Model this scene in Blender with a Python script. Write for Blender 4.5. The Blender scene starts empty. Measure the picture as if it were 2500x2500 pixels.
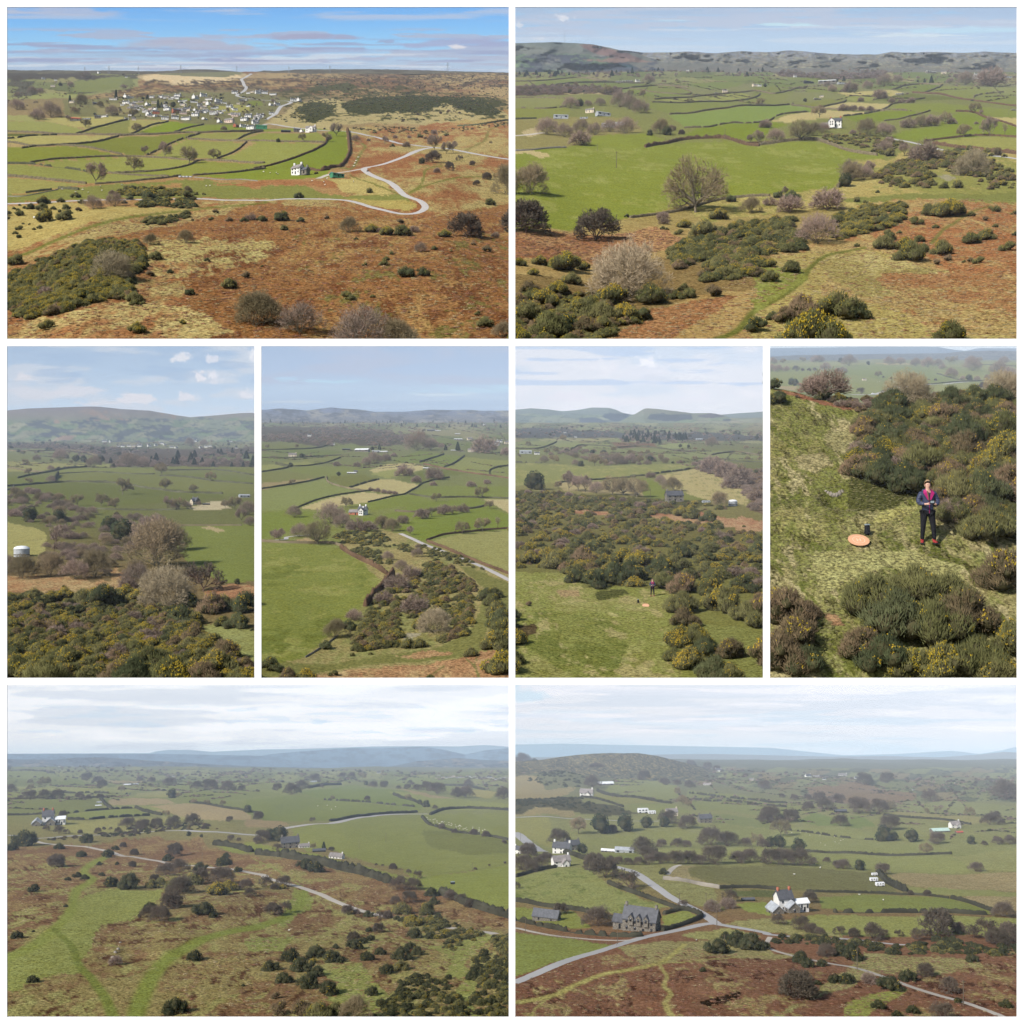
import bpy,bmesh,math,random
import numpy as np
from mathutils import Vector,Matrix,Euler
random.seed(11)
rng=np.random.default_rng(7)
SC=bpy.context.scene
COL=SC.collection
# ---------------------------------------------------------------- camera
K=0.42/1250.0                       # tangent of one photograph pixel (2500 px wide) from the optical axis
cam=bpy.data.cameras.new('camera')
camo=bpy.data.objects.new('camera',cam);COL.objects.link(camo)
camo.location=(0,0,0);camo.rotation_euler=(math.radians(90),0,0)
cam.sensor_fit = 'HORIZONTAL';cam.angle=2*math.atan(0.42)
cam.clip_start=0.1;cam.clip_end=120000
SC.camera=camo
# ---------------------------------------------------------------- sky light, sun, exposure
SUN=Vector((-0.60,-0.55,0.62)).normalized()
w=bpy.data.worlds.new('World');SC.world=w;w.use_nodes=True
nt=w.node_tree;nt.nodes.clear()
st=nt.nodes.new('ShaderNodeTexSky');st.sky_type = 'NISHITA';st.sun_disc=False
st.sun_elevation=math.asin(SUN.z);st.sun_rotation=math.atan2(SUN.x,SUN.y)
st.air_density=1.0;st.dust_density=1.2
bg=nt.nodes.new('ShaderNodeBackground');bg.inputs['Strength'].default_value=0.11
wo=nt.nodes.new('ShaderNodeOutputWorld')
nt.links.new(st.outputs[0],bg.inputs[0]);nt.links.new(bg.outputs[0],wo.inputs[0])
sl=bpy.data.lights.new('sun','SUN');sl.energy=5.0;sl.angle=math.radians(0.6);sl.color=(1.0,0.955,0.89)
so=bpy.data.objects.new('sun',sl);COL.objects.link(so)
so.rotation_euler=SUN.to_track_quat('Z','Y').to_euler()
SC.view_settings.view_transform = 'Standard';SC.view_settings.look = 'None'
SC.view_settings.exposure=0.10;SC.view_settings.gamma=1.0
try: SC.view_settings.use_curve_mapping=False
except Exception: pass
SC.cycles.volume_bounces=0
SC.cycles.max_bounces=5;SC.cycles.diffuse_bounces=2;SC.cycles.transparent_max_bounces=12
# ---------------------------------------------------------------- small helpers
def s2l(c):
 c=np.asarray(c,float)/255.0
 return np.where(c<=.04045,c/12.92,((c+.055)/1.055)**2.4)
def tag(o,label=None,cat=None,group=None,kind=None):
 if label: o['label']=label
 if cat: o['category']=cat
 if group: o['group']=group
 if kind: o['kind']=kind
 return o
def empty(name,loc=(0,0,0),rz=0,sc=1):
 o=bpy.data.objects.new(name,None);COL.objects.link(o)
 o.location=loc;o.rotation_euler=(0,0,rz);o.scale=(sc,sc,sc)
 o.empty_display_size=.2
 return o
def mesh_np(name,V,F,mats,col=None,rough=None,smooth=False,mi=None):
 """numpy mesh: V (n,3), F (m,3|4)"""
 me=bpy.data.meshes.new(name)
 V=np.ascontiguousarray(V,np.float32);F=np.ascontiguousarray(F,np.int32)
 m,k=F.shape
 me.vertices.add(len(V));me.vertices.foreach_set('co',V.ravel())
 me.loops.add(m*k);me.loops.foreach_set('vertex_index',F.ravel())
 me.polygons.add(m);me.polygons.foreach_set('loop_start',np.arange(0,m*k,k,dtype=np.int32))
 try: me.polygons.foreach_set('loop_total',np.full(m,k,np.int32))
 except Exception: pass
 for mt in (mats if isinstance(mats,(list,tuple)) else [mats]): me.materials.append(mt)
 if mi is not None: me.polygons.foreach_set('material_index',np.ascontiguousarray(mi,np.int32))
 if smooth: me.polygons.foreach_set('use_smooth',np.ones(m,bool))
 me.update(calc_edges=True)
 if col is not None:
  a=me.attributes.new('Col','FLOAT_COLOR','POINT')
  c4=np.ones((len(V),4),np.float32);c4[:,:3]=col
  a.data.foreach_set('color',c4.ravel())
 if rough is not None:
  a=me.attributes.new('rough','FLOAT','POINT');a.data.foreach_set('value',np.ascontiguousarray(rough,np.float32))
 return me
def link(name,me,parent=None,loc=None):
 o=bpy.data.objects.new(name,me);COL.objects.link(o)
 if parent: o.parent=parent
 if loc is not None: o.location=loc
 return o
def copy_tree(o,parent=None):
 c=o.copy();COL.objects.link(c);c.parent=parent
 for ch in list(KIDS.get(o.name,())) : copy_tree(ch,c)
 return c
KIDS={}
# ---- value noise in numpy
_T=rng.random((256,256))
def vn(x,y):
 xi=np.floor(x).astype(int);yi=np.floor(y).astype(int);fx=x-xi;fy=y-yi
 fx=fx*fx*(3-2*fx);fy=fy*fy*(3-2*fy)
 a=_T[xi & 255,yi & 255];b=_T[(xi+1) & 255,yi & 255];c=_T[xi & 255,(yi+1) & 255];d=_T[(xi+1) & 255,(yi+1) & 255]
 return (a*(1-fx)+b*fx)*(1-fy)+(c*(1-fx)+d*fx)*fy
def fbm(x,y,o=4,seed=0):
 x=np.asarray(x,float)+seed*17.3;y=np.asarray(y,float)+seed*9.7
 s=0;a=.5;t=0
 for i in range(o):
  s=s+a*vn(x,y);t+=a;a*=.5;x=x*2.03+11.1;y=y*2.03+5.7
 return s/t                          # about 0.2..0.8
def sm(x,a,b):
 t=np.clip((x-a)/(b-a+1e-9),0,1);return t*t*(3-2*t)
# ---- polygon / polyline fields
def inpoly(U,V,P):
 P=np.asarray(P,float);r=np.zeros(U.shape,bool);n=len(P);j=n-1
 for i in range(n):
  x1,y1=P[i];x2,y2=P[j]
  if y1 != y2:
   r ^= ((y1>V) != (y2>V)) & (U<(x2-x1)*(V-y1)/(y2-y1)+x1)
  j=i
 return r
def dseg(U,V,P,ay=1.0):
 """distance to polyline (v stretched by ay) """
 D=np.full(U.shape,1e9);P=np.asarray(P,float)
 for i in range(len(P)-1):
  x1,y1=P[i];x2,y2=P[i+1];dx=x2-x1;dy=(y2-y1)*ay;L=dx*dx+dy*dy+1e-9
  t=np.clip(((U-x1)*dx+(V-y1)*ay*dy)/L,0,1)
  D=np.minimum(D,np.hypot(U-x1-t*dx,(V-y1)*ay-t*dy))
 return D
def spline(P,n=8):
 P=[tuple(map(float,p)) for p in P]
 if len(P)<3: return P
 Q=[P[0]]+P+[P[-1]];out=[]
 for i in range(1,len(Q)-2):
  p0,p1,p2,p3=(np.array(q) for q in Q[i-1:i+3])
  for k in range(n):
   t=k/n
   out.append(tuple(.5*((2*p1)+(-p0+p2)*t+(2*p0-5*p1+4*p2-p3)*t*t+(-p0+3*p1-3*p2+p3)*t**3)))
 out.append(P[-1]);return out
# ---------------------------------------------------------------- materials
def newmat(name):
 m=bpy.data.materials.new(name);m.use_nodes=True;nt=m.node_tree;nt.nodes.clear()
 out=nt.nodes.new('ShaderNodeOutputMaterial');return m,nt,out
def mat_ground(name,S):
 """ground sheet: the colour of each field, track and heath patch is an attribute; S = metres of one tuft"""
 m,nt,out=newmat(name);N=nt.nodes;L=nt.links
 b=N.new('ShaderNodeBsdfDiffuse')
 at=N.new('ShaderNodeAttribute');at.attribute_name = 'Col'
 ar=N.new('ShaderNodeAttribute');ar.attribute_name = 'rough'
 tc=N.new('ShaderNodeTexCoord')
 def noise(sc,det,dist=0):
  n=N.new('ShaderNodeTexNoise');n.inputs['Scale'].default_value=sc;n.inputs['Detail'].default_value=det
  n.inputs['Roughness'].default_value=.72;n.inputs['Distortion'].default_value=dist
  L.new(tc.outputs['Object'],n.inputs['Vector']);return n
 n1=noise(1.0/S,6,.3);n2=noise(.16/S,6)
 def math_(op,a,b_,c=None):
  n=N.new('ShaderNodeMath');n.operation=op
  for i,x in enumerate((a,b_,c)):
   if x is None: continue
   if isinstance(x,(int,float)): n.inputs[i].default_value=x
   else: L.new(x,n.inputs[i])
  return n.outputs[0]
 c1=math_("MULTIPLY_ADD",n1.outputs[0],5.0,-2.5)           # about -1..1
 c2=math_('MULTIPLY_ADD',n2.outputs[0],2.2,-1.1)
 amp=math_('MULTIPLY_ADD',ar.outputs['Fac'],.95,.36)
 k=math_('MULTIPLY_ADD',math_('ADD',math_('MULTIPLY',c1,.75),math_('MULTIPLY',c2,.35)),1.0,0)
 k=math_('ADD',math_('MULTIPLY',k,amp),1.0)
 k=math_('MAXIMUM',k,.12)
 mx=N.new('ShaderNodeVectorMath');mx.operation = 'SCALE';L.new(at.outputs['Color'],mx.inputs[0]);L.new(k,mx.inputs['Scale'])
 hs=N.new('ShaderNodeHueSaturation');L.new(mx.outputs[0],hs.inputs['Color'])
 L.new(math_('MULTIPLY_ADD',c2,.02,.5),hs.inputs['Hue']);L.new(math_('MULTIPLY_ADD',c2,-.12,1.0),hs.inputs['Saturation'])
 L.new(hs.outputs[0],b.inputs['Color'])
 bp=N.new('ShaderNodeBump');bp.inputs['Distance'].default_value=S*.55
 L.new(math_('MULTIPLY_ADD',ar.outputs['Fac'],1.1,.14),bp.inputs['Strength']);L.new(n1.outputs[0],bp.inputs['Height'])
 L.new(bp.outputs[0],b.inputs['Normal']);L.new(b.outputs[0],out.inputs[0])
 return m
def mat_sky(name,gain=1.0):
 m,nt,out=newmat(name);at=nt.nodes.new('ShaderNodeAttribute');at.attribute_name = 'Col'
 e=nt.nodes.new('ShaderNodeEmission');nt.links.new(at.outputs['Color'],e.inputs[0]);e.inputs[1].default_value=gain
 nt.links.new(e.outputs[0],out.inputs[0]);return m
def mat(name,rgb,var=.25,scale=3.0,rough=.9,spec=.2,bump=0.0,trans=0.0,metal=0.0,inst=0.0,lin=True):
 """plain procedural material: colour with noise, optional bump / light through leaves / tone that differs from copy to copy"""
 m,nt,out=newmat(name);N=nt.nodes;L=nt.links
 b=N.new('ShaderNodeBsdfPrincipled');b.inputs['Roughness'].default_value=rough
 b.inputs['Specular IOR Level'].default_value=spec;b.inputs['Metallic'].default_value=metal
 tc=N.new('ShaderNodeTexCoord');n=N.new('ShaderNodeTexNoise');n.inputs['Scale'].default_value=scale;n.inputs['Detail'].default_value=3
 L.new(tc.outputs['Object'],n.inputs['Vector'])
 r=N.new('ShaderNodeValToRGB');r.color_ramp.elements[0].position=.3;r.color_ramp.elements[1].position=.7
 c=np.array(rgb,float)
 r.color_ramp.elements[0].color=(*np.clip(c*(1-var),0,1),1);r.color_ramp.elements[1].color=(*np.clip(c*(1+var),0,1),1)
 L.new(n.outputs[0],r.inputs[0]);cs=r.outputs[0]
 if inst:
  oi=N.new('ShaderNodeObjectInfo');mr=N.new('ShaderNodeMapRange');L.new(oi.outputs['Random'],mr.inputs[0])
  mr.inputs['To Min'].default_value=1-inst;mr.inputs['To Max'].default_value=1+inst
  hs=N.new('ShaderNodeHueSaturation');L.new(cs,hs.inputs['Color']);L.new(mr.outputs[0],hs.inputs['Value'])
  mh=N.new('ShaderNodeMapRange');L.new(oi.outputs['Random'],mh.inputs[0]);mh.inputs['To Min'].default_value=.5+inst*.05;mh.inputs['To Max'].default_value=.5-inst*.05
  L.new(mh.outputs[0],hs.inputs['Hue']);cs=hs.outputs[0]
 L.new(cs,b.inputs['Base Color'])
 if bump:
  bp=N.new('ShaderNodeBump');bp.inputs['Strength'].default_value=bump;L.new(n.outputs[0],bp.inputs['Height']);L.new(bp.outputs[0],b.inputs['Normal'])
 if trans:
  t=N.new('ShaderNodeBsdfTranslucent');L.new(cs,t.inputs[0]);mx=N.new('ShaderNodeMixShader');mx.inputs[0].default_value=trans
  L.new(b.outputs[0],mx.inputs[1]);L.new(t.outputs[0],mx.inputs[2]);L.new(mx.outputs[0],out.inputs[0])
 else: L.new(b.outputs[0],out.inputs[0])
 return m
# ---------------------------------------------------------------- the eight views
class View: pass
VIEWS={}
def view(key,rect,D0,vv,where,hi=None,relief=1.0,tuft=1.0):
 """rect in photograph px; D0 = metres to the ground at the lower edge; the ground rises towards row vv"""
 s=View();s.key=key;s.rect=rect;s.D0=D0;s.vv=vv;s.where=where
 s.vb=rect[3]+8;s.relief=relief;s.tuft=tuft;VIEWS[key]=s;s.n=0
 s.bumps=[];s.lines=[];return s
def depth(s,v): return s.D0*(s.vb-s.vv)/(np.maximum(v,s.vv+4)-s.vv)
def relief(s,x,y):
 q=s.D0;u=1250+x/(K*y);extra=0
 if s.bumps:
  v=s.vv+s.D0*(s.vb-s.vv)/y
  for (bu,bv,ru,rv,h) in s.bumps: extra=extra+h*K*y*np.exp(-(((u-bu)/ru)**2+((v-bv)/rv)**2))
 e=sm(u,s.rect[0]-4,s.rect[0]+200)*(1-sm(u,s.rect[2]-200,s.rect[2]+4)) if s.D0 != 12 else 1.0
 return extra+e*(fbm(x/q*1.6,y/q*.9,3,s.n+3)-.5)*q*.045*s.relief + e*(fbm(x/q*7,y/q*4,3,s.n+5)-.5)*q*.010*s.relief
def at(s,u,v,lift=0.0):
 d=depth(s,v);x=(u-1250)*K*d;z=(1250-v)*K*d
 return np.stack([x,d+0*x,z+relief(s,x,d)+lift+0*x],-1)
def at1(s,u,v,lift=0.0): return Vector(at(s,np.array([float(u)]),np.array([float(v)]),lift)[0])
def pxm(s,v): return K*float(depth(s,np.array(float(v))))    # metres per photograph px at that row
def gridfaces(nv,nu):
 i=np.arange((nv-1)*nu).reshape(nv-1,nu)[:,:-1].ravel()
 return np.stack([i,i+nu,i+nu+1,i+1],1)
# ---------------------------------------------------------------- reading positions off enlarged parts of the photograph
OX={'a': 0,'b': 620,'c': 1240,'d': 1860};OY={'1': 0,'2': 410,'3': 830,'4': 1240,'5': 1660,'6': 2070}
ZF=3.01875
def pts(t):
 ox=oy=0;out=[];buf=[]
 for w_ in t.split():
  if w_[0] in 'abcd' and len(w_)==2 and w_[1] in OY: ox,oy=OX[w_[0]],OY[w_[1]]
  elif w_[0] == 'p': ox=oy=None
  else:
   buf.append(float(w_))
   if len(buf)==2:
    out.append((ox+buf[0]/ZF,oy+buf[1]/ZF) if ox is not None else tuple(buf));buf=[]
 return out
RUSSET=(172,112,78);STRAW=(196,172,122)
LF=1.25                                # light on open ground, used to turn picture tones into surface colours
SAT={1.52: .98,1.38: .88,1.04: .86,1.56: .86}
LFV={5200: 1.52,280: 1.38,12: 1.04,'p6': 1.56}
HS=1
def alb(c):
 """picture tone (sRGB) of a surface in full sun -> its own colour; far hills keep their haze blue"""
 r,g,b=c;d=max(0,g-r)*HS;q=s2l((r+.52*d,g-.20*d,b*(1-(.20 if LF==1.04 else .12)*HS)))/LF;m=float(q @ np.array([.3,.59,.11]));return m+(q-m)*SAT.get(LF,.9)
def paint(s,U,V,ops):
 global LF,HS
 LF=LFV.get(s.key,LFV[s.D0]);n=U.shape;C=np.zeros(n+(3,));R=np.zeros(n)
 X=(U-1250)*K*depth(s,V)/s.D0;Y=depth(s,V)/s.D0
 HS=1
 if V.min()<s.vv+30 and s.vv>0: X=(U-1250)/700;Y=V/90;HS=0  # far hills: blue of the haze stays in the surface colour
 W1=fbm(U/40,V/16,3,1)-.5;W2=fbm(U/40,V/16,3,2)-.5;w1=fbm(U/9,V/5,3,4)-.5;w2=fbm(U/9,V/5,3,8)-.5
 for op in ops:
  k=op[0]
  if k == 'all': C[:]=alb(op[1]);R[:]=op[2];continue
  if k == 'grad':                       # slow change of tone over the rows (dry hilltops, lush valleys, haze painted on far hills)
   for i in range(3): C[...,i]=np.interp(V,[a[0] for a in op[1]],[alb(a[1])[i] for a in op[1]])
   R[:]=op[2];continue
  P=pts(op[-1]) if op[-1] else None
  if k == 'line':
   _,c,r,w0,w1_,_t=op
   P=spline(P,6);s.lines.append((P,w0,w1_));D=np.full(n,1e9);a=len(P)
   for i in range(a-1):
    wd=w0+(w1_-w0)*i/max(a-2,1);D=np.minimum(D,dseg(U+w1*5,V+w2*3,P[i:i+2],2.2)/wd)
   m=1-sm(D,.35,1.0)
  else:
   wr=op[3] if k in ('poly',) else 9
   if P is None: m=np.ones(n)
   else:
    Uw=U+(W1*wr*4+w1*wr*1.2);Vw=V+(W2*wr*1.6+w2*wr*.6)
    m=inpoly(Uw,Vw,P).astype(float)
  if k in ('poly','line'): c=alb(op[1]);r=op[2];mm=m[...,None];C=C*(1-mm)+c*mm;R=R*(1-m)+r*m
  elif k == 'mix':                      # ('mix', c1, c2, rough, freq, bias, pts): two covers grown through each other
   _,c1,c2,r,f,bias,_t=op
   q=fbm(X*f,Y*f*.45,5,s.n+9)+.55*(fbm(X*f*6,Y*f*2.6,4,s.n)-.5)+.35*(fbm(X*f*24,Y*f*9,2,s.n+2)-.5);q=sm(q,bias-.16,bias+.16)
   c=alb(c1)*(1-q[...,None])+alb(c2)*q[...,None];mm=m[...,None];C=C*(1-mm)+c*mm;R=R*(1-m)+r*m
  elif k == 'speck':                    # ('speck', c, rough, freq, thr, pts): scattered patches of another cover
   _,c,r,f,th,_t=op
   q=sm(fbm(X*f,Y*f*.45,4,s.n+21)*.62+fbm(X*f*4.5,Y*f*2.0,3,s.n+4)*.38,th-.02,th+.05)*m;mm=q[...,None];C=C*(1-mm)+alb(c)*mm;R=R*(1-q)+r*q
  elif k == 'mosaic':                   # ('mosaic', [colours], cell, pts): far patchwork of fields
   _,cs,cell,_t=op
   ang=.35;a=(U+W1*30)*math.cos(ang)/cell+(V+W2*8)*math.sin(ang)*5/cell;b=-(U)*math.sin(ang)*.6/cell+(V+W1*8)*5/cell*.8
   ia=np.floor(a+1.7*vn(np.floor(b)*3.1,b*0)).astype(int);ib=np.floor(b).astype(int)
   hsh=(ia*73856093 ^ ib*19349663) & 0xffff;idx=hsh % len(cs)
   pal=np.array([alb(x) for x in cs]);c=pal[idx]*(0.9+.2*((hsh//7) % 10)/10)[...,None]
   ed=(np.minimum((a-np.floor(a)),1)*cell<2.0) | (((b-np.floor(b))*cell/4)<.8)
   c=np.where(ed[...,None],c*.38,c);mm=m[...,None];C=C*(1-mm)+c*mm;R=R*(1-m)+.3*m
  elif k == 'stripes':                  # ('stripes', c, pitch, slope, pts)
   _,c,pit,slope,_t=op
   q=sm(np.sin((U+V*slope)/pit*6.283),0,.8)*m*.6;mm=q[...,None];C=C*(1-mm)+alb(c)*mm
 return C,R
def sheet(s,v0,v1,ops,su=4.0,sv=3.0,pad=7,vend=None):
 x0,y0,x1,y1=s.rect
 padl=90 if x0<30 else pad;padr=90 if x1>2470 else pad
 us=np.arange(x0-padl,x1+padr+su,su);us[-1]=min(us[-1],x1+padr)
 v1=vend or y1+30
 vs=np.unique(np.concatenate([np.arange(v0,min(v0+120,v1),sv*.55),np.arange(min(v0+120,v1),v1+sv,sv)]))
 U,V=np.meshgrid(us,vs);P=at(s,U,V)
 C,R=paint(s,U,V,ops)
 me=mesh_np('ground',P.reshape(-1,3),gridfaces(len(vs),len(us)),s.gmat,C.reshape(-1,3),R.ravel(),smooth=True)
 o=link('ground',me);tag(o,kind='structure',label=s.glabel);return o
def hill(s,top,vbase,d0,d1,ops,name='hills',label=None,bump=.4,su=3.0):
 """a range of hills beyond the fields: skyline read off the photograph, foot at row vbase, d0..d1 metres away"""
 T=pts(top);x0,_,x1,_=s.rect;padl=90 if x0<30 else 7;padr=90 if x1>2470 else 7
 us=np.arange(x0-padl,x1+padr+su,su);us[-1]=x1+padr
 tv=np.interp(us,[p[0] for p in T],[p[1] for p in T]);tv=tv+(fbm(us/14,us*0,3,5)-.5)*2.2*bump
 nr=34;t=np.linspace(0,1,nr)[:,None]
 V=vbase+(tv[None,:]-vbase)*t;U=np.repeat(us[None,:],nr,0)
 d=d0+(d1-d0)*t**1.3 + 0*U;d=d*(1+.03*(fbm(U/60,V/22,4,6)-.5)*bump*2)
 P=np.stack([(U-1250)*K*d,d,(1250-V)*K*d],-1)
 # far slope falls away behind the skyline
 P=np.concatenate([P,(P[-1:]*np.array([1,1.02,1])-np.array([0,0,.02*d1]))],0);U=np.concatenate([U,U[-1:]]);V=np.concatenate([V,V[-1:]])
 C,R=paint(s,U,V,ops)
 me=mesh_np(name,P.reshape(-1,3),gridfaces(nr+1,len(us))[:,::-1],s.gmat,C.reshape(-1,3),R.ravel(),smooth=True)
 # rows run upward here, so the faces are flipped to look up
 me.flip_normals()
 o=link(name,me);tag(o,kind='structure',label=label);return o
def sky(s,stops,layers,blobs,dist,vbot,gain):
 x0,y0,x1,y1=s.rect;su=3.0
 pl=95 if x0<30 else 8;pr=95 if x1>2470 else 8;pt=90 if y0<30 else 8
 us=np.arange(x0-pl,x1+pr+su,su);us[-1]=x1+pr;vs=np.arange(y0-pt,vbot,2.5)
 U,V=np.meshgrid(us,vs);C=np.zeros(U.shape+(3,))
 for i in range(3): C[...,i]=np.interp(V,[a[0] for a in stops],[s2l(a[1])[i] for a in stops])
 for (c,a,fu,fv,th,so_,va,vb_,sd) in layers:
  q=sm(fbm(U/fu+.5*fbm(U/fu*2,V/fv,2,sd),V/fv,5,sd),th,th+so_)*a
  q=q*sm(V,va-14,va)*(1-sm(V,vb_,vb_+14));C=C*(1-q[...,None])+s2l(c)*q[...,None]
 for (u,v,ru,rv,c,a) in blobs:
  n=fbm(U/(ru*.35),V/(rv*.6),4,int(u) % 50);r=np.hypot((U-u)/ru,(V-v)/rv*np.where(V>v,1.5,.9))+(n-.5)*1.5
  q=(1-sm(r,.45,1.0))*a;C=C*(1-q[...,None])+s2l(c)*q[...,None]
 d=dist;P=np.stack([(U-1250)*K*d,d+0*U,(1250-V)*K*d],-1)
 me=mesh_np('sky',P.reshape(-1,3),gridfaces(len(vs),len(us)),s.skymat,C.reshape(-1,3),smooth=True)
 o=link('sky',me);tag(o,kind='structure',label=s.slabel);return o
def haze(v0,v1,d0,d1,dens,col,aniso=.3):
 """closed body of pale air round one row of landscapes; the sky stands beyond it"""
 V=[]
 for d in (d0,d1):
  for u,v in ((-110,v1),(2610,v1),(2610,v0),(-110,v0)): V.append(((u-1250)*K*d,d,(1250-v)*K*d))
 F=[(0,1,2,3),(7,6,5,4),(0,4,5,1),(1,5,6,2),(2,6,7,3),(3,7,4,0)]
 m,nt,out=newmat('haze_air');p=nt.nodes.new('ShaderNodeVolumePrincipled')
 p.inputs['Density'].default_value=dens;p.inputs['Color'].default_value=(*col,1);p.inputs['Anisotropy'].default_value=aniso
 nt.links.new(p.outputs[0],out.inputs['Volume'])
 me=bpy.data.meshes.new('haze');me.from_pydata(V,[],F);me.materials.append(m);me.update()
 o=link('haze',me);tag(o,kind='stuff',label='pale blue haze lying over the far valleys and hills');return o
def board():
 R=list({v.rect for v in VIEWS.values()})
 d=5.0;th=.004
 xs=sorted({0,2500,*[r[0] for r in R],*[r[2] for r in R]});ys=sorted({0,2500,*[r[1] for r in R],*[r[3] for r in R]})
 bm=bmesh.new();cache={}
 ext=30
 def X(u): return (u-1250)*K*d
 def Z(v): return (1250-v)*K*d
 def vtx(u,v,k):
  u=-ext if u==0 else 2500+ext if u==2500 else u;v=-ext if v==0 else 2500+ext if v==2500 else v
  key=(u,v,k)
  if key not in cache: cache[key]=bm.verts.new((X(u),d+k*th,Z(v)))
  return cache[key]
 def hole(u,v): return any(r[0]<u<r[2] and r[1]<v<r[3] for r in R)
 nx,ny=len(xs)-1,len(ys)-1
 solid=[[not hole((xs[i]+xs[i+1])/2,(ys[j]+ys[j+1])/2) for j in range(ny)] for i in range(nx)]
 for i in range(nx):
  for j in range(ny):
   if not solid[i][j]: continue
   a,b,c,e=xs[i],xs[i+1],ys[j],ys[j+1]
   bm.faces.new([vtx(a,e,0),vtx(b,e,0),vtx(b,c,0),vtx(a,c,0)])
   bm.faces.new([vtx(a,c,1),vtx(b,c,1),vtx(b,e,1),vtx(a,e,1)])
   for (di,dj,p,q) in ((-1,0,(a,c),(a,e)),(1,0,(b,e),(b,c)),(0,-1,(b,c),(a,c)),(0,1,(a,e),(b,e))):
    ii,jj=i+di,j+dj
    if not (0<=ii<nx and 0<=jj<ny) or not solid[ii][jj]:
     bm.faces.new([vtx(*p,0),vtx(*p,1),vtx(*q,1),vtx(*q,0)])
 bmesh.ops.recalc_face_normals(bm,faces=bm.faces)
 me=bpy.data.meshes.new('mount_board');bm.to_mesh(me);bm.free();me.materials.append(mat('white_card',(.93,.93,.93),.01,8,.95,.1))
 o=link('mount_board',me);tag(o,'thin white mount board with eight rectangular openings in front of the landscapes','mount board');return o
# ---- the eight views, three rows that stand one behind another
view('p1',(17,17,1242,827),5200,92,'top left view')
view('p2',(1258,17,2483,827),5200,92,'top right view')
view('p3',(17,845,621,1655),280,1035,'first middle view',relief=.5)
view('p4',(638,845,1242,1655),280,985,'second middle view',relief=.4)
view('p5',(1258,845,1863,1655),280,985,'third middle view',relief=.5)
view('p6',(1880,845,2483,1655),280,-467,'fourth middle view',relief=.7)
view('p6f',(1880,845,2483,1655),280,820,'fourth middle view')
view('p7',(17,1672,1242,2483),12,1822,'bottom left view')
view('p8',(1258,1672,2483,2483),12,1800,'bottom right view')
for i,v_ in enumerate(VIEWS.values()):
 v_.n=i+1;v_.gmat=mat_ground('ground_'+v_.key,v_.D0*.0032);v_.skymat=mat_sky('sky_'+v_.key,{'p1': 1.0,'p2': 1.02,'p3': 1.12,'p4': 1.08,'p5': 1.22,'p6f': 1.15,'p7': 1.45,'p8': 1.35}.get(v_.key,1))
 v_.glabel=None;v_.slabel=None
board()
# ---------------------------------------------------------------- prototypes (unit height, base at 0); copies share their meshes
HID=bpy.data.collections.new('prototypes')           # never linked to the scene: only its meshes are used
M={}
M['bark']=mat('grey_green_bark',(.15,.13,.09),.3,9,.95,.05,inst=.25)
M['bark_red']=mat('purple_brown_bark',(.15,.10,.078),.3,9,.95,.05,inst=.2)
M['twig']=mat('olive_twigs',(.26,.21,.125),.25,6,.95,.03,trans=.15,inst=.22)
M['twig_grey']=mat('grey_pink_twigs',(.29,.22,.175),.25,6,.95,.03,trans=.15,inst=.2)
M['twig_dark']=mat('dark_thorn_twigs',(.13,.105,.08),.25,6,.95,.03,trans=.1,inst=.2)
M['twig_pale']=mat('pale_straw_twigs',(.40,.33,.22),.25,6,.95,.03,trans=.15,inst=.15)
M['gorse']=mat('gorse_spines',(.122,.120,.045),.45,5,.8,.15,trans=.12,inst=.28)
M['gorse_dark']=mat('dark_gorse_spines',(.070,.080,.036),.45,5,.8,.15,trans=.12,inst=.25)
M['gorse_brown']=mat('withered_gorse',(.165,.120,.070),.45,5,.9,.1,trans=.12,inst=.25)
M['flower']=mat('gorse_flowers',(.47,.34,.03),.3,14,.7,.1,trans=.25,inst=.15)
M['pine']=mat('conifer_needles',(.022,.036,.020),.4,6,.8,.1,trans=.1,inst=.2)
M['ivy']=mat('ivy_leaves',(.035,.048,.018),.4,8,.6,.25,trans=.1,inst=.2)
M['hedge']=mat('clipped_hedge',(.15,.125,.075),.4,.05,.9,.05,trans=.1,inst=.15)
M['hedge_d']=mat('dark_hedge',(.085,.085,.048),.4,.05,.9,.05,trans=.1,inst=.15)
M['hedge_r']=mat('brown_beech_hedge',(.12,.075,.045),.35,.05,.9,.05,trans=.1,inst=.1)
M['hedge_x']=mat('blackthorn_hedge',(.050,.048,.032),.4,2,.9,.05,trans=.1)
M['stone']=mat('dry_stone',(.20,.18,.15),.45,2,.9,.1,bump=.4)
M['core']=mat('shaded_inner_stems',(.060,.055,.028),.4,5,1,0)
r3=random.Random(5)
def frame_of(d):
 d=d.normalized();a=Vector((0,0,1)) if abs(d.z)<.9 else Vector((1,0,0));x=d.cross(a).normalized();return x,d.cross(x)
def tubes(segs,n=3):
 V=[];F=[];
 for a,b,ra,rb in segs:
  x,y=frame_of(b-a);k=len(V)
  for p,r in ((a,ra),(b,rb)):
   for i in range(n):
    t=6.283*i/n;V.append(p+x*(r*math.cos(t))+y*(r*math.sin(t)))
  for i in range(n): j=(i+1) % n;F.append((k+i,k+j,k+n+j,k+n+i))
 return V,F
def ribbons(segs,rnd):
 V=[];F=[]
 for a,b,ra,rb in segs:
  x,y=frame_of(b-a);t=rnd.random()*3.14;w_=x*math.cos(t)+y*math.sin(t);k=len(V)
  V+=[a-w_*ra,a+w_*ra,b+w_*rb,b-w_*rb];F.append((k,k+1,k+2,k+3))
 return V,F
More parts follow.
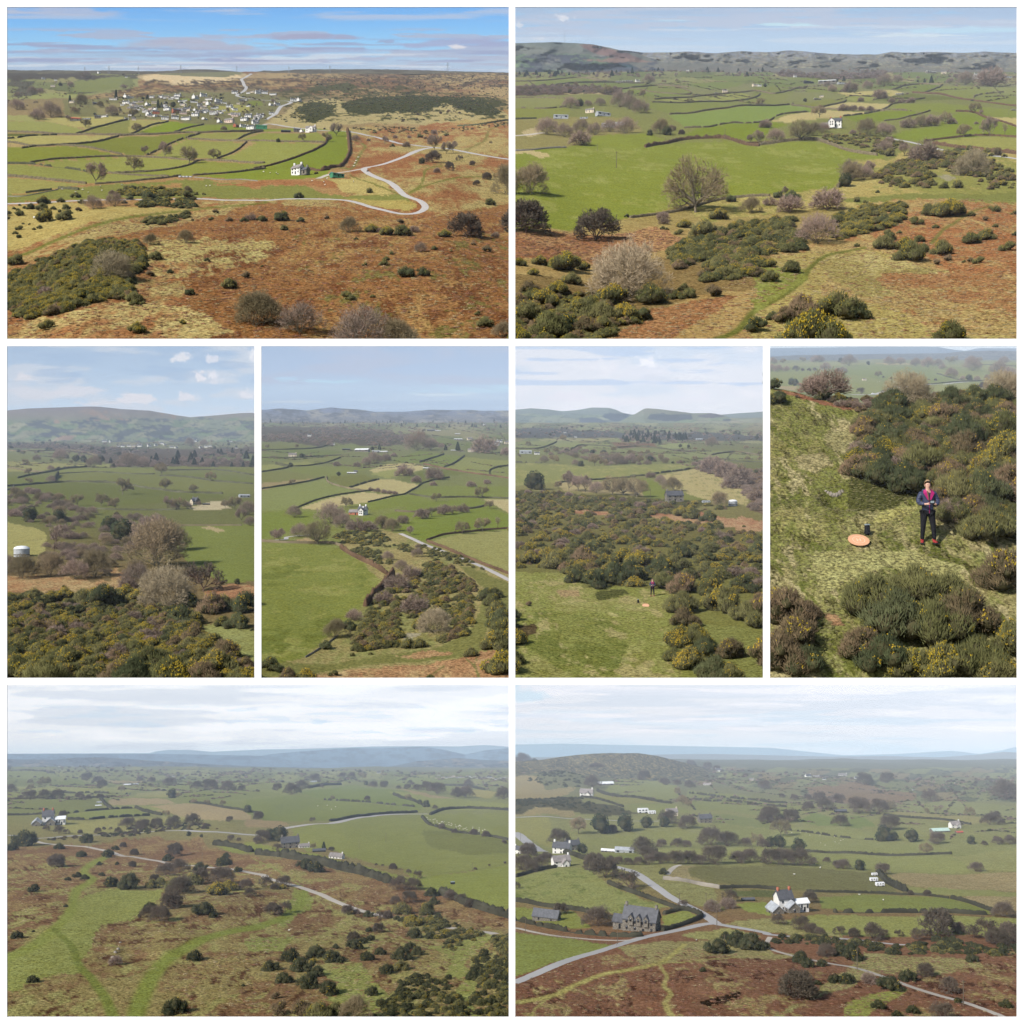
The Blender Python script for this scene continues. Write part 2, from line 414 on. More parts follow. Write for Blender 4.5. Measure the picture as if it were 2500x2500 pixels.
def tree_meshes(name,seed,bark,twig,H=1.0,trunk=.22,spread=.62,forks=(5,4,4,4,3),tr=.030,up=.35,multi=1,tw=.0042,droop=0,lens=(.34,.24,.17,.12,.085),lean=0.0,asp=1.05):
 rn=random.Random(seed);big=[];fine=[]
 def grow(p,d,lv,r):
  L=lens[lv]*H*rn.uniform(.75,1.2);steps=2 if lv<3 else 1;q=p;dd=d.copy();rr=r
  for s_ in range(steps):
   dd=(dd+Vector((rn.uniform(-1,1),rn.uniform(-1,1),rn.uniform(-1,1)))*.22+Vector((0,0,up*.18-droop*.1*lv))).normalized()
   e=q+dd*(L/steps);r2=rr*.80
   (big if lv<3 else fine).append((q,e,rr,r2));q=e;rr=r2
   if lv<len(forks)-1 and s_<steps-1 and rn.random()<.8:
    side(q,dd,lv+1,rr*.6)
  if lv<len(forks)-1:
   for i in range(forks[lv+1]): side(q,dd,lv+1,rr*.72)
 def side(q,dd,lv,r):
  x,y=frame_of(dd);t=rn.uniform(0,6.283);a=rn.uniform(.35,1.0)*(1.0 if lv<3 else 1.15)
  nd=(dd*math.cos(a)+(x*math.cos(t)+y*math.sin(t))*math.sin(a)).normalized()
  if nd.z<-.15: nd.z*=.3
  grow(q,nd,lv,max(r,tw*H if lv>=3 else tw*1.3*H))
 for m_ in range(multi):
  base=Vector((0,0,0)) if multi==1 else Vector((rn.uniform(-.05,.05),rn.uniform(-.05,.05),0))
  d0=Vector((lean,0,1)).normalized() if multi==1 else Vector((rn.uniform(-1,1)*.8,rn.uniform(-1,1)*.8,1)).normalized()
  top=base+d0*trunk*H;r0=tr*H/(multi**.5)
  big.append((base-Vector((0,0,.03*H)),base+(top-base)*.4,r0*1.35,r0));big.append((base+(top-base)*.4,top,r0,r0*.85))
  for i in range(forks[0]):
   t=6.283*(i+rn.uniform(-.3,.3))/forks[0];el=rn.uniform(.15,1.25)
   d=Vector((math.cos(t)*math.cos(el)*spread/.55,math.sin(t)*math.cos(el)*spread/.55,math.sin(el)*.9+.15)).normalized()
   grow(top-d0*rn.uniform(0,.3)*trunk*H,d,0,r0*.62)
 V1,F1=tubes(big,4);V2,F2=ribbons(fine,rn)
 zs=max(v.z for v in V2);k=H/zs
 rad=sorted(math.hypot(v.x,v.y)*k for v in V2)[int(len(V2)*.95)];kx=k*asp/2/rad;Sx=Vector((kx,kx,k))
 V1=[v*Sx for v in V1];V2=[v*Sx for v in V2];rad=asp/2
 ma=mesh_np(name+'_trunk',np.array([tuple(v) for v in V1]),np.array(F1),bark);mb=mesh_np(name+'_twigs',np.array([tuple(v) for v in V2]),np.array(F2),twig)
 return [('trunk',ma),('crown',mb)],2*rad
def lump(u,sd):                       # uneven radius over directions u (n,3)
 return .74+.5*fbm(u[:,0]*2.3+u[:,2]*1.7+7,u[:,1]*2.3-u[:,2]*1.3+5,3,sd)
def spikes(P,D,L,Wd,rs):
 """three-sided little sprigs at P along D"""
 n=len(P);A=rs.normal(size=(n,3));X=np.cross(D,A);X /= np.linalg.norm(X,axis=1,keepdims=True)+1e-9;Y=np.cross(D,X)
 a=P+X*Wd[:,None];b=P-X*Wd[:,None]*.5+Y*Wd[:,None]*.87;c=P-X*Wd[:,None]*.5-Y*Wd[:,None]*.87;t=P+D*L[:,None]
 V=np.stack([a,b,c,t],1).reshape(-1,3);i=np.arange(n)*4
 F=np.concatenate([np.stack([i,i+1,i+3],1),np.stack([i+1,i+2,i+3],1),np.stack([i+2,i,i+3],1)]);return V,F
def bush_meshes(name,seed,leaf,flower=0.0,n=700,w=1.5,sp=.10,sw=.018,up=.6,flat=1.0,blobs=7,nfl=None):
 """gorse: several rounded heads of upright sprigs on a dark heart, flowers on the sunny heads. height 1, width w"""
 rs=np.random.default_rng(seed);cs=[]
 for i in range(blobs):
  t=rs.uniform(0,6.283);r=(w/2-.22)*math.sqrt(rs.uniform(0,1));cr=rs.uniform(.13,.36)
  h=(1-.6*(r/(w/2))**2)*rs.uniform(.5,1.0)-cr;cs.append((r*math.cos(t),r*math.sin(t),max(h,.12),cr))
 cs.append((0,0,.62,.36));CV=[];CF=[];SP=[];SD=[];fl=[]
 bm=bmesh.new();bmesh.ops.create_icosphere(bm,subdivisions=2,radius=1);bv=np.array([v.co[:] for v in bm.verts]);bf=np.array([[v.index for v in f.verts] for f in bm.faces]);bm.free()
 tot=sum(c[3]**2 for c in cs)
 for j,(x,y,z,r) in enumerate(cs):
  rr=(lump(bv,seed+j)*r*.74)[:,None];v=bv*rr*[1,1,flat]+[x,y,z];v[:,2]=np.maximum(v[:,2],-.03);CF.append(bf+sum(len(a) for a in CV));CV.append(v)
  # skirt to the ground
  m=int(n*r*r/tot)+4;d=rs.normal(size=(m,3));d[:,2]=np.abs(d[:,2])*1.0-.35;d /= np.linalg.norm(d,axis=1,keepdims=True)
  p=d*(lump(d,seed+j)*r*.95)[:,None]*[1,1,flat]+[x,y,z];p[:,2]=np.maximum(p[:,2],.0)
  dd=d*.7+[0,0,up]+rs.normal(size=(m,3))*.42;dd /= np.linalg.norm(dd,axis=1,keepdims=True);SP.append(p);SD.append(dd)
 SP=np.concatenate(SP);SD=np.concatenate(SD);m=len(SP)
 V,F=spikes(SP,SD,sp*rs.uniform(.5,1.4,m),sw*rs.uniform(.7,1.4,m),rs)
 # core as triangles, joined with the sprigs
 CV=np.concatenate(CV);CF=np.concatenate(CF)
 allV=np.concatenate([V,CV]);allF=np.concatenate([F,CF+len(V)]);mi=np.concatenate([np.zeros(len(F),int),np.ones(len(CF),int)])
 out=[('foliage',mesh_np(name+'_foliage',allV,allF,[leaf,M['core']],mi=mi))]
 if flower>0:
  q=fbm(SP[:,0]*4+3,SP[:,1]*4+9,3,seed)+.16*SP[:,2]+rs.uniform(-.16,.16,m);th=np.quantile(q,1-flower);s_=q>th
  P=SP[s_]+SD[s_]*(sp*.55);k=len(P);P=np.concatenate([P,P+rs.normal(size=(k,3))*.02])
  V,F=spikes(P,np.tile([0.,0,1],(len(P),1))+rs.normal(size=(len(P),3))*.3,rs.uniform(.025,.05,len(P)),rs.uniform(.013,.024,len(P)),rs)
  out.append(('blossom',mesh_np(name+'_blossom',V,F,M['flower'])))
 rad=float(np.quantile(np.hypot(SP[:,0],SP[:,1]),.97));return out,2*rad
def conifer_meshes(name,seed,leaf=None,n=900,w=.62,blunt=.0):
 rs=np.random.default_rng(seed);z=rs.uniform(.08,1,n)**1.0;t=rs.uniform(0,6.283,n)
 r=(w/2)*((1-z)**(.8-blunt*.4))*(.6+.5*fbm(t*1.3,z*9,2,seed))*rs.uniform(.6,1.1,n)+.01
 P=np.stack([r*np.cos(t),r*np.sin(t),z],1);D=np.stack([np.cos(t),np.sin(t),-.25+0*t],1)+rs.normal(size=(n,3))*.25;D /= np.linalg.norm(D,axis=1,keepdims=True)
 V,F=spikes(P,D,rs.uniform(.05,.11,n)*(1.2-z*.6),rs.uniform(.015,.03,n),rs)
 a=[(Vector((0,0,-.03)),Vector((0,0,.9)),.02,.004)];V1,F1=tubes(a,5)
 return [('trunk',mesh_np(name+'_trunk',np.array([tuple(v) for v in V1]),np.array(F1),M['bark'])),('crown',mesh_np(name+'_crown',V,F,leaf or M['pine']))],w
PROTO={}
def reg(kind,res): PROTO.setdefault(kind,[]).append(res)
for i in range(3): reg('oak',tree_meshes('oak',20+i,M['bark'],M['twig'],asp=1.12,tw=.0085,trunk=.24,spread=.75,tr=.034))
for i in range(2): reg('ash',tree_meshes('ash',30+i,M['bark'],M['twig_grey'],asp=.82,tw=.007,trunk=.20,spread=.42,up=.8,tr=.026))
reg('palm_ash',tree_meshes('big_ash',41,M['bark'],M['twig'],asp=1.05,trunk=.15,spread=.72,up=.45,tr=.032,forks=(7,5,4,4,4),tw=.0026))
reg('fan',tree_meshes('fan_tree',44,M['bark'],M['twig_pale'],asp=1.15,trunk=.08,spread=.85,up=.25,tr=.022,forks=(6,5,4,4,4),multi=3,tw=.0024))
reg('bigoak',tree_meshes('big_oak',47,M['bark'],M['twig'],trunk=.20,spread=.80,tr=.040,forks=(9,5,4,4,4),tw=.0030,up=.5))
reg('copse',tree_meshes('copse',51,M['bark'],M['twig_grey'],asp=1.25,trunk=.08,spread=.62,up=.5,tr=.022,forks=(5,4,4,3,3),multi=3,tw=.003))
reg('olive',tree_meshes('olive_copse',52,M['bark'],M['twig'],asp=1.15,trunk=.10,spread=.62,up=.5,tr=.022,forks=(5,4,4,4,4),multi=3,tw=.003))
reg('dcopse',tree_meshes('dark_copse',53,M['bark_red'],M['twig_dark'],asp=1.3,trunk=.08,spread=.62,up=.5,tr=.022,forks=(5,4,4,4,3),multi=3,tw=.004))
for i in range(3): reg('thorn',tree_meshes('thorn',60+i,M['bark_red'],M['twig_dark'],asp=1.25,trunk=.16,spread=.75,up=.25,tr=.030,multi=1+i,tw=.0085))
for i in range(3): reg('scrub',tree_meshes('scrub',70+i,M['bark_red'],M['twig_grey'],asp=1.45,trunk=.08,spread=.85,up=.2,tr=.024,forks=(5,4,4,4),multi=3,tw=.0065,lens=(.30,.24,.2,.16)))
reg('sapling',tree_meshes('sapling',81,M['bark_red'],M['twig_grey'],asp=.6,trunk=.2,spread=.3,up=.9,tr=.018,tw=.005,forks=(4,3,3,3)))
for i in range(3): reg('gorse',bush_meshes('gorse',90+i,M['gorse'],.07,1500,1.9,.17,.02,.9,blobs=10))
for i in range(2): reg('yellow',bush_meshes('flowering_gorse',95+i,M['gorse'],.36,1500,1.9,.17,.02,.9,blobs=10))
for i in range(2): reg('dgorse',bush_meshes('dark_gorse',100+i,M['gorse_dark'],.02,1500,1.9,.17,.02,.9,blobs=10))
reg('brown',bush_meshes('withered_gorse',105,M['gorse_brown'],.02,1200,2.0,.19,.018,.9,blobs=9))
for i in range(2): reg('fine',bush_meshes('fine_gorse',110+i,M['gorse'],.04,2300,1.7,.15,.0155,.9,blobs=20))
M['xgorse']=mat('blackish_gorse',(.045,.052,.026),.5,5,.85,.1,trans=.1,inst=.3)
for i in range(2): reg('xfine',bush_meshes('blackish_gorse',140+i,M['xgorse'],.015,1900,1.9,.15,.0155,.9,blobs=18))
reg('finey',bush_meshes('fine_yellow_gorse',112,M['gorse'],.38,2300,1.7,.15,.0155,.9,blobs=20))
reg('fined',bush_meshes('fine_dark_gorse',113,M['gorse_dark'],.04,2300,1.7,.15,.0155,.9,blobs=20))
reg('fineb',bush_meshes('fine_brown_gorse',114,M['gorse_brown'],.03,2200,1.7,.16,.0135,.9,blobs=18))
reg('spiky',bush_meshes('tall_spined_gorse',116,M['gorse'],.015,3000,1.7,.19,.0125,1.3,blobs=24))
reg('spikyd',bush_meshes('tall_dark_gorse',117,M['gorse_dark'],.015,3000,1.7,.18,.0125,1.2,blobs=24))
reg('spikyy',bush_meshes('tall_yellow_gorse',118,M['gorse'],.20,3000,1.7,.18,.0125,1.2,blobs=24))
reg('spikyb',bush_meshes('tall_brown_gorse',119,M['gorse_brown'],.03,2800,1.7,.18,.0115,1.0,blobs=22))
for i in range(2): reg('pine',conifer_meshes('pine',120+i))
reg('cypress',conifer_meshes('cypress',123,M['ivy'],700,.34,.6))
for i in range(2): reg('evergreen',bush_meshes('evergreen',126+i,M['pine'],0,900,1.0,.07,.022,.2,blobs=9))
reg('ivytree',bush_meshes('ivy_tree',128,M['ivy'],0,1400,.95,.06,.02,.1,blobs=10))
KIND={'xfine': ('gorse_bush','bush','blackish gorse bush'),'dcopse': ('bare_tree','tree','bushy dark bare tree'),  # name, category, look, height/width ratio override (None = natural)
 'oak': ('oak_tree','tree','bare round-crowned oak'),'ash': ('ash_tree','tree','bare upright ash tree'),
 'palm_ash': ('ash_tree','tree','large bare tree with fine twigs'),'fan': ('fan_tree','tree','pale bare tree with fanned branches'),
 'bigoak': ('oak_tree','tree','large bare oak with broad crown'),'copse': ('bare_tree','tree','bushy grey bare tree'),
 'olive': ('bare_tree','tree','bushy olive-brown bare tree'),'thorn': ('hawthorn_tree','tree','dark bare hawthorn'),
 'scrub': ('bare_shrub','shrub','grey-brown leafless shrub'),'sapling': ('sapling_tree','tree','slim bare sapling'),
 'gorse': ('gorse_bush','bush','green gorse bush'),'yellow': ('gorse_bush','bush','yellow-flowering gorse bush'),
 'dgorse': ('gorse_bush','bush','dark green gorse bush'),'brown': ('gorse_bush','bush','brown withered gorse bush'),
 'fine': ('gorse_clump','bush','dense green gorse bush'),'finey': ('gorse_clump','bush','dense yellow-flowering gorse bush'),
 'fined': ('gorse_clump','bush','dense dark gorse bush'),'fineb': ('gorse_clump','bush','dense brownish gorse bush'),
 'spiky': ('gorse_clump','bush','tall spiny green gorse bush'),'spikyd': ('gorse_clump','bush','tall dark gorse bush'),'spikyy': ('gorse_clump','bush','tall yellow-flowering gorse bush'),
 'spikyb': ('gorse_clump','bush','tall brownish gorse bush'),
 'pine': ('pine_tree','tree','dark pointed conifer'),'cypress': ('conifer_tree','tree','dark columnar conifer'),
 'evergreen': ('evergreen_tree','tree','dark evergreen tree'),'ivytree': ('ivy_clad_tree','tree','ivy-clad dark tree')}
# ---------------------------------------------------------------- placing countable plants
REG=[]                                      # (object, view, u, v, look, size) for the labels written at the end
LAND={}                                     # view -> [(name, u, v)]
GR={'tree': 'bare trees','bush': 'gorse bushes','shrub': 'leafless shrubs'}
_first={}
def plant(s,kind,u,v,wpx,hpx=None,look=None,sink=.03):
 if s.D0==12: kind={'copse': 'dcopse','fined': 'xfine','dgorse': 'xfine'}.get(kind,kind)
 vs_=PROTO[kind];i=r3.randrange(len(vs_));parts,W=vs_[i];m=pxm(s,v)
 nm,cat,lk=KIND[kind];width=wpx*m;height=(hpx or wpx/W)*m
 key=(kind,i)
 root=empty(nm,at1(s,u,v,-sink*height),r3.uniform(0,6.28))
 root.scale=(width/W,width/W,height)
 for pn,me in parts:
  if pn == 'trunk' and wpx<16: pass
  c=link(pn,me,root)
 tag(root,None,cat);REG.append((root,s,u,v,look or lk,wpx,kind));return root
def plants(s,t,scale=1.0):
 """lines: kind x y width [height] [; look]  read off the enlarged crop named by @xx; x y = foot of the plant"""
 ox=oy=0
 for ln in t.strip().splitlines():
  ln=ln.strip()
  if not ln: continue
  if ln[0] == '@': ox,oy=OX[ln[1]],OY[ln[2]];continue
  ln,_,look=ln.partition(';');a=ln.split();kind=a[0];nums=list(map(float,a[1:]))
  # several x y w triples may follow one kind; h only with "h"
  for k in range(0,len(nums)-2,3):
   x,y,wd=nums[k:k+3]
   plant(s,kind,ox+x/ZF,oy+y/ZF,wd/ZF*scale,None,look.strip() or None)
def plantsh(s,t):
 """same with explicit heights: kind x y w h"""
 ox=oy=0
 for ln in t.strip().splitlines():
  ln=ln.strip()
  if not ln: continue
  if ln[0] == '@': ox,oy=OX[ln[1]],OY[ln[2]];continue
  ln,_,look=ln.partition(';');a=ln.split();nums=list(map(float,a[1:]))
  for k in range(0,len(nums)-3,4):
   x,y,wd,h=nums[k:k+4];plant(s,a[0],ox+x/ZF,oy+y/ZF,wd/ZF,h/ZF,look.strip() or None)
# ---------------------------------------------------------------- cover nobody could count: instances on one object
def cover(s,name,label,kinds,poly,px,n=None,spacing=None,seed=0,warp=6,vary=.5,hs=.85,sink=.1,hillinfo=None,rows=None):
 """kinds = [(prototype kind, weight)]; px = width of one plant in photograph px at the bottom of the polygon"""
 P=pts(poly);rs=np.random.default_rng(seed+hash(name) % 1 + 5);us=[p[0] for p in P];vs_=[p[1] for p in P]
 u0,u1,v0,v1=min(us),max(us),min(vs_),max(vs_);x0,y0,x1,y1=s.rect
 px0,px1=(px,px) if isinstance(px,(int,float)) else px          # widths at the top row and at the bottom row
 pts_=[];tries=0;target=n or 4000
 U=rs.uniform(u0,u1,target*4);V=rs.uniform(v0,v1,target*4)
 wd=px0+(px1-px0)*(V-v0)/max(v1-v0,1)
 pr=(min(px0,px1)/wd)**2;keep=rs.uniform(0,1,len(U))<pr
 W1=(fbm(U/30,V/12,3,seed+1)-.5)*warp*4;W2=(fbm(U/30,V/12,3,seed+2)-.5)*warp*1.6
 keep &= inpoly(U+W1,V+W2,P) & (U>(x0-4 if x0>30 else -90)) & (U<(x1+4 if x1<2470 else 2590)) & (V<y1+12);U=U[keep][:target];V=V[keep][:target];wd=wd[keep][:target]
 if 'bracken' in name:
  k_=np.ones(len(U),bool)
  for (Pl,wa,wb) in s.lines:
   a=len(Pl)
   for i in range(a-1): k_ &= dseg(U,V,Pl[i:i+2],2.2)>.85*(wa+(wb-wa)*i/max(a-2,1))
  U,V,wd=U[k_],V[k_],wd[k_]
 if rows:                                     # along broken lines: far hedgerows
  uu,vv,ww=[],[],[]
  for i in range(min(rows,len(U))):
   sl=rs.choice((-.16,-.08,.03,.1,.2,1.1,-1.0),p=(.18,.2,.2,.18,.12,.06,.06));L_=rs.uniform(4,13)*wd[i]*2;m_=int(L_/wd[i]*1.5)+2;t=np.linspace(-.5,.5,m_)*L_*(.4 if abs(sl)>.5 else 1)
   uu.append(U[i]+t+rs.normal(size=m_)*.3);vv.append(V[i]+t*sl+rs.normal(size=m_)*.3);ww.append(wd[i]*rs.uniform(.5,1.3,m_))
  U,V,wd=map(np.concatenate,(uu,vv,ww));q_=inpoly(U,V,P) & (U>(x0-4 if x0>30 else -90)) & (U<(x1+4 if x1<2470 else 2590));U,V,wd=U[q_],V[q_],wd[q_]
 o_=np.argsort(V);U,V,wd=U[o_],V[o_],wd[o_]
 m=K*depth(s,V)
 if hillinfo: d=np.interp(V,hillinfo[0],hillinfo[1]);L=np.stack([(U-1250)*K*d,d,(1250-V)*K*d],-1);m=K*d
 else: L=at(s,U,V)
 L[:,2]-=sink*wd*m
 me=bpy.data.meshes.new(name);me.vertices.add(len(L));me.vertices.foreach_set('co',L.astype(np.float32).ravel())
 a=me.attributes.new('size','FLOAT','POINT');a.data.foreach_set('value',(wd*m*rs.uniform(1-vary,1+vary,len(L))).astype(np.float32))
 a=me.attributes.new('turn','FLOAT','POINT');a.data.foreach_set('value',rs.uniform(0,6.28,len(L)).astype(np.float32))
 o=link(name,me);tag(o,label,None,kind='stuff')
 ng=bpy.data.node_groups.new('scatter_'+name,'GeometryNodeTree');ng.interface.new_socket('Geometry',in_out='INPUT',socket_type='NodeSocketGeometry');ng.interface.new_socket('Geometry',in_out='OUTPUT',socket_type='NodeSocketGeometry')
 N=ng.nodes;gi=N.new('NodeGroupInput');go=N.new('NodeGroupOutput');jn=N.new('GeometryNodeJoinGeometry')
 mp=N.new('GeometryNodeMeshToPoints');ng.links.new(gi.outputs[0],mp.inputs['Mesh'])
 sz=N.new('GeometryNodeInputNamedAttribute');sz.data_type = 'FLOAT';sz.inputs[0].default_value = 'size'
 tn=N.new('GeometryNodeInputNamedAttribute');tn.data_type = 'FLOAT';tn.inputs[0].default_value = 'turn'
 cx=N.new('ShaderNodeCombineXYZ');ng.links.new(tn.outputs['Attribute'],cx.inputs[2])
 vars_=[]
 for kd,wt in kinds:
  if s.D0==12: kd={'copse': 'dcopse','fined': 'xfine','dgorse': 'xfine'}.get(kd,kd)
  for parts,W in PROTO[kd]: vars_.append((kd,parts,W,wt/len(PROTO[kd])))
 cum=0;tw_=sum(v[3] for v in vars_)
 rv=N.new('FunctionNodeRandomValue');rv.data_type = 'FLOAT';rv.inputs['Seed'].default_value=seed
 for kd,parts,W,wt in vars_:
  objs=cover_src(kd,parts)
  lo,hi=cum/tw_,(cum+wt)/tw_;cum+=wt
  c1=N.new('FunctionNodeCompare');c1.data_type = 'FLOAT';c1.operation = 'GREATER_EQUAL';ng.links.new(rv.outputs[1],c1.inputs[0]);c1.inputs[1].default_value=lo
  c2=N.new('FunctionNodeCompare');c2.data_type = 'FLOAT';c2.operation = 'LESS_THAN';ng.links.new(rv.outputs[1],c2.inputs[0]);c2.inputs[1].default_value=hi if hi<.999 else 9
  an=N.new('FunctionNodeBooleanMath');an.operation = 'AND';ng.links.new(c1.outputs[0],an.inputs[0]);ng.links.new(c2.outputs[0],an.inputs[1])
  sc_=N.new('ShaderNodeVectorMath');sc_.operation = 'SCALE';sc_.inputs[0].default_value=(1/W,1/W,hs/W);ng.links.new(sz.outputs['Attribute'],sc_.inputs['Scale'])
  for ob in objs:
   ip=N.new('GeometryNodeInstanceOnPoints');oi=N.new('GeometryNodeObjectInfo');oi.inputs['Object'].default_value=ob;oi.inputs['As Instance'].default_value=True
   ng.links.new(mp.outputs[0],ip.inputs['Points']);ng.links.new(an.outputs[0],ip.inputs['Selection']);ng.links.new(oi.outputs['Geometry'],ip.inputs['Instance'])
   ng.links.new(cx.outputs[0],ip.inputs['Rotation']);ng.links.new(sc_.outputs[0],ip.inputs['Scale']);ng.links.new(ip.outputs[0],jn.inputs[0])
 ng.links.new(jn.outputs[0],go.inputs[0]);md=o.modifiers.new('scatter','NODES');md.node_group=ng
 return o
_cs={}
def cover_src(kd,parts):
 k=parts[0][1].name
 if k not in _cs:
  _cs[k]=[]
  for pn,me in parts:
   o=bpy.data.objects.new('source_'+me.name,me);HID.objects.link(o);_cs[k].append(o)
 return _cs[k]
def tuft_mesh(seed,mk):
 rs=np.random.default_rng(seed);n=34;t=rs.uniform(0,6.28,n);r=rs.uniform(0,.45,n);P=np.stack([r*np.cos(t),r*np.sin(t),0*t],1);D=np.stack([np.cos(t)*.8,np.sin(t)*.8,.8+0*t],1)+rs.normal(size=(n,3))*.3
 D /= np.linalg.norm(D,axis=1,keepdims=True);V,F=spikes(P,D,rs.uniform(.18,.45,n),rs.uniform(.03,.07,n),rs);return [('blades',mesh_np(mk+'_blades',V,F,M[mk]))],1.0
M['grass']=mat('tussock_grass',(.21,.195,.09),.3,5,.9,.05,trans=.2,inst=.25)
M['fern']=mat('dead_bracken',(.25,.135,.075),.35,5,.95,.03,trans=.15,inst=.35);M['straw']=mat('dry_grass',(.38,.31,.17),.25,5,.95,.03,trans=.2,inst=.25);M['fernd']=mat('dark_dead_bracken',(.20,.112,.078),.35,5,.95,.03,trans=.15,inst=.3)
for i in range(3):
 for k in ('tuft','fern','straw','fernd'): reg(k,tuft_mesh(200+i,'grass' if k == 'tuft' else k))
# ---------------------------------------------------------------- roads, hedges, walls, fences
def inv_uv(s,x,y): return 1250+x/(K*y),s.vv+s.D0*(s.vb-s.vv)/y
def onground(s,x,y,lift=0):
 y=np.asarray(y,float);u,v=inv_uv(s,x,y);z=(1250-v)*K*y+relief(s,x,y)+lift;return np.stack([x,y,z],-1)
def clipP(s,P):
 P=np.asarray(P,float);k=6;t=np.arange((len(P)-1)*k+1)/k;i=np.arange(len(P));P=np.stack([np.interp(t,i,P[:,0]),np.interp(t,i,P[:,1])],1)
 x0,_,x1,y1=s.rect;m=(P[:,0]>(x0-6 if x0>30 else -90)) & (P[:,0]<(x1+6 if x1<2470 else 2590)) & (P[:,1]<y1+14);return P[m][::2 if m.sum()>60 else 1]
def road(s,label,path,w0,w1,m,lift=.35,name='road',dens=6):
 """strip on the ground; w0, w1 = width across (photograph px) at the first and last point"""
 P=clipP(s,spline(pts(path),dens));C=at(s,P[:,0],P[:,1]);n=len(P);s.lines.append((P,w0*.6,w1*.6))
 T=np.gradient(C[:,:2],axis=0);T /= np.linalg.norm(T,axis=1,keepdims=True)+1e-9;Nn=np.stack([-T[:,1],T[:,0]],1)
 wd=np.interp(np.arange(n),[0,n-1],[w0,w1])*(1.35 if s.D0==12 else 1)*K*depth(s,P[:,1])/2;wd*=1+.10*(fbm(np.arange(n)*.7,np.zeros(n),2,3)-.5)*2
 rows=[]
 for t in (-1,-.5,0,.5,1):
  q=C[:,:2]+Nn*(wd*t)[:,None];rows.append(onground(s,q[:,0],q[:,1],(lift-(0.0 if abs(t)<1 else lift*.6))*K*C[:,1]))
 V=np.stack(rows,1).reshape(-1,3);F=gridfaces(n,5)
 me=mesh_np(name,V,F,m,smooth=True);o=link(name,me);tag(o,label,None,kind='structure');return o
def hedge(s,label,path,h,w,mkey='hedge',cat='hedge',name=None,gaps=0.0,step=None,twig=1.0,jag=.35,h2=None):
 """clipped or gappy hedge / bank along a line; h = height in px, w = thickness in px"""
 P0=clipP(s,spline(pts(path),5));C=at(s,P0[:,0],P0[:,1]);seg=np.r_[0,np.cumsum(np.hypot(*(np.diff(C[:,:2],axis=0).T)))]
 m=float(np.mean(K*depth(s,P0[:,1])));st=(step or max(h*.7,2.5))*m;n=max(int(seg[-1]/st),4);n=min(n,400);t=np.linspace(0,seg[-1],n)
 x=np.interp(t,seg,C[:,0]);y=np.interp(t,seg,C[:,1]);mm=K*y
 hh=np.interp(np.arange(n),[0,n-1],[h,h2 or h])
 jag=.62 if h>8 else jag;rs=np.random.default_rng(len(label)*7+int(P0[0,0]));T=np.stack([np.gradient(x),np.gradient(y)],1);T /= np.linalg.norm(T,axis=1,keepdims=True)+1e-9;N2=np.stack([-T[:,1],T[:,0]],1)
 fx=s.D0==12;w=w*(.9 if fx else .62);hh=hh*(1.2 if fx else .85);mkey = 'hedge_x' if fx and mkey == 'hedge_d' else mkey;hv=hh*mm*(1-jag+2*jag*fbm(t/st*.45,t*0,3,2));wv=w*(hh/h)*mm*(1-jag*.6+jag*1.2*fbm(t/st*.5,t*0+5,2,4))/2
 if gaps: g=fbm(t/st*.22,t*0+9,2,int(h*7) % 20)<.34+gaps*.25;hv[g]*=.12;wv[g]*=.5
 prof=((-1,-.15),(-1.0,.55),(-.55,.95),(0,1.05),(.55,.95),(1.0,.55),(1,-.15));rows=[]
 for a,b in prof:
  j=1+rs.uniform(-1,1,n)*.16*jag*2;q=np.stack([x,y],1)+N2*(wv*a*j)[:,None];g0=onground(s,q[:,0],q[:,1]);g0[:,2]+=hv*b*(1+rs.uniform(-.5,.5,n)*jag*.5);rows.append(g0)
 V=np.stack(rows,1);k=len(prof);F=gridfaces(n,k);Vf=V.reshape(-1,3);e0=[0,1,2,3,4,5,6]
 Vs=[Vf];Fs=[np.concatenate([F[:,[0,1,2]],F[:,[0,2,3]]])];off=len(Vf)
 Fs.append(np.array([[0,i,i+1] for i in range(1,6)]));b0=(n-1)*k;Fs.append(np.array([[b0,b0+i+1,b0+i] for i in range(1,6)]))
 if twig>0 and mkey != 'stone':
  c=int(min(n*7*twig,5000));i=rs.integers(0,n-1,c);a=rs.integers(1,k-1,c);f=rs.uniform(0,1,c)[:,None];p=V[i,a]*(1-f)+V[i+1,a]*f
  ctr=np.stack([x[i],y[i],V[i,3][:,2]-hv[i]*.6],1);D=p-ctr;D /= np.linalg.norm(D,axis=1,keepdims=True)+1e-9;D+=rs.normal(size=D.shape)*.5+[0,0,.25];D /= np.linalg.norm(D,axis=1,keepdims=True)
  L=(hv[i]*.30+.02*mm[i])*rs.uniform(.5,1.4,c);v2,f2=spikes(p-D*L[:,None]*.3,D,L,L*.22,rs);Vs.append(v2);Fs.append(f2+off)
 ctr=np.array([x[n//2],y[n//2],0]);ctr[2]=float(Vs[0][:,2].min());Vt=np.concatenate(Vs)-ctr
 nm=name or {'hedge': 'hedge','wall': 'stone_wall','bank': 'gorse_bank','tree line': 'tree_line'}.get(cat,cat.replace(' ','_'))
 me=mesh_np(nm,Vt,np.concatenate(Fs),M[mkey]);o=link(nm,me,None,tuple(ctr));tag(o,label,cat);
 j=len(P0)//2;REG.append((o,s,P0[j,0],P0[j,1],None,h,None));return o
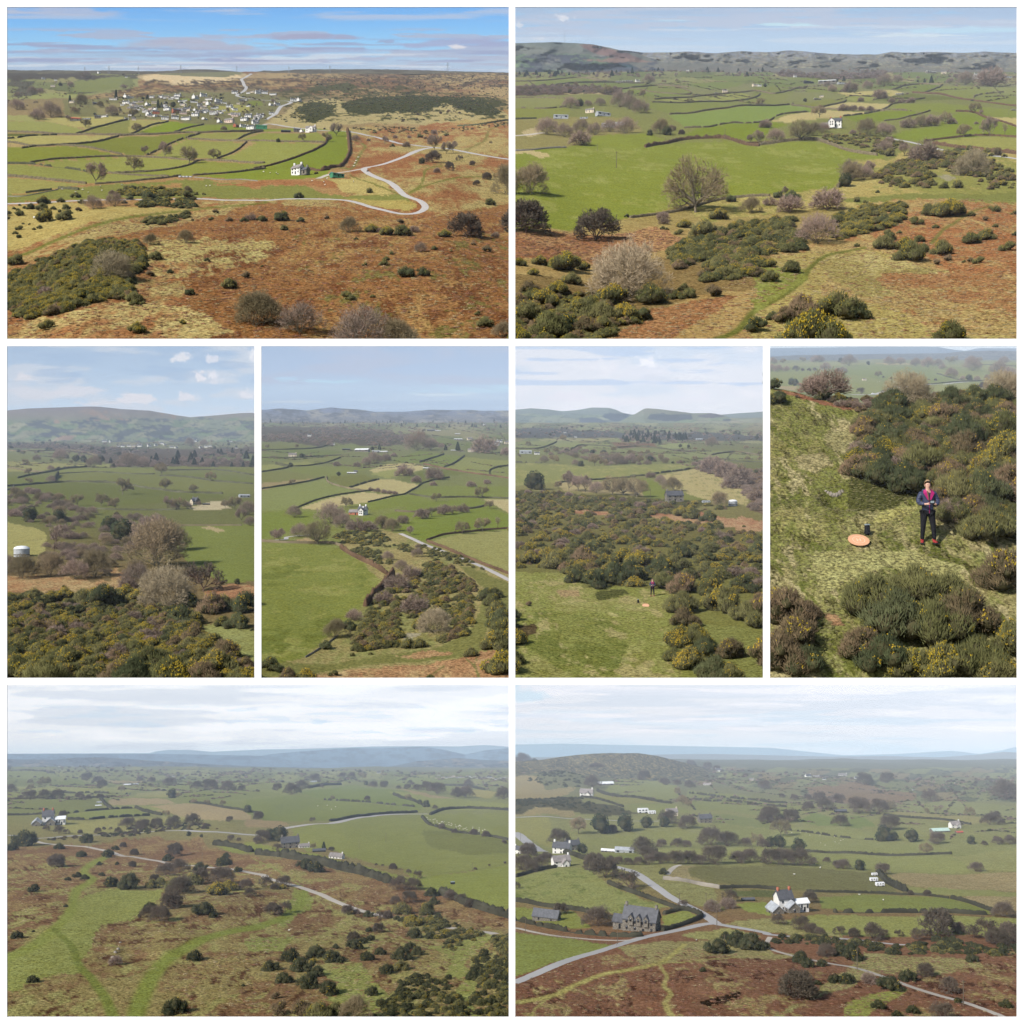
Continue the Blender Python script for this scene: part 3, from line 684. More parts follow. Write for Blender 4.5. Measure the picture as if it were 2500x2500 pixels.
def hedges(s,t,where=None):
 """lines: mkey h w [gaps] : label : path"""
 for ln in t.strip().splitlines():
  a,lab,path=[q.strip() for q in ln.split(':')];a=a.split();mk=a[0];cat = 'wall' if mk == 'stone' else 'hedge'
  hedge(s,lab,path,float(a[1])/ZF,float(a[2])/ZF,mk,cat,gaps=float(a[3]) if len(a)>3 else 0,twig=0 if mk == 'stone' else 1.0)
def fence(s,label,path,h,n,rails=2,m='wood',group=None):
 P=clipP(s,spline(pts(path),4));C=at(s,P[:,0],P[:,1]);seg=np.r_[0,np.cumsum(np.hypot(*(np.diff(C[:,:2],axis=0).T)))];t=np.linspace(0,seg[-1],n)
 x=np.interp(t,seg,C[:,0]);y=np.interp(t,seg,C[:,1]);G=onground(s,x,y);H=h*K*y;root=empty('post_and_wire_fence',tuple(G[0]));tag(root,label,'fence')
 pm=box_mesh('post',.07,.07,1.06,M[m])
 for i in range(n):
  p=link('post',pm,root);p.location=Vector(G[i])-Vector(G[0]);p.location.z-=.06*H[i];p.scale=(H[i],)*3
 for r_ in range(rails):
  sg=[(Vector(G[i])-Vector(G[0])+Vector((0,0,H[i]*(.45+.4*r_))),Vector(G[i+1])-Vector(G[0])+Vector((0,0,H[i+1]*(.45+.4*r_))),H[i]*.02,H[i+1]*.02) for i in range(n-1)]
  V,F=tubes(sg,3);link('wire',mesh_np('wire',np.array([tuple(v) for v in V]),np.array(F),M[m]),root)
 REG.append((root,s,P[len(P)//2][0],P[len(P)//2][1],None,h,None));return root
# ---------------------------------------------------------------- buildings
M['render']=mat('white_render',(.66,.65,.62),.10,3,.9,.1)
M['cream']=mat('cream_render',(.58,.50,.38),.08,3,.9,.1)
M['pinkr']=mat('pale_pink_render',(.62,.48,.40),.08,3,.9,.1)
M['slate']=mat('slate_roof',(.085,.088,.098),.25,6,.6,.3,inst=.25)
M['tile']=mat('grey_tile_roof',(.21,.19,.18),.2,6,.7,.2,inst=.2)
M['glass']=mat('window_glass',(.03,.035,.045),.3,3,.15,.6)
M['rub']=mat('rubble_stone_wall',(.16,.145,.12),.5,14,.9,.1,bump=.5)
M['brick']=mat('red_brick',(.33,.12,.07),.25,12,.9,.1)
M['tin']=mat('corrugated_sheet',(.34,.36,.38),.2,4,.45,.4)
M['tinw']=mat('pale_roof_sheet',(.72,.74,.75),.08,4,.45,.4)
M['green']=mat('green_sheet',(.045,.20,.10),.12,4,.5,.3)
M['pgreen']=mat('pale_green_roof_sheet',(.42,.55,.48),.1,4,.5,.3)
M['teal']=mat('teal_roof_sheet',(.06,.30,.30),.12,4,.5,.3)
M['blue']=mat('blue_sheet',(.04,.16,.42),.12,4,.5,.3)
M['redr']=mat('red_roof_sheet',(.42,.09,.06),.15,4,.6,.3)
M['dark']=mat('black_opening',(.018,.018,.02),.3,3,.9,.05)
M['wood']=mat('weathered_timber',(.13,.105,.075),.3,6,.9,.05)
M['tarmac']=mat('pale_worn_tarmac',(.40,.375,.35),.10,.05,.9,.1)
M['lane']=mat('grey_lane_surface',(.37,.36,.345),.12,.3,.9,.1)
M['track']=mat('stony_track',(.42,.38,.32),.2,.4,.95,.05)
M['steel']=mat('galvanised_steel',(.22,.24,.27),.1,3,.5,.4,metal=.3)
M['fleece']=mat('sheep_fleece',(.70,.66,.56),.1,9,.95,.05)
M['carw']=mat('white_car_paint',(.75,.76,.78),.03,3,.25,.5)
M['card']=mat('dark_car_paint',(.04,.045,.055),.1,3,.25,.5)
def box_mesh(name,w,d,h,m,z0=0.0):
 V=[(sx*w/2,sy*d/2,z0+z) for z in (0,h) for sx,sy in ((-1,-1),(1,-1),(1,1),(-1,1))]
 F=[(3,2,1,0),(4,5,6,7),(0,1,5,4),(1,2,6,5),(2,3,7,6),(3,0,4,7)]
 return mesh_np(name,np.array(V),np.array(F),m)
def gable_wall(name,L,D,H,R,m):                # ridge along x
 V=[(-L/2,-D/2,-.15),(L/2,-D/2,-.15),(L/2,D/2,-.15),(-L/2,D/2,-.15),(-L/2,-D/2,H),(L/2,-D/2,H),(L/2,D/2,H),(-L/2,D/2,H),(-L/2,0,H+R),(L/2,0,H+R)]
 F=[(0,1,5,4),(2,3,7,6),(1,2,6),(1,6,5),(3,0,4),(3,4,7),(5,6,9),(7,4,8)]
 me=bpy.data.meshes.new(name);me.from_pydata(V,[],F);me.materials.append(m);me.update();return me
def gable_roof(name,L,D,H,R,m,ov=.06,th=.05):
 bm=bmesh.new();
 for sy in (-1,1):
  a=(D/2+ov);zz=H-R*(ov/(D/2));x=L/2+ov*.8
  q=[(-x,sy*a,zz+.01),(x,sy*a,zz+.01),(x,0,H+R+.01),(-x,0,H+R+.01)];lo=[bm.verts.new(p) for p in q];hi=[bm.verts.new((p[0],p[1],p[2]+th)) for p in q]
  bm.faces.new(lo);bm.faces.new(hi)
  for i in range(4): j=(i+1) % 4;bm.faces.new([lo[i],lo[j],hi[j],hi[i]])
 bmesh.ops.recalc_face_normals(bm,faces=bm.faces);me=bpy.data.meshes.new(name);bm.to_mesh(me);bm.free();me.materials.append(m);return me
_bm={}
def part(root,name,me,loc=(0,0,0),rz=0.0):
 o=link(name,me,root);o.location=loc;o.rotation_euler=(0,0,rz);return o
def block(root,L,D,H,R,wall,roof,x=0,y=0,rz=0,wins=3,floors=2,door=True,chim=1,gwin=0,ww=.11,wh=.15,chm=None,winm='glass',ov=.06):
 """one gabled range; unit = height to the eaves of the main block; windows, doors and chimneys as parts"""
 H*=.76;R*=.85;W_=part(root,'wall',gable_wall('wall',L,D,H,R,M[wall]),(x,y,0),rz);r=part(root,'roof',gable_roof('roof',L,D,H,R,M[roof],ov),(x,y,0),rz)
 wm=_bm.setdefault(('w',ww,wh,winm),box_mesh('window',ww,.02,wh,M[winm]))
 fh=H/floors
 for fl in range(floors):
  for i in range(wins):
   wx=(i+.5)/wins*L-L/2
   for sy in (-1,1):
    if door and fl==0 and i==wins//2 and sy==-1:
     k=part(root,'door',_bm.setdefault('door',box_mesh('door',.11,.02,.26,M['dark'])),(0,0,0));
     hh=0
    else: k=part(root,'window',wm);hh=fl*fh+fh*.38
    c,s_=math.cos(rz),math.sin(rz);lx,ly=wx,sy*(D/2+.008);k.location=(x+lx*c-ly*s_,y+lx*s_+ly*c,hh);k.rotation_euler=(0,0,rz)
  for g in range(gwin):
   for sx in (-1,1):
    k=part(root,'window',wm);lx,ly=sx*(L/2+.008),(g+.5)/gwin*D*.7-D*.35;c,s_=math.cos(rz),math.sin(rz)
    k.location=(x+lx*c-ly*s_,y+lx*s_+ly*c,fl*fh+fh*.38);k.rotation_euler=(0,0,rz+math.pi/2)
 for i in range(chim):
  lx=(-1 if i else 1)*(L/2-.09);c,s_=math.cos(rz),math.sin(rz)
  part(root,'chimney',_bm.setdefault(('ch',chm or wall),box_mesh('chimney',.14,.12,.34,M[chm or wall])),(x+lx*c,y+lx*s_,H+R-.12),rz)
 return W_
def house(s,u,v,wpx,kind='white',rz=0.0,label=None,cat='house',look=None,group=None):
 """wpx = length of the house in photograph px"""
 root=empty({'barn': 'farm_barn','shed': 'farm_shed'}.get(cat,'house') if cat != 'house' else 'house',at1(s,u,v),rz);m=pxm(s,v)
 k=kind
 if k == 'white': block(root,1.5,.8,.75,.42,'render','slate',chim=2);L=1.5
 elif k == 'whiteg': block(root,1.5,.8,.75,.42,'render','tile',chim=1);block(root,.6,.6,.6,.34,'render','tile',.2,-.5,math.pi/2,wins=1,floors=1,door=False,chim=0,gwin=1);L=1.5
 elif k == 'terrace': block(root,2.6,.75,.72,.38,'render','slate',wins=6,chim=2);L=2.6
 elif k == 'bungalow': block(root,1.8,.9,.42,.40,'render','tile',wins=4,floors=1,chim=1);L=1.8
 elif k == 'brick': block(root,1.4,.8,.75,.42,'brick','slate',chim=1);L=1.4
 elif k == 'cream': block(root,1.5,.8,.75,.42,'cream','tile',chim=1);L=1.5
 elif k == 'pink': block(root,1.8,.8,.6,.42,'pinkr','tile',wins=4,chim=1);L=1.8
 elif k == 'stone': block(root,1.5,.8,.75,.42,'rub','slate',chim=2);L=1.5
 elif k == 'barn': block(root,2.4,1.1,.55,.3,'tin','tin',wins=3,floors=1,door=True,chim=0,ww=.35,wh=.3,winm='dark');L=2.4
 elif k == 'wbarn': block(root,2.6,1.0,.45,.26,'rub','tinw',wins=4,floors=1,door=True,chim=0,ww=.4,wh=.28,winm='dark');L=2.6
 elif k == 'dbarn': block(root,2.6,1.0,.5,.28,'dark','slate',wins=2,floors=1,door=False,chim=0);L=2.6
 elif k == 'gbarn': block(root,1.8,1.1,.55,.28,'green','green',wins=2,floors=1,door=True,chim=0,winm='dark');L=1.8
 elif k == 'pbarn': block(root,2.4,1.1,.4,.26,'rub','pgreen',wins=3,floors=1,door=True,chim=0,winm='dark');L=2.4
 elif k == 'rbarn': block(root,1.8,.9,.45,.28,'rub','redr',wins=2,floors=1,door=True,chim=0,winm='dark');L=1.8
 sc=wpx*m/L*.86;root.scale=(sc,sc,sc*(.8 if wpx<26 else 1));tag(root,label,cat,group);REG.append((root,s,u,v,None if label else (look or 'small %s %s' % ({'white': 'white gabled','whiteg': 'white grey-roofed','terrace': 'long white terraced','bungalow': 'low white','brick': 'red brick','cream': 'cream','pink': 'pale pink','stone': 'grey stone','barn': 'grey metal','wbarn': 'pale-roofed','dbarn': 'dark open','gbarn': 'green metal','pbarn': 'pale green','rbarn': 'red-roofed'}[k],cat)),wpx,kind));return root
def pole(s,u,v,h,label=None,arms=1,look='wooden power pole'):
 root=empty('utility_pole',at1(s,u,v));H=h*pxm(s,v);V,F=tubes([(Vector((0,0,-.03)),Vector((0,0,1)),.020,.015)],6)
 key = 'pole';me=_bm.setdefault(key,mesh_np('post',np.array([tuple(q) for q in V]),np.array(F),M['wood']));part(root,'post',me)
 if arms: part(root,'crossarm',_bm.setdefault('arm',box_mesh('crossarm',.16,.014,.016,M['wood'])),(0,-.015,.93))
 root.scale=(H,)*3;tag(root,label,'utility pole');REG.append((root,s,u,v,None if label else look,h,'pole'));return root
def pylon(s,u,v,h,look='distant steel lattice pylon'):
 root=empty('electricity_pylon',at1(s,u,v));H=h*pxm(s,v);sg=[]
 z=[0,.2,.38,.54,.68,.8,.9,1];w_=[.11,.085,.065,.05,.04,.035,.03,.004]
 for i in range(7):
  for a in range(4):
   t=math.pi/4+a*math.pi/2;t2=t+math.pi/2;p=lambda tt,k: Vector((math.cos(tt)*w_[k]*1.3,math.sin(tt)*w_[k]*1.3,z[k]))
   sg+=[(p(t,i),p(t,i+1),.007,.007),(p(t,i),p(t2,i+1),.004,.004)]
 V,F=tubes(sg,3);me=_bm.setdefault('pyl',mesh_np('lattice',np.array([tuple(q) for q in V]),np.array(F),M['steel']));part(root,'lattice',me)
 for zz,ww in ((.7,.34),(.82,.26),(.92,.2)): part(root,'crossarm',_bm.setdefault(('ca',zz),box_mesh('crossarm',ww,.012,.014,M['steel'])),(0,0,zz))
 root.scale=(H,)*3;tag(root,None,'pylon');REG.append((root,s,u,v,look,h,'pylon'));return root
_sheep=None
def sheep(s,u,v,w):
 global _sheep
 if _sheep is None:
  bm=bmesh.new()
  def blob(c,r,mi):
   q=bmesh.ops.create_icosphere(bm,subdivisions=2,radius=1,matrix=Matrix.Translation(c) @ Matrix.Diagonal((*r,1)))
   for f in {f for v_ in q['verts'] for f in v_.link_faces}: f.material_index=mi
  blob((0,0,.52),(.48,.25,.27),0);blob((.30,0,.60),(.22,.19,.2),0)
  body=bpy.data.meshes.new('fleece');bm.to_mesh(body);bm.free();body.materials.append(M['fleece'])
  bm=bmesh.new();blob((.60,0,.70),(.16,.09,.11),0);blob((.52,.1,.78),(.04,.07,.03),0);blob((.52,-.1,.78),(.04,.07,.03),0)
  head=bpy.data.meshes.new('head');bm.to_mesh(head);bm.free();head.materials.append(M['fleece'])
  V,F=tubes([(Vector((x,y,0)),Vector((x*.95,y,.4)),.035,.055) for x in (-.3,.3) for y in (-.13,.13)],5)
  legs=mesh_np('legs',np.array([tuple(q) for q in V]),np.array(F),M['dark']);_sheep=(body,head,legs)
 root=empty('sheep',at1(s,u,v),r3.uniform(0,6.28));sc=w*pxm(s,v)/1.2;root.scale=(sc,)*3
 for n_,me in zip(('body','head','legs'),_sheep): part(root,n_,me)
 tag(root,None,'sheep');REG.append((root,s,u,v,'small white sheep',w,'sheep'));return root
_car={}
def car(s,u,v,w,paint='carw',rz=0.0,look='small white parked car'):
 if paint not in _car:
  prof=[(-.95,.18),(-.98,.42),(-.85,.52),(-.6,.56),(-.42,.80),(.28,.82),(.52,.56),(.92,.46),(.98,.3),(.95,.18)]
  bm=bmesh.new();a=[bm.verts.new((x,-.4,z)) for x,z in prof];b=[bm.verts.new((x,.4,z)) for x,z in prof];bm.faces.new(a);bm.faces.new(b)
  for i in range(len(prof)): j=(i+1) % len(prof);bm.faces.new([a[i],a[j],b[j],b[i]])
  bmesh.ops.recalc_face_normals(bm,faces=bm.faces);me=bpy.data.meshes.new('body');bm.to_mesh(me);bm.free();me.materials.append(M[paint])
  V,F=tubes([(Vector((0,-.04,0)),Vector((0,.04,0)),.17,.17)],12);V+=[Vector((0,-.04,0)),Vector((0,.04,0))]
  wh=bpy.data.meshes.new('wheel');wh.from_pydata([tuple(q) for q in V],[],F+[(24,i,(i+1) % 12) for i in range(12)]+[(25,12+(i+1) % 12,12+i) for i in range(12)]);wh.materials.append(M['dark'])
  gl=mesh_np('side_window',np.array([(-.55,0,.57),(.42,0,.57),(.24,0,.77),(-.38,0,.77)]),np.array([[0,1,2,3]]),M['glass']);ws=mesh_np('windscreen',np.array([(.53,-.36,.57),(.53,.36,.57),(.31,.33,.79),(.31,-.33,.79)]),np.array([[0,1,2,3]]),M['glass'])
  _car[paint]=(me,wh,gl,ws)
 me,wh,gl,ws=_car[paint];root=empty('parked_car',at1(s,u,v),rz);part(root,'body',me)
 for x in (-.6,.6):
  for y in (-.37,.37): part(root,'wheel',wh,(x,y,.17))
 for y in (-.405,.405): part(root,'side_window',gl,(0,y,0))
 part(root,'windscreen',ws,(.012,0,.012));root.scale=(w*pxm(s,v)/1.95,)*3;tag(root,None,'car');REG.append((root,s,u,v,look,w,'car'));return root
def xy(c,x,y): return OX[c[0]]+x/ZF,OY[c[1]]+y/ZF
def land(s,t):
 L=[]
 for ln in t.strip().splitlines():
  c,x,y,n=ln.split(None,3);u,v=xy(c,float(x),float(y));L.append((n.strip(),u,v))
 LAND[s.key]=L
# ================================================================ top left view: village, common and white lane
s=VIEWS['p1'];s.glabel = 'rust-brown bracken common and hedged green fields below the village, top left view';s.slabel = 'blue sky with thin grey cloud bands, top left view'
G1=(146,150,88);G2=(128,138,72);G3=(112,148,58);TAN=(178,164,116);DRY=(186,166,118);BR=(168,118,84);MOOR=(120,96,74)
sheet(s,178,835,[
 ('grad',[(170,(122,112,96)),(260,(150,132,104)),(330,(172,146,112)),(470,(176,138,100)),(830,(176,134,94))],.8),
 ('mix',(176,152,118),(140,104,82),.8,3.2,.50,'a1 1050 560 1932 520 b1 1932 520 b1 1932 900 b1 800 900 700 700 a1 1932 640 600 740 900 640'),
 ('mix',(184,164,118),(164,112,80),1,9,.50,'b1 640 950 1932 800 b1 2100 1300 b2 2100 1400 a2 -400 1400 a2 -400 600 800 400 1900 240 b2 700 250 b1 700 1250'),
 ('mix',(160,114,78),(178,142,98),1,14,.62,'b2 60 290 1200 420 2100 200 2100 1400 a2 1500 1400 a2 1300 700 400 700 1100 500 1800 330'),
 ('poly',(146,150,108),.4,6,'a1 -400 520 600 520 1050 570 1000 640 560 720 -400 760'),
 ('mosaic',[(120,132,92),(140,140,100),(96,92,84),(150,145,108),(104,118,80)],60,'a1 -400 545 1000 530 1050 560 960 640 600 690 -400 740'),
 ('poly',(122,138,88),.3,5,'a1 520 620 700 560 960 580 900 630 740 665 520 660'),
 ('poly',(150,156,104),.3,5,'a1 230 700 420 680 680 690 560 720 230 730'),
 ('poly',(86,78,74),.9,10,'a1 -400 530 300 530 700 545 900 580 600 590 350 580 -400 600'),
 ('poly',(190,168,140),.5,3,'a1 1000 562 1180 540 1760 540 1860 556 1720 604 1480 626 1060 612'),
 ('poly',(222,200,174),.5,2,'a1 1050 572 1200 552 1740 552 1790 566 1700 604 1480 622 1070 608'),
 ('speck',(224,196,164),.5,40,.52,'a1 1075 560 1750 555 1700 600 1480 618 1080 606'),
 ('poly',(128,126,100),.4,4,'a1 1150 530 1450 512 1680 524 1790 545 1700 560 1180 556'),
 ('speck',(92,76,64),.9,26,.50,'a1 900 640 1100 615 1932 570 b1 700 520 b1 1900 530 1900 640 700 660 b1 100 660 a1 1300 700 600 740'),
 ('speck',(84,80,52),1,22,.47,'b1 380 620 760 610 1400 660 1870 720 1870 840 1600 860 1100 800 700 820 260 800 a1 1932 700'),
 ('poly',(182,166,128),.6,8,'b1 100 880 320 740 560 700 700 740 1000 700 1900 830 1900 860 1500 880 1100 880 700 900 540 960 240 910'),
 ('speck',(80,80,50),1,26,.55,'b1 300 720 1900 720 1870 870 1400 870 1100 880 300 890'),
 ('poly',(72,74,44),1,5,'b1 630 745 760 720 1000 700 1300 690 1500 720 1700 740 1830 830 1760 850 1640 840 1400 770 1300 810 1000 815 800 825 680 800'),
 ('poly',(76,78,46),1,5,'b1 290 790 420 730 600 760 560 830 470 900 380 880 360 830'),
 ('poly',(86,84,54),1,5,'b1 390 640 700 620 760 640 700 665 420 660'),
 ('poly',(128,124,92),.6,6,'a1 480 750 900 730 1300 690 1932 690 b1 300 720 150 800 60 920 a1 1932 930 1700 930 1000 880 700 900 480 870'),
 ('poly',(148,138,104),.6,6,'a1 700 790 1000 780 1000 860 700 850'),
 ('poly',(120,150,72),.3,3,'a1 1300 760 1400 740 1400 775 1310 780'),('poly',(112,138,66),.3,3,'a1 1830 740 1932 735 1932 770 1840 770'),
 ('poly',(168,162,100),.5,4,'a1 1520 790 1850 770 1840 810 1640 825'),
 # fields, far to near
 ('poly',(160,158,108),.3,3,'a1 -400 820 80 850 230 850 300 880 240 892 -400 895'),
 ('poly',(152,154,96),.3,2,'a1 -400 900 340 893 620 955 560 978 -400 975'),
 ('poly',(176,166,112),.4,3,'a1 240 880 600 860 900 870 930 890 700 945 560 940 340 893'),
 ('poly',(138,138,82),.3,2,'a1 560 978 940 885 1240 900 1130 950 980 988'),
 ('poly',(166,158,104),.4,2,'a1 940 885 1240 898 1000 975 970 985 940 960 960 890'),
 ('poly',(106,156,48),.25,1,'a1 985 985 1240 900 1490 903 1280 975 1100 985'),
 ('poly',(116,150,66),.25,1,'a1 1300 975 1490 908 1700 905 1932 920 b1 470 930 560 950 a1 1932 950 1640 965'),
 ('poly',(94,110,56),.4,2,'a1 -400 978 380 990 -400 1025'),
 ('poly',(176,166,110),.4,2,'a1 -400 1035 200 1000 500 995 870 1000 700 1045 250 1078 52 1050'),
 ('poly',(178,156,116),.4,2,'a1 -400 1050 52 1055 240 1082 60 1105 -400 1115'),
 ('poly',(122,134,62),.3,2,'a1 500 1075 860 1010 1470 988 1380 1035 1080 1115 900 1120'),
 ('poly',(152,150,88),.3,2,'a1 1380 1035 1480 985 1900 962 1730 1045'),
 ('poly',(140,148,78),.3,2,'a1 1750 1045 1932 965 b1 470 965 540 1060 b1 0 1055'),
 ('poly',(150,150,86),.3,2,'a1 1110 1120 1380 1042 1820 1055 1600 1145 1240 1135'),
 ('poly',(128,142,60),.3,2,'a1 -400 1100 260 1085 480 1080 900 1130 330 1180 250 1205 -400 1200'),
 ('poly',(150,152,84),.3,2,'a1 330 1185 1000 1125 1240 1135 1470 1160 1240 1215 850 1250 620 1225 320 1210'),
 ('poly',(146,152,84),.3,2,'a1 1620 1150 1900 1058 b1 540 1065 470 1110 150 1215 0 1190 a1 1932 1200'),
 ('poly',(138,148,72),.3,2,'a1 850 1250 1240 1215 1500 1160 1932 1200 b1 160 1215 0 1250 a2 1900 10 1400 75 1200 70 800 20'),
 ('poly',(150,150,86),.35,2,'a1 -400 1210 250 1215 560 1220 850 1262 a2 1240 75 950 115 620 120 52 55 -400 40'),
 ('poly',(158,152,94),.4,2,'a2 -400 45 52 70 640 130 430 165 60 195 -400 200'),
 ('poly',(116,152,56),.25,2,'a2 1420 85 1620 60 1932 0 b1 150 1215 560 1060 500 1000 560 950 680 960 700 1150 620 1250 b2 560 40 540 110 b2 0 120 a2 1800 115 1620 105'),
 ('poly',(108,146,52),.25,2,'b1 380 1150 520 1060 560 960 690 970 690 1150 630 1240 b1 0 1260 b2 0 40'),
 # grazed sward and tracks below the fields
 ('poly',(134,136,78),.4,8,'a2 -400 240 430 170 1300 115 1800 130 1932 140 b2 0 180 300 170 700 260 1100 250 b2 1180 320 1050 350 600 280 0 262 a2 1932 262 -400 255'),
 ('poly',(176,138,98),.7,6,'a2 1110 150 1340 135 1340 165 1150 165'),('poly',(172,120,86),.8,8,'a2 1560 140 1932 120 b2 500 130 740 190 400 170 b2 0 170'),
 ('poly',(186,166,112),.6,7,'a2 -400 270 620 275 640 350 900 330 1400 340 900 420 500 520 -400 720'),
 ('poly',(190,172,118),.6,8,'b2 500 130 900 110 1020 230 980 262 700 230 600 150'),('poly',(182,164,104),.5,6,'b2 660 290 1190 300 1180 350 1020 350'),
 ('line',(120,124,66),.5,5,12,'b2 60 290 a2 1932 305 1400 350 1000 410 700 490 400 575 200 640 0 680'),
 ('line',(124,124,66),.4,5,4,'b2 1380 15 1270 50 1250 130 1230 190 1150 245'),('line',(118,122,60),.4,4,7,'b2 1680 75 1500 110 1260 200 1150 245'),
 ('line',(116,118,62),.5,3,4,'b2 700 85 780 130 900 180 1050 250'),('line',(126,128,74),.4,4,6,'b1 790 1050 820 1080 780 1150 720 1260 b2 640 20'),
 ('line',(134,126,78),.5,3,6,'b1 1870 910 1740 950 1700 1030 1560 1110'),('line',(112,96,62),.7,3,5,'b2 1250 540 1450 580 1600 625 1932 680'),
 ('line',(150,134,84),.5,3,2,'b1 300 750 330 830 340 870'),('line',(140,130,84),.6,2,3,'b1 1600 1140 1500 1200 1250 1260'),
 ('mix',(192,174,124),(172,122,88),.9,16,.56,'a2 1080 600 1900 560 b2 300 640 100 680 a2 1932 700 1500 850 1080 860'),
 ('mix',(198,178,130),(172,122,88),.9,12,.54,'a2 -400 1160 400 1140 1000 1060 1400 1080 1900 1300 -400 1400'),
 ('speck',(132,88,62),1,50,.56,'a2 1400 500 b2 2000 400 b2 2000 1400 a2 1400 1300'),
 ('speck',(130,118,72),1,44,.62,'b2 300 500 1900 500 1932 1250 300 1250'),
])
sky(s,[(10,(98,170,240)),(60,(120,188,245)),(110,(150,206,245)),(150,(176,200,224)),(180,(172,190,212))],
 [((176,178,200),.75,150,9,.52,.12,78,165,3),((150,160,196),.8,200,6,.56,.1,104,150,9),((196,200,214),.6,260,14,.50,.2,8,42,6),((222,226,232),.6,160,5,.58,.1,135,168,12)],
 [(760,92,140,12,(160,160,190),.9),(945,103,26,5,(150,160,196),.8),(480,112,210,22,(178,178,198),.85),(1130,108,180,17,(160,168,204),.85),(1115,115,26,7,(232,226,228),.9),(130,30,170,14,(186,190,210),.7),(850,122,60,8,(160,168,200),.7),(620,128,330,10,(164,174,204),.6),(300,135,300,8,(160,178,204),.6)],52000,200,1)
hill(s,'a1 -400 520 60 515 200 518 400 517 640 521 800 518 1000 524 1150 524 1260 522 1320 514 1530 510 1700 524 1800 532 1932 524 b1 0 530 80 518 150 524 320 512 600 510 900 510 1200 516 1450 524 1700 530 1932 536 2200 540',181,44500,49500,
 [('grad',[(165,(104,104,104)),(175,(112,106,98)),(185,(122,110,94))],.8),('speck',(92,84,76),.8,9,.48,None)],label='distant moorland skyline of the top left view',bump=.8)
road(s,'white stony lane running level across the bracken common to the hairpin bend','a2 -300 262 52 264 500 266 1000 266 1500 272 1932 282 b2 250 272 520 280 720 305 900 345 1080 372 1200 366 1262 335 1225 298 1110 262 1010 170 930 125 850 80 810 40 830 15 900 0 b1 980 1215 1150 1150 1240 1105 1300 1085',20,15,M['tarmac'],dens=7)
road(s,'grey road crossing the common from the village to the right edge','b1 690 965 800 985 950 1010 1130 1045 1300 1078 1500 1112 1700 1150 1932 1182 2200 1230',14,15,M['lane'])
road(s,'dusty farm track past the green shed','b2 470 118 560 80 680 60 800 30 850 18',14,12,M['track'])
road(s,'pale road climbing out of the village over the moor','b1 90 860 140 830 200 770 260 735 a1 1760 720 1815 660 1780 590 1850 545',10,7,M['lane'])
road(s,'pale village edge road behind the houses','b1 -40 930 100 890 250 910 480 945 690 965',10,10,M['lane'])
hedges(s,'''
hedge 16 20 : long hedge below the leftmost top field : a1 -400 972 52 974 380 984 620 988 980 994 1280 985 1640 970 1932 945
hedge 14 16 : hedge climbing between straw field and olive field : a1 560 980 700 942 940 890
hedge 13 16 : hedge along the left side of the vivid green field : a1 950 990 1060 945 1130 920 1240 900
hedge 12 14 : hedge on the right of the vivid green field : a1 1280 975 1400 930 1500 905
hedge_d 14 16 .1 : dark hedge at the lower edge of the far left field : a1 -400 1030 52 1024 200 1005 420 990
hedge 16 18 : hedge from left edge up to the large tan field corner : a1 -400 1045 52 1050 240 1080 480 1068 700 1045 870 1005
hedge 15 18 .1 : gappy hedge below the olive green field : a1 160 1095 300 1078 520 1075 720 1100 900 1122
hedge 14 18 .1 : hedge slanting down between tan and green fields : a1 860 1000 1100 990 1470 985 1300 1050 1080 1118
hedge 14 16 : hedge right of the round oaks : a1 1380 1035 1560 1040 1820 1050 1932 1052 b1 200 1058 540 1058
hedge 14 16 : hedge climbing to the white house from the oaks : a1 1600 1148 1740 1100 1820 1055
hedge 13 16 : hedge between two small fields below the village : a1 1730 1045 1830 985 1932 950 b1 60 950
hedge_d 18 20 .1 : dark hedge below the wide green field at left edge : a1 -400 1205 240 1210 330 1215 560 1218 640 1232
hedge 14 18 : hedge above the lowest oak : a1 220 1200 450 1165 900 1130 1240 1135 1470 1160
hedge 15 18 : hedge under the lowest oaks : a1 840 1250 1240 1222 1400 1190 1500 1158 1932 1190 b1 0 1195
hedge_r 16 22 : brown hedge rising to the copse below the village : b1 0 1245 150 1210 400 1135 520 1070 540 1010
hedge_r 26 34 : tall brown hedge bounding the last green field on the right : b1 690 960 700 1050 705 1130 680 1190 640 1250 b2 600 20 500 42
hedge 20 24 : hedge sloping down to the sheep gate at left : a2 -400 40 52 62 380 95 640 128
hedge 16 20 : hedge from the tall ash to the sheep pens : a2 700 135 1000 115 1240 92 1330 80
hedge 15 18 : hedge falling from the left to the sheep pens : a2 800 10 1000 40 1240 78
hedge 16 20 : hedge climbing right of the sheep pens : a2 1420 75 1620 55 1932 10 b1 60 1240
hedge_d 18 20 : dark hedge stub by the small wall at left edge : a2 190 190 380 175
hedge_d 22 26 : dark hedge stub beside the grazing sheep : a2 430 170 580 185
stone 8 8 : low stone wall along the green sward right of the pens : a2 1430 100 1620 115 1780 115 1900 130
stone 8 8 : tumbled stone wall at the left edge above the lane : a2 60 212 190 212 430 178
hedge_r 20 20 : garden hedge behind the white farmhouse : b1 400 1262 b2 480 50 560 40
hedge_d 12 14 : dark moor hedge under the far gorse at right : b1 1500 900 1700 905 1932 880
''')
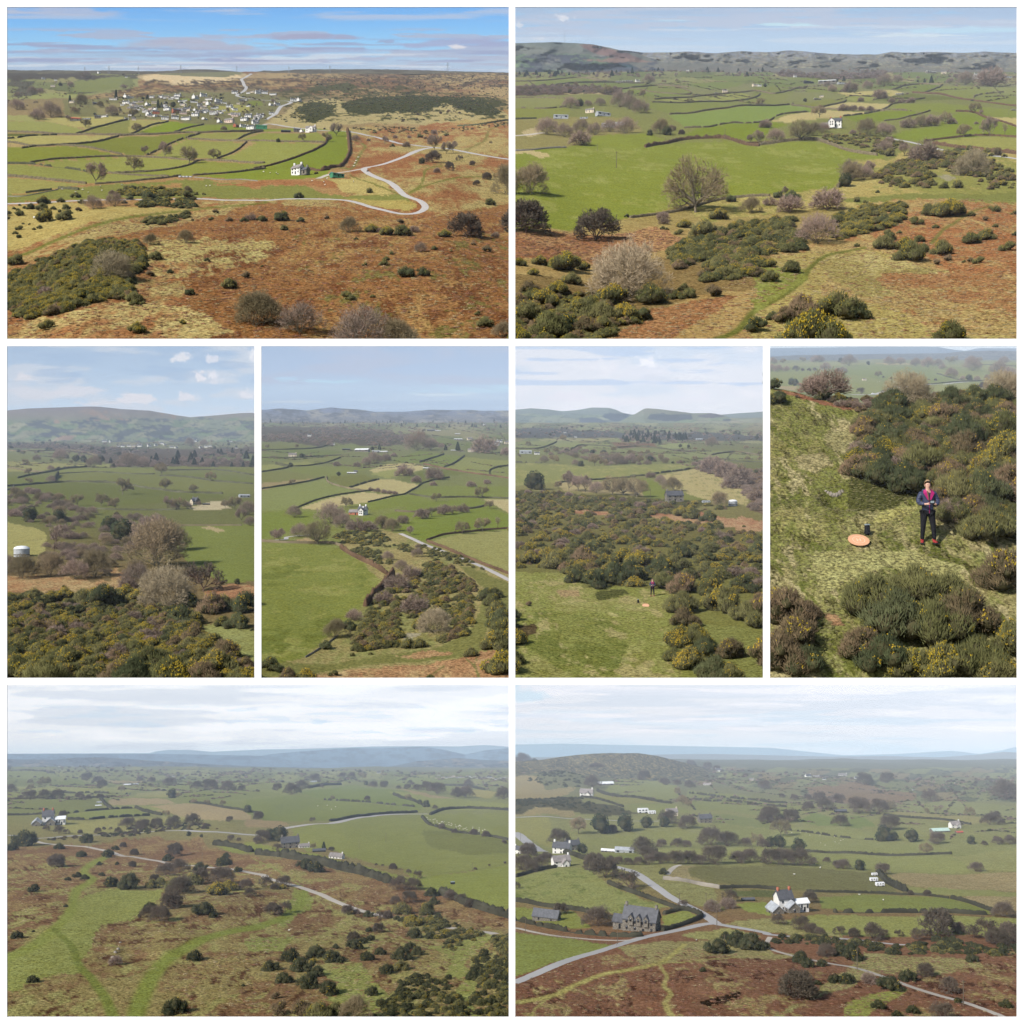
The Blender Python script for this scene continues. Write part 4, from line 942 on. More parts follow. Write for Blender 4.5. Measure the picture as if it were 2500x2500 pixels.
plants(s,'''
@a1
oak 1008 968 84
oak 628 940 84
oak 1395 1178 155
oak 1575 1150 98
oak 987 1228 140
ash 1068 1116 60
ash 1215 1130 105
copse 700 1262 0.1
copse 830 860 110 ; round grey copse
oak 985 870 80
scrub 1650 945 50
oak 1570 810 46
copse 130 812 120 ; purplish bare copse
copse 280 885 120 ; pale bushy tree
copse 380 870 170 ; tall purplish copse
olive 550 850 70 ; pale rounded tree
olive 250 880 70
ash 500 900 46
cypress 855 742 22
pine 1086 765 24
cypress 1165 815 22
pine 1190 812 26
evergreen 1275 808 46
cypress 515 775 20
olive 600 790 100
olive 740 810 60
copse 240 700 90
copse 300 690 60
evergreen 445 632 30
copse 520 640 60
copse 130 720 60
copse 640 580 80
copse 910 640 46
@b1
ash 140 760 40
ash 608 1010 90
oak 535 1050 80
oak 360 1050 66
ivytree 180 1060 32
copse 750 1040 70
scrub 845 1030 34
ash 965 1050 56
scrub 1125 1090 66
ash 1330 1118 110
ash 1420 1138 80
ash 1468 1135 80
thorn 1315 1228 120
ivytree 1240 1240 50
thorn 1515 1200 54
scrub 1330 955 50
scrub 1040 1000 40
scrub 1145 995 34
scrub 1435 815 30
scrub 1315 665 22
thorn 1745 1058 26
thorn 1610 1230 46
thorn 1440 1262 66
thorn 1100 870 30
gorse 1020 1090 46
gorse 1420 975 44
thorn 520 940 18
scrub 1265 1000 30
gorse 1225 985 50
gorse 890 968 36
@a2
ash 706 128 150
copse 690 350 150 ; twiggy grey-brown thicket
copse 845 330 150 ; twiggy grey thicket
olive 1385 215 70
scrub 825 220 50
yellow 320 280 100 250 245 0.1
yellow 345 420 150 ; large yellow-green gorse clump
gorse 490 436 150 ; broad green gorse clump
gorse 145 460 66 115 490 44 250 472 34 292 470 44
dgorse 146 520 46
gorse 230 312 84 310 325 90
gorse 480 328 76 60 350 70 150 355 76
gorse 600 290 60 560 240 84 450 274 66
dgorse 145 282 30 320 280 100
gorse 60 380 46 170 420 26 218 428 26 100 306 36 135 318 36 180 305 40
brown 575 360 56
gorse 515 374 56 395 325 50 440 350 36
gorse 1380 280 130 1450 236 44 1500 236 36
dgorse 1090 272 140 960 268 70 920 300 46
scrub 1850 430 90
dgorse 1800 440 66 1914 434 56
gorse 1560 425 50
brown 1690 436 60 1590 370 50 1415 425 30
olive 1370 625 130 ; rounded olive-twigged bush
olive 1110 650 110
gorse 1060 698 50 1150 762 100 280 718 50
dgorse 1528 740 50
dgorse 1255 840 56
brown 1100 870 70
dgorse 1410 995 90
gorse 1690 940 120
gorse 1060 1066 44
yellow 1345 1190 56
yellow 1010 1262 130
gorse 350 1225 140 ; lone rounded green gorse bush
gorse 130 718 150 ; wide green gorse bush
gorse 145 772 60 90 890 80
scrub 340 1005 140
brown 1820 850 80
fan 840 920 290 ; wide purple-grey leafless thicket
@b2
scrub 0 430 44
gorse 60 440 80
dgorse 218 436 130 345 442 70
gorse 222 502 60
brown 540 418 44
brown 1075 435 60
olive 700 500 150 ; dense rounded olive shrub
scrub 1185 500 80
finey 865 496 110 ; yellow-flowering gorse bush
finey 985 520 120
gorse 1095 525 130
scrub 930 500 60
thorn 1575 540 250 ; large dark spreading hawthorn
finey 1405 545 100
copse 1225 665 110
gorse 1325 645 56
dgorse 752 550 36
scrub 1780 520 70
brown 1720 628 80 1620 590 46
gorse 1455 655 26 1015 680 40
gorse 850 235 60
dgorse 335 266 80
thorn 1718 95 74
thorn 1640 150 56
gorse 1740 282 80
thorn 1440 50 70
scrub 1350 80 60
gorse 975 735 60 820 770 50
gorse 960 775 90
dgorse 1110 860 140 ; low dark gorse patch
dgorse 1245 855 120
gorse 62 750 30
gorse 690 1000 130
gorse 875 988 46
gorse 1700 1170 140 1650 1090 60
olive 60 1180 330 ; large olive-green leafless tree
copse 340 1225 330 ; large grey leafless tree
copse 790 1320 500 ; very wide grey-brown leafless thicket
olive 1060 1330 330 ; green-tinged leafless bush
olive 1830 1250 160
brown 840 60 20
finey 460 75 36
''')
plants(s,'''
@a2
olive 1880 1190 320 ; tall olive leafless tree
''')
cover(s,'gorse_thicket','large dense gorse thicket with yellow flowering tops, lower left of top left view',[('fine',5),('finey',3),('fined',1),('fineb',1)],'a2 -200 960 130 780 420 700 640 620 900 610 1040 640 1080 820 980 880 1000 1090 900 1040 640 1090 480 1130 200 1140 60 1060',(16,32),1300,warp=4,hs=.95)
cover(s,'gorse_thicket','yellow gorse thicket just above the white lane, top left view',[('fine',4),('finey',4)],'a2 850 215 930 180 1180 170 1400 200 1390 240 1180 245 940 235',(15,18),130,warp=3)
cover(s,'gorse_thicket','dark gorse thicket just below the white lane, top left view',[('fine',3),('fined',3),('finey',1)],'a2 1010 320 1080 270 1380 280 1460 325 1380 345 1180 325 1060 345',(15,18),130,warp=3)
cover(s,'gorse_thicket','narrow dark gorse strip in bracken below the grassy path',[('fined',3),('fine',2)],'a2 1050 465 1060 425 1280 400 1390 370 1400 395 1250 450 1160 470',(15,18),70,warp=2)
cover(s,'gorse_cover','dark far gorse patches on the common behind the road, top left view',[('dgorse',2),('gorse',2)],'b1 640 760 1000 690 1300 690 1640 730 1830 830 1760 860 1500 800 1300 815 900 830 680 800',(4,6),900,warp=8)
cover(s,'gorse_cover','dark gorse patches right of the village on the common',[('dgorse',2),('gorse',2)],'b1 280 790 420 700 600 740 620 780 540 840 480 900 370 880 150 860 300 820',(4,6),330,warp=9)
cover(s,'gorse_cover','scattered low gorse and thorn on the far moor, top left view',[('dgorse',2),('thorn',1),('brown',1)],'b1 350 560 1000 540 1880 560 1880 800 1500 870 1000 880 400 680',(2.5,6),1000,warp=10)
cover(s,'gorse_cover','dark gorse line along the road across the common',[('dgorse',2),('brown',2)],'b1 680 930 800 915 1100 905 1300 930 1600 905 1900 880 1900 940 1500 935 1200 960 1000 950 800 950',(4,6),220,warp=10)
cover(s,'far_wood','mixed bare woods on the far left slopes, top left view',[('copse',2),('scrub',2),('evergreen',1)],'a1 -400 525 620 522 1000 530 1030 560 600 600 300 590 -400 640',(3,5),700,warp=14,rows=1)
cover(s,'garden_trees','bare garden trees scattered between village houses, top left view',[('copse',3),('olive',3),('evergreen',1)],'a1 480 760 900 730 1500 700 1932 690 b1 250 720 100 830 a1 1932 890 1500 880 1000 880 560 850',(5,7),300,warp=6)
cover(s,'garden_trees','bare hedgerow trees on the far left fields, top left view',[('copse',3),('olive',2)],'a1 -400 620 560 600 620 680 200 740 400 800 -400 830',(4,7),160,warp=8)
# houses of the village
hs_ = '''a1 320 583 26 white;a1 410 592 24 white;a1 390 642 34 cream;a1 930 582 20 white;a1 730 540 30 white;a1 700 790 40 stone;a1 530 780 40 cream
a1 835 765 60 bungalow;a1 935 755 60 white;a1 970 750 30 white;a1 1120 748 40 white;a1 1310 725 56 white;a1 1280 745 50 bungalow;a1 1500 722 56 white;a1 1440 748 60 white;a1 1540 748 60 bungalow;a1 1610 765 60 white
a1 1730 698 50 white;a1 1830 700 30 white;a1 1860 690 30 cream;a1 1900 700 44 white;a1 1800 740 50 bungalow;a1 930 790 56 white;a1 975 800 50 white;a1 1020 815 70 bungalow;a1 1090 805 50 white;a1 1232 825 56 white
a1 1340 775 60 terrace;a1 1350 798 56 bungalow;a1 1430 775 60 terrace;a1 1540 790 56 white;a1 1650 770 50 terrace;a1 1380 825 56 white;a1 1450 830 70 terrace;a1 1080 835 60 pink;a1 1150 845 56 brick;a1 1300 840 70 brick
a1 1100 865 60 white;a1 1160 870 56 bungalow;a1 1215 890 60 white;a1 1290 885 60 white;a1 1350 850 60 pink;a1 1370 886 84 terrace;a1 1440 860 60 white;a1 1510 880 56 bungalow;a1 1575 845 70 whiteg;a1 1620 890 50 white;a1 1690 885 80 pink;a1 1730 845 60 pink
a1 1740 918 50 brick;a1 1790 915 50 white;a1 1850 930 70 white;a1 1800 870 60 white;a1 1830 845 56 white;a1 1900 850 60 whiteg;a1 1880 890 50 white;a1 770 870 56 bungalow;a1 720 878 50 stone;a1 640 885 60 barn
b1 30 695 50 white;b1 80 698 50 white;b1 140 700 60 terrace;b1 290 733 50 white;b1 335 730 50 white;b1 170 765 50 white;b1 125 770 40 white;b1 130 815 44 white;b1 45 840 60 white;b1 20 860 56 whiteg;b1 10 885 60 white;b1 420 960 84 whiteg;b1 320 955 60 stone;b1 355 958 44 white'''
for q in hs_.replace('\n',';').split(';'):
 c,x,y,w_,k=q.split();u,v=xy(c,float(x),float(y));house(s,u,v,float(w_)/ZF,k,rz=r3.choice((.25,-.3,.1,.6,-.15,1.2)),group='houses of the hillside village')
for i in range(84):
 x,y=r3.uniform(900,1900),r3.uniform(735,900)
 if y>905-.1*(x-900) or (x<1150 and y<770): y=800+.02*x
 u,v=xy('a1',x,y);house(s,u,v,r3.uniform(9,16),r3.choice(('white','terrace','bungalow','whiteg','pink','cream','stone','white')),rz=r3.uniform(-.4,.5),group='houses of the hillside village')
u,v=xy('b1',55,925);house(s,u,v,30,'gbarn',.2,'green metal shed at the village edge, left of the last road junction','shed')
u,v=xy('a1',555,893);house(s,u,v,28,'rbarn',.2,'red-roofed farm shed below the left end of the village','shed')
u,v=xy('b1',235,958);house(s,u,v,26,'dbarn',.1,'dark open cart shed left of the grey farm below the common','shed')
# the white farmhouse and the teal-roofed green shed above the lane
u,v=xy('b2',325,78);f=empty('farmhouse',at1(s,u,v),-.55);block(f,1.0,.72,.72,.40,'render','tile',wins=3,chim=2,gwin=2,ww=.12,wh=.16);block(f,.6,.5,.42,.26,'rub','slate',.85,.05,0,wins=1,floors=1,chim=1)
f.scale=(27*pxm(s,v),)*3;tag(f,'white farmhouse with slate roof on the green field above the lane','house')
u,v=xy('b2',612,108);f=empty('farm_shed',at1(s,u,v),.55);block(f,1.5,1.0,.5,.16,'green','teal',wins=3,floors=1,chim=0,ww=.16,wh=.2,winm='dark',ov=.08)
f.scale=(20*pxm(s,v),)*3;tag(f,'green shed with teal roof beside the dusty track','shed')
u,v=xy('a2',1370,98);f=empty('sheep_pen',at1(s,u,v),.1)
for i in range(4): part(f,'hurdle',_bm.setdefault('hur',box_mesh('hurdle',.9,.03,.45,M['tin'])),(i*.95-1.5,.15*(i % 2),0),.1*(i-1))
f.scale=(9*pxm(s,v),)*3;tag(f,'grey metal sheep pen hurdles where the hedges meet','sheep pen')
u,v=xy('a2',262,386);f=empty('bench',at1(s,u,v),.2)
part(f,'seat',box_mesh('seat',1.6,.45,.06,M['tinw'],.42));part(f,'backrest',box_mesh('backrest',1.6,.05,.4,M['tinw'],.5),(0,.24,0))
for x in (-.65,.65): part(f,'leg',_bm.setdefault('leg',box_mesh('leg',.08,.4,.42,M['tinw'])),(x,0,0))
f.scale=(7*pxm(s,v),)*3;tag(f,'pale bench beside the gorse clump on the grass at left','bench')
for c,x,y,h in (('a1',625,520,30),('a1',803,522,42),('a1',1020,524,40),('a1',1332,520,42),('a1',1744,532,40),('b1',258,522,36),('b1',560,514,36),('b1',1428,524,62)):
 u,v=xy(c,x,y);v=max(v,179.5);pylon(s,u,v,h/ZF+ (v-(OY[c[1]]+y/ZF)))
for c,x,y,h in (('a1',672,1092,36),('a1',230,970,24),('a1',75,1100,40),('a1',1590,960,26),('b1',700,1010,30)):
 u,v=xy(c,x,y);pole(s,u,v,h/ZF)
for c,x,y in [('a2',610,188),('a2',650,208),('a2',740,160),('a2',897,148),('a2',750,196),('a2',560,205),('a2',460,182),('a2',915,195),('a2',1520,160),('a2',1548,158),('b2',165,58),('b2',175,72),('b2',120,58),('b2',515,152),('b2',522,175),('b2',428,142),('b2',735,160),('b2',830,92),('b2',538,122),('b2',72,45),('b1',768,1175),('b1',752,1200),('b1',742,1222),('b1',735,1245),('b2',735,8)]:
 u,v=xy(c,x,y);sheep(s,u,v,5.5)
land(s,'''b2 330 60 white farmhouse
b2 615 90 green shed
b2 1225 340 hairpin bend
a1 1395 1120 big round oak
a1 1380 870 village centre
b1 420 940 last village house
a1 1400 590 quarry face
a2 600 850 flowering gorse thicket
b1 1330 1090 road fork trees
a2 700 80 tall ash
a1 1130 950 vivid green field
b2 1575 470 spreading hawthorn
a2 1370 90 sheep pen
b1 1430 520 hilltop mast
a1 560 880 red-roofed shed
b2 340 1100 foreground trees
b2 1800 1100 bottom right corner
a2 60 268 lane's left end
a2 150 300 left edge gorse
b1 1000 770 far gorse patch
a1 855 735 dark village conifers
a2 1380 600 olive-twigged bush''')
cover(s,'bracken_cover','dead rust-brown bracken and dry grass over the near common, top left view',[('fern',5),('straw',2),('fernd',2)],'a2 -200 1280 -200 1100 500 1100 1000 1000 1120 720 900 560 400 560 900 440 1900 330 b2 500 300 1000 400 1300 380 2000 300 2000 1400 a2 -200 1400',(5,11),9000,warp=4,vary=.7,hs=.8,sink=.05)
cover(s,'gorse_thicket','bright yellow flowering front of the big gorse thicket, top left view',[('finey',5),('yellow',2),('fine',1)],'a2 60 1000 130 960 300 1000 480 940 560 860 700 830 860 920 900 1040 640 1060 440 1120 150 1120',(18,32),150,warp=4,hs=1.05)
# ================================================================ top right view: farms, woods and gorse slope
s=VIEWS['p2'];s.glabel = 'hedged green pastures with a straw and bracken gorse slope in front, top right view';s.slabel = 'pale blue sky with thin lilac cloud veils, top right view'
g1=(126,146,74);g2=(114,142,72);g3=(104,152,70);tn=(186,172,128);ol=(140,140,92)
sheet(s,176,835,[
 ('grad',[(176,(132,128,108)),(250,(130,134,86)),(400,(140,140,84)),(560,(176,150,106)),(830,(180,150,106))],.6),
 ('mosaic',[(110,126,82),(132,134,96),(104,130,78),(150,142,108)],70,'c1 -200 520 1932 500 d1 2400 440 2400 620 c1 1932 620 -200 620'),
 ('poly',ol,.4,3,'c1 -200 580 400 575 640 585 400 620 -200 640'),('poly',(108,136,76),.3,2,'c1 200 600 560 580 700 605 440 625 200 625'),
 ('poly',(96,78,72),.9,5,'c1 -200 640 250 625 850 650 860 700 700 720 400 705 -200 700'),
 ('poly',(104,132,74),.3,2,'c1 440 625 730 608 1250 620 1080 650 800 650'),
 ('poly',(110,138,74),.3,2,'c1 840 665 1100 655 1370 680 1250 700 1070 730 850 700'),('poly',(118,134,80),.3,2,'c1 900 655 1150 640 1330 655 1340 680 1220 685'),
 ('poly',(106,138,78),.3,2,'c1 1250 620 1500 605 1750 612 1720 640 1450 660'),('poly',(140,140,96),.3,2,'c1 1080 590 1350 560 1470 600 1260 612'),('poly',(106,134,78),.3,2,'c1 1360 560 1640 540 1932 545 1932 600 1600 600'),
 ('poly',(102,134,76),.3,2,'d1 -60 600 200 590 340 630 100 650 -60 640'),('poly',(108,138,72),.3,2,'d1 180 585 400 570 560 590 420 610'),('poly',(118,132,76),.3,2,'d1 -60 650 340 645 200 690 -60 700'),
 ('poly',(120,138,76),.3,2,'d1 340 650 600 650 560 700 320 690'),('poly',(100,132,72),.3,2,'d1 740 650 960 600 1150 610 1000 660'),
 ('poly',(108,140,70),.3,2,'d1 970 665 1180 620 1320 630 1180 690'),('stripes',(86,118,52),7,.9,'d1 970 665 1180 620 1320 630 1180 690'),
 ('poly',(130,144,84),.3,2,'d1 1180 690 1340 635 1560 640 1740 680 1600 710 1540 740 1300 715'),('stripes',(112,132,66),11,1.2,'d1 1180 690 1340 635 1560 640 1740 680 1600 710 1540 740 1300 715'),
 ('poly',(124,138,80),.3,2,'d1 1580 740 1640 700 1900 690 2300 720 2300 790 1700 780'),('poly',(138,144,98),.3,2,'d1 1560 640 2300 640 2300 690 1780 690'),
 ('poly',(96,130,74),.3,2,'d1 1180 560 1420 555 1440 590 1260 600'),('poly',(96,130,76),.3,2,'d1 960 530 1160 520 1250 580 1000 580'),('poly',(104,130,78),.3,2,'d1 1400 520 1900 480 2300 490 2300 530 1620 545'),
 ('poly',(146,136,104),.4,3,'d1 1200 470 1500 460 1640 490 1400 515 1240 500'),('poly',(100,82,78),.9,6,'d1 60 480 400 465 760 480 960 530 860 560 700 580 480 580 150 560 60 540'),
 ('poly',(188,174,124),.3,3,'d1 560 700 700 680 960 672 1040 690 970 715 820 720 700 740'),('poly',(140,148,84),.3,3,'d1 600 720 860 700 960 690 900 720 780 745 680 750'),
 ('poly',(104,120,66),.3,2,'d1 830 740 1100 700 1300 720 1480 745 1260 760 1000 770'),('poly',(128,132,72),.4,2,'d1 240 755 470 725 620 740 560 765 400 795'),
 ('poly',tn,.3,2,'d1 420 800 640 755 980 785 880 835 560 820'),('poly',(190,174,132),.3,2,'d1 70 905 340 850 500 825 800 845 610 880 480 895 200 915'),
 ('poly',(120,140,78),.35,2,'c1 1040 765 1340 750 1800 735 1932 740 d1 200 745 -40 775 c1 1500 830 1190 855 1040 800'),('poly',(152,138,100),.5,3,'c1 1480 835 1660 800 1932 760 1932 780 1700 810'),
 ('poly',(150,150,92),.3,2,'c1 1100 745 1320 710 1560 730 1340 752'),('poly',(146,150,92),.3,2,'c1 1440 705 1720 680 1800 700 1580 730'),('poly',(128,134,80),.3,2,'c1 1590 730 1830 695 d1 240 690 100 740'),
 ('poly',(104,158,82),.28,2,'c1 1190 860 1480 840 1932 775 d1 200 760 420 820 340 848 40 895 c1 1932 905 1460 935 1300 945 1240 900'),
 ('poly',(104,146,46),.25,2,'c1 1290 985 1460 940 1800 915 d1 20 900 200 925 80 960 c1 1900 1020 1600 1000 1340 1000'),
 ('poly',(104,146,52),.25,2,'d1 600 885 900 840 1120 855 1140 880 940 905 720 920'),('poly',(122,146,70),.3,2,'d1 920 835 1060 780 1300 780 1560 790 2300 830 2300 860 1600 870 1140 855'),
 ('poly',(108,148,56),.25,2,'d1 960 975 1060 950 1300 930 1460 860 1900 900 2300 960 2300 1010 1640 1000 1200 1020 1040 1000'),('poly',(192,178,128),.3,2,'d1 1680 870 1900 870 2300 890 2300 960 1880 940'),
 ('poly',(156,154,92),.35,3,'d1 1260 1025 1500 1008 1900 1010 2300 1030 2300 1200 1880 1130 1600 1090'),
 ('poly',ol,.4,2,'c1 -200 720 250 720 430 745 300 795 -200 800'),('poly',(132,140,74),.35,3,'c1 -200 800 420 795 480 820 200 880 -200 880'),('poly',(184,168,130),.3,2,'c1 400 690 660 690 720 715 480 712'),
 ('poly',(150,140,96),.5,4,'c1 -200 880 400 870 900 880 1000 960 640 1000 440 1070 100 1110 -200 1120'),
 ('poly',(122,148,62),.3,4,'c1 -200 1120 430 1080 640 990 1000 980 1160 1010 1020 1065 1300 1030 1600 1020 1740 1035 d1 -20 1040 380 1030 600 1060 900 1100 880 1140 760 1200 580 1240 d2 600 70 500 150 200 165 c2 1932 165 1400 190 1000 280 500 400 60 440 -300 450'),
 ('speck',(146,156,84),.4,22,.56,'c1 -200 1120 1600 1040 d1 600 1060 d2 600 100 c2 1400 190 60 440 -300 450'),
 ('poly',(196,178,140),.5,2,'c1 -200 1125 180 1105 300 1130 300 1150 240 1158 130 1130 -200 1140'),('poly',(194,176,144),.5,3,'c1 90 970 200 930 260 980 140 1010'),
 ('mix',(184,166,112),(150,148,88),.7,8,.5,'d1 600 1130 900 1130 1100 1080 1932 1100 2400 1200 d2 2400 300 1900 280 800 260 200 260 c2 1500 330 1320 250 1500 200 1900 180 d2 580 130 700 -20'),
 ('poly',(132,136,80),.5,5,'d2 580 210 900 190 1300 200 1600 200 1900 170 2400 170 2400 270 1700 250 1300 230 800 250'),('poly',(166,158,140),.6,5,'d2 1280 70 1360 50 1430 80 1360 105'),
 ('mix',(190,148,112),(166,116,86),.9,16,.5,'c2 -300 520 420 420 640 440 1100 370 1320 470 1200 520 600 640 300 660 -300 680'),
 ('mix',(190,164,118),(176,122,88),1,11,.5,'d2 700 250 1200 225 1932 270 2400 300 2400 1400 -60 1400 -60 560 500 480 740 380'),
 ('poly',(184,166,112),.8,8,'d2 -60 640 300 560 700 540 1000 600 900 640 560 700 420 900 900 960 1300 1180 1900 1250 1900 1400 -60 1400'),
 ('mix',(196,180,132),(166,150,100),.9,24,.5,'d2 340 620 700 560 1100 650 1900 830 1700 960 1100 900 700 900'),
 ('mix',(172,126,92),(190,164,118),1,26,.50,'d2 860 720 1500 720 1932 840 2400 1000 2400 1300 1700 1200 1200 1100 900 800'),
 ('mix',(176,128,94),(156,108,80),1,26,.5,'c2 700 1100 1000 980 1500 900 1700 900 1500 1050 1200 1250 900 1400 400 1400'),
 ('poly',(146,122,86),.9,9,'c2 -300 800 600 760 1300 520 1932 400 1932 850 1400 880 1000 1000 600 1400 -300 1400'),
 ('line',(116,118,64),.6,8,17,'d2 760 540 620 560 500 580 400 640 340 710 310 770 230 860 80 960 -60 1030 c2 1700 1160 1500 1260'),
 ('line',(124,122,72),.6,5,8,'d2 1680 290 1560 330 1440 390 1330 450 1250 520'),('poly',(142,148,82),.7,7,'d2 -60 700 300 700 340 800 0 1000 -60 1040'),
])
sky(s,[(10,(160,184,214)),(60,(172,196,224)),(100,(182,206,230)),(135,(186,208,230)),(170,(160,180,206))],
 [((186,196,216),.8,300,26,.42,.2,8,90,4),((200,214,230),.7,260,8,.5,.12,60,130,7),((150,196,232),.5,120,5,.62,.05,20,80,11)],
 [(1376,46,26,11,(224,226,234),.9),(1268,62,14,9,(218,222,232),.8),(1318,95,16,6,(216,222,232),.8),(1930,61,90,5,(196,226,238),.9),(2330,75,190,14,(188,218,236),.9),(2220,88,180,6,(214,226,234),.8),(1640,50,50,3,(190,222,240),.8)],52000,182,1)
BL=[(120,138,170),(104,122,156),(130,146,172)]
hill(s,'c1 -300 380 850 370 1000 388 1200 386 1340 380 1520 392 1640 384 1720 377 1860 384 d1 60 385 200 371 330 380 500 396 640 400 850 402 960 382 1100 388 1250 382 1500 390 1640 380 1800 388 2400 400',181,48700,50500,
 [('grad',[(122,(120,140,176)),(134,(130,144,170)),(146,(136,138,150)),(160,(120,116,112)),(180,(118,118,104))],.5),('speck',(104,108,118),.6,13,.5,None),('speck',(150,150,140),.5,17,.60,None),('speck',(132,122,118),.5,23,.57,None)],label='far blue hills and wooded plain of the top right view',bump=.7)  # distance haze painted as blue in the hill colour
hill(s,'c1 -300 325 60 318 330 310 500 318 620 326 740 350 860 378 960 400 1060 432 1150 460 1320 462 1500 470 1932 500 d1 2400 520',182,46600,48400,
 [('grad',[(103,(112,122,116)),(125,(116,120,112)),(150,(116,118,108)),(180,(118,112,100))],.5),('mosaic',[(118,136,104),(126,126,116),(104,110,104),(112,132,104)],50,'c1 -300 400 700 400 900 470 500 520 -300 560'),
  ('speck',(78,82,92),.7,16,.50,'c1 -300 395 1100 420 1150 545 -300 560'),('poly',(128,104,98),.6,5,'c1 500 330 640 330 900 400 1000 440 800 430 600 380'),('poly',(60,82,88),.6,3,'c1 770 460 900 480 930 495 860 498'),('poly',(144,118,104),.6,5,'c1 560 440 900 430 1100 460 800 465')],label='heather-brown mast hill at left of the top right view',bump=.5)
road(s,'grey lane between hedges right of the white farmhouse','d1 930 990 1000 1010 1110 1030 1260 1060 1400 1085 1600 1120 1932 1180 2300 1250',12,16,M['lane'])
road(s,'muddy farmyard entrance track at the left edge','c1 -100 1010 60 1000 160 990 260 970',22,14,M['track'])
hedges(s,'''
hedge 10 12 : hedge along the top of the left pastures : c1 -200 605 200 598 500 578 700 590
hedge 12 14 : hedge below the far left pasture : c1 350 630 560 615 740 606 1000 600
hedge 10 12 .1 : gappy hedge below the small wood : c1 60 722 250 724 420 742
hedge 12 14 .1 : hedge below the left meadow : c1 -200 795 100 798 290 802 430 792
hedge 12 14 : hedge above the long green strips : c1 840 665 960 652 1100 638 1330 650
hedge 10 12 : hedge across the middle strip fields : c1 900 660 1150 685 1330 685 1340 672 1200 640
hedge 12 14 : long hedge from the left copse to the small farm : c1 1080 745 1240 720 1440 700 1640 685 1830 672 d1 100 690 330 645
hedge 12 14 : hedge below the lone field oak : c1 1060 768 1340 755 1580 735 1800 712 1860 690
hedge 14 16 : hedge above the emerald field : c1 1190 858 1400 842 1500 828 1700 805 1932 775 d1 200 755
hedge 14 16 .1 : dark hedge under the emerald field : c1 1300 948 1460 942 1600 925 1800 915 1932 900 d1 120 880 340 850
hedge 14 18 : curved hedge round the small olive field : d1 230 745 235 775 400 800 560 770 620 745
hedge 14 20 : hedge above the straw field : d1 400 800 560 820 690 815 900 840
hedge 14 18 .1 : hedge right of the straw field : d1 880 838 980 790 1040 768 1200 745
hedge 12 14 : hedge round the striped green field : d1 960 665 1120 628 1330 632
hedge 12 14 : hedge between striped field and pale striped field : d1 1180 692 1260 670 1330 632
hedge_r 14 18 : brown hedge along the lane across the far fields : d1 1110 690 1260 705 1430 735 1600 755 1932 790 2300 820
hedge 12 16 .1 : hedge stub by the pale gap at right : d1 1560 735 1580 712 1680 692 1780 682
hedge 12 14 : hedge below the two small middle pastures : d1 900 905 1100 885 1240 855
hedge_r 16 20 : brown hedge above the right straw field : d1 1430 850 1560 852 1640 880 1780 905 1932 948 2300 1000
hedge_r 16 20 : hedge below the two pale ash trees : d1 1200 1020 1500 1000 1640 998 1900 1015 2300 1050
hedge_r 26 30 : thick brown hedge along the lane at right : d1 1260 1040 1400 1060 1560 1085 1800 1125 1932 1145 2300 1190
hedge 14 16 .1 : hedge between white farm and green pasture : d1 600 882 760 860 900 835 1120 855
hedge_r 26 34 : gorsey brown hedge crossing above the big meadow : c1 1010 1065 1160 1040 1280 1015 1500 1005 1620 1008 1740 1035 d1 -20 1045
hedge 24 30 : rough hedge along the top of the big meadow : d1 -20 1040 200 1030 380 1025 500 1050 650 1080 850 1105
stone 14 14 : low stone wall left of the big meadow : c1 -200 1120 100 1112 300 1095 430 1085
hedge_d 14 14 : thin dark hedge by the farmyard at left edge : c1 -200 885 60 880 210 875
hedge 22 30 : scrubby field boundary below the big meadow : c2 900 310 1100 280 1300 250 1500 200 1700 180 1932 180
hedge 34 40 : scrub hedge rising to the right corner of the meadow : d2 560 130 640 90 720 30
hedge_r 12 14 : hedge at the right of the lime meadow : c1 1700 1030 1932 1030 d1 80 1035
''')
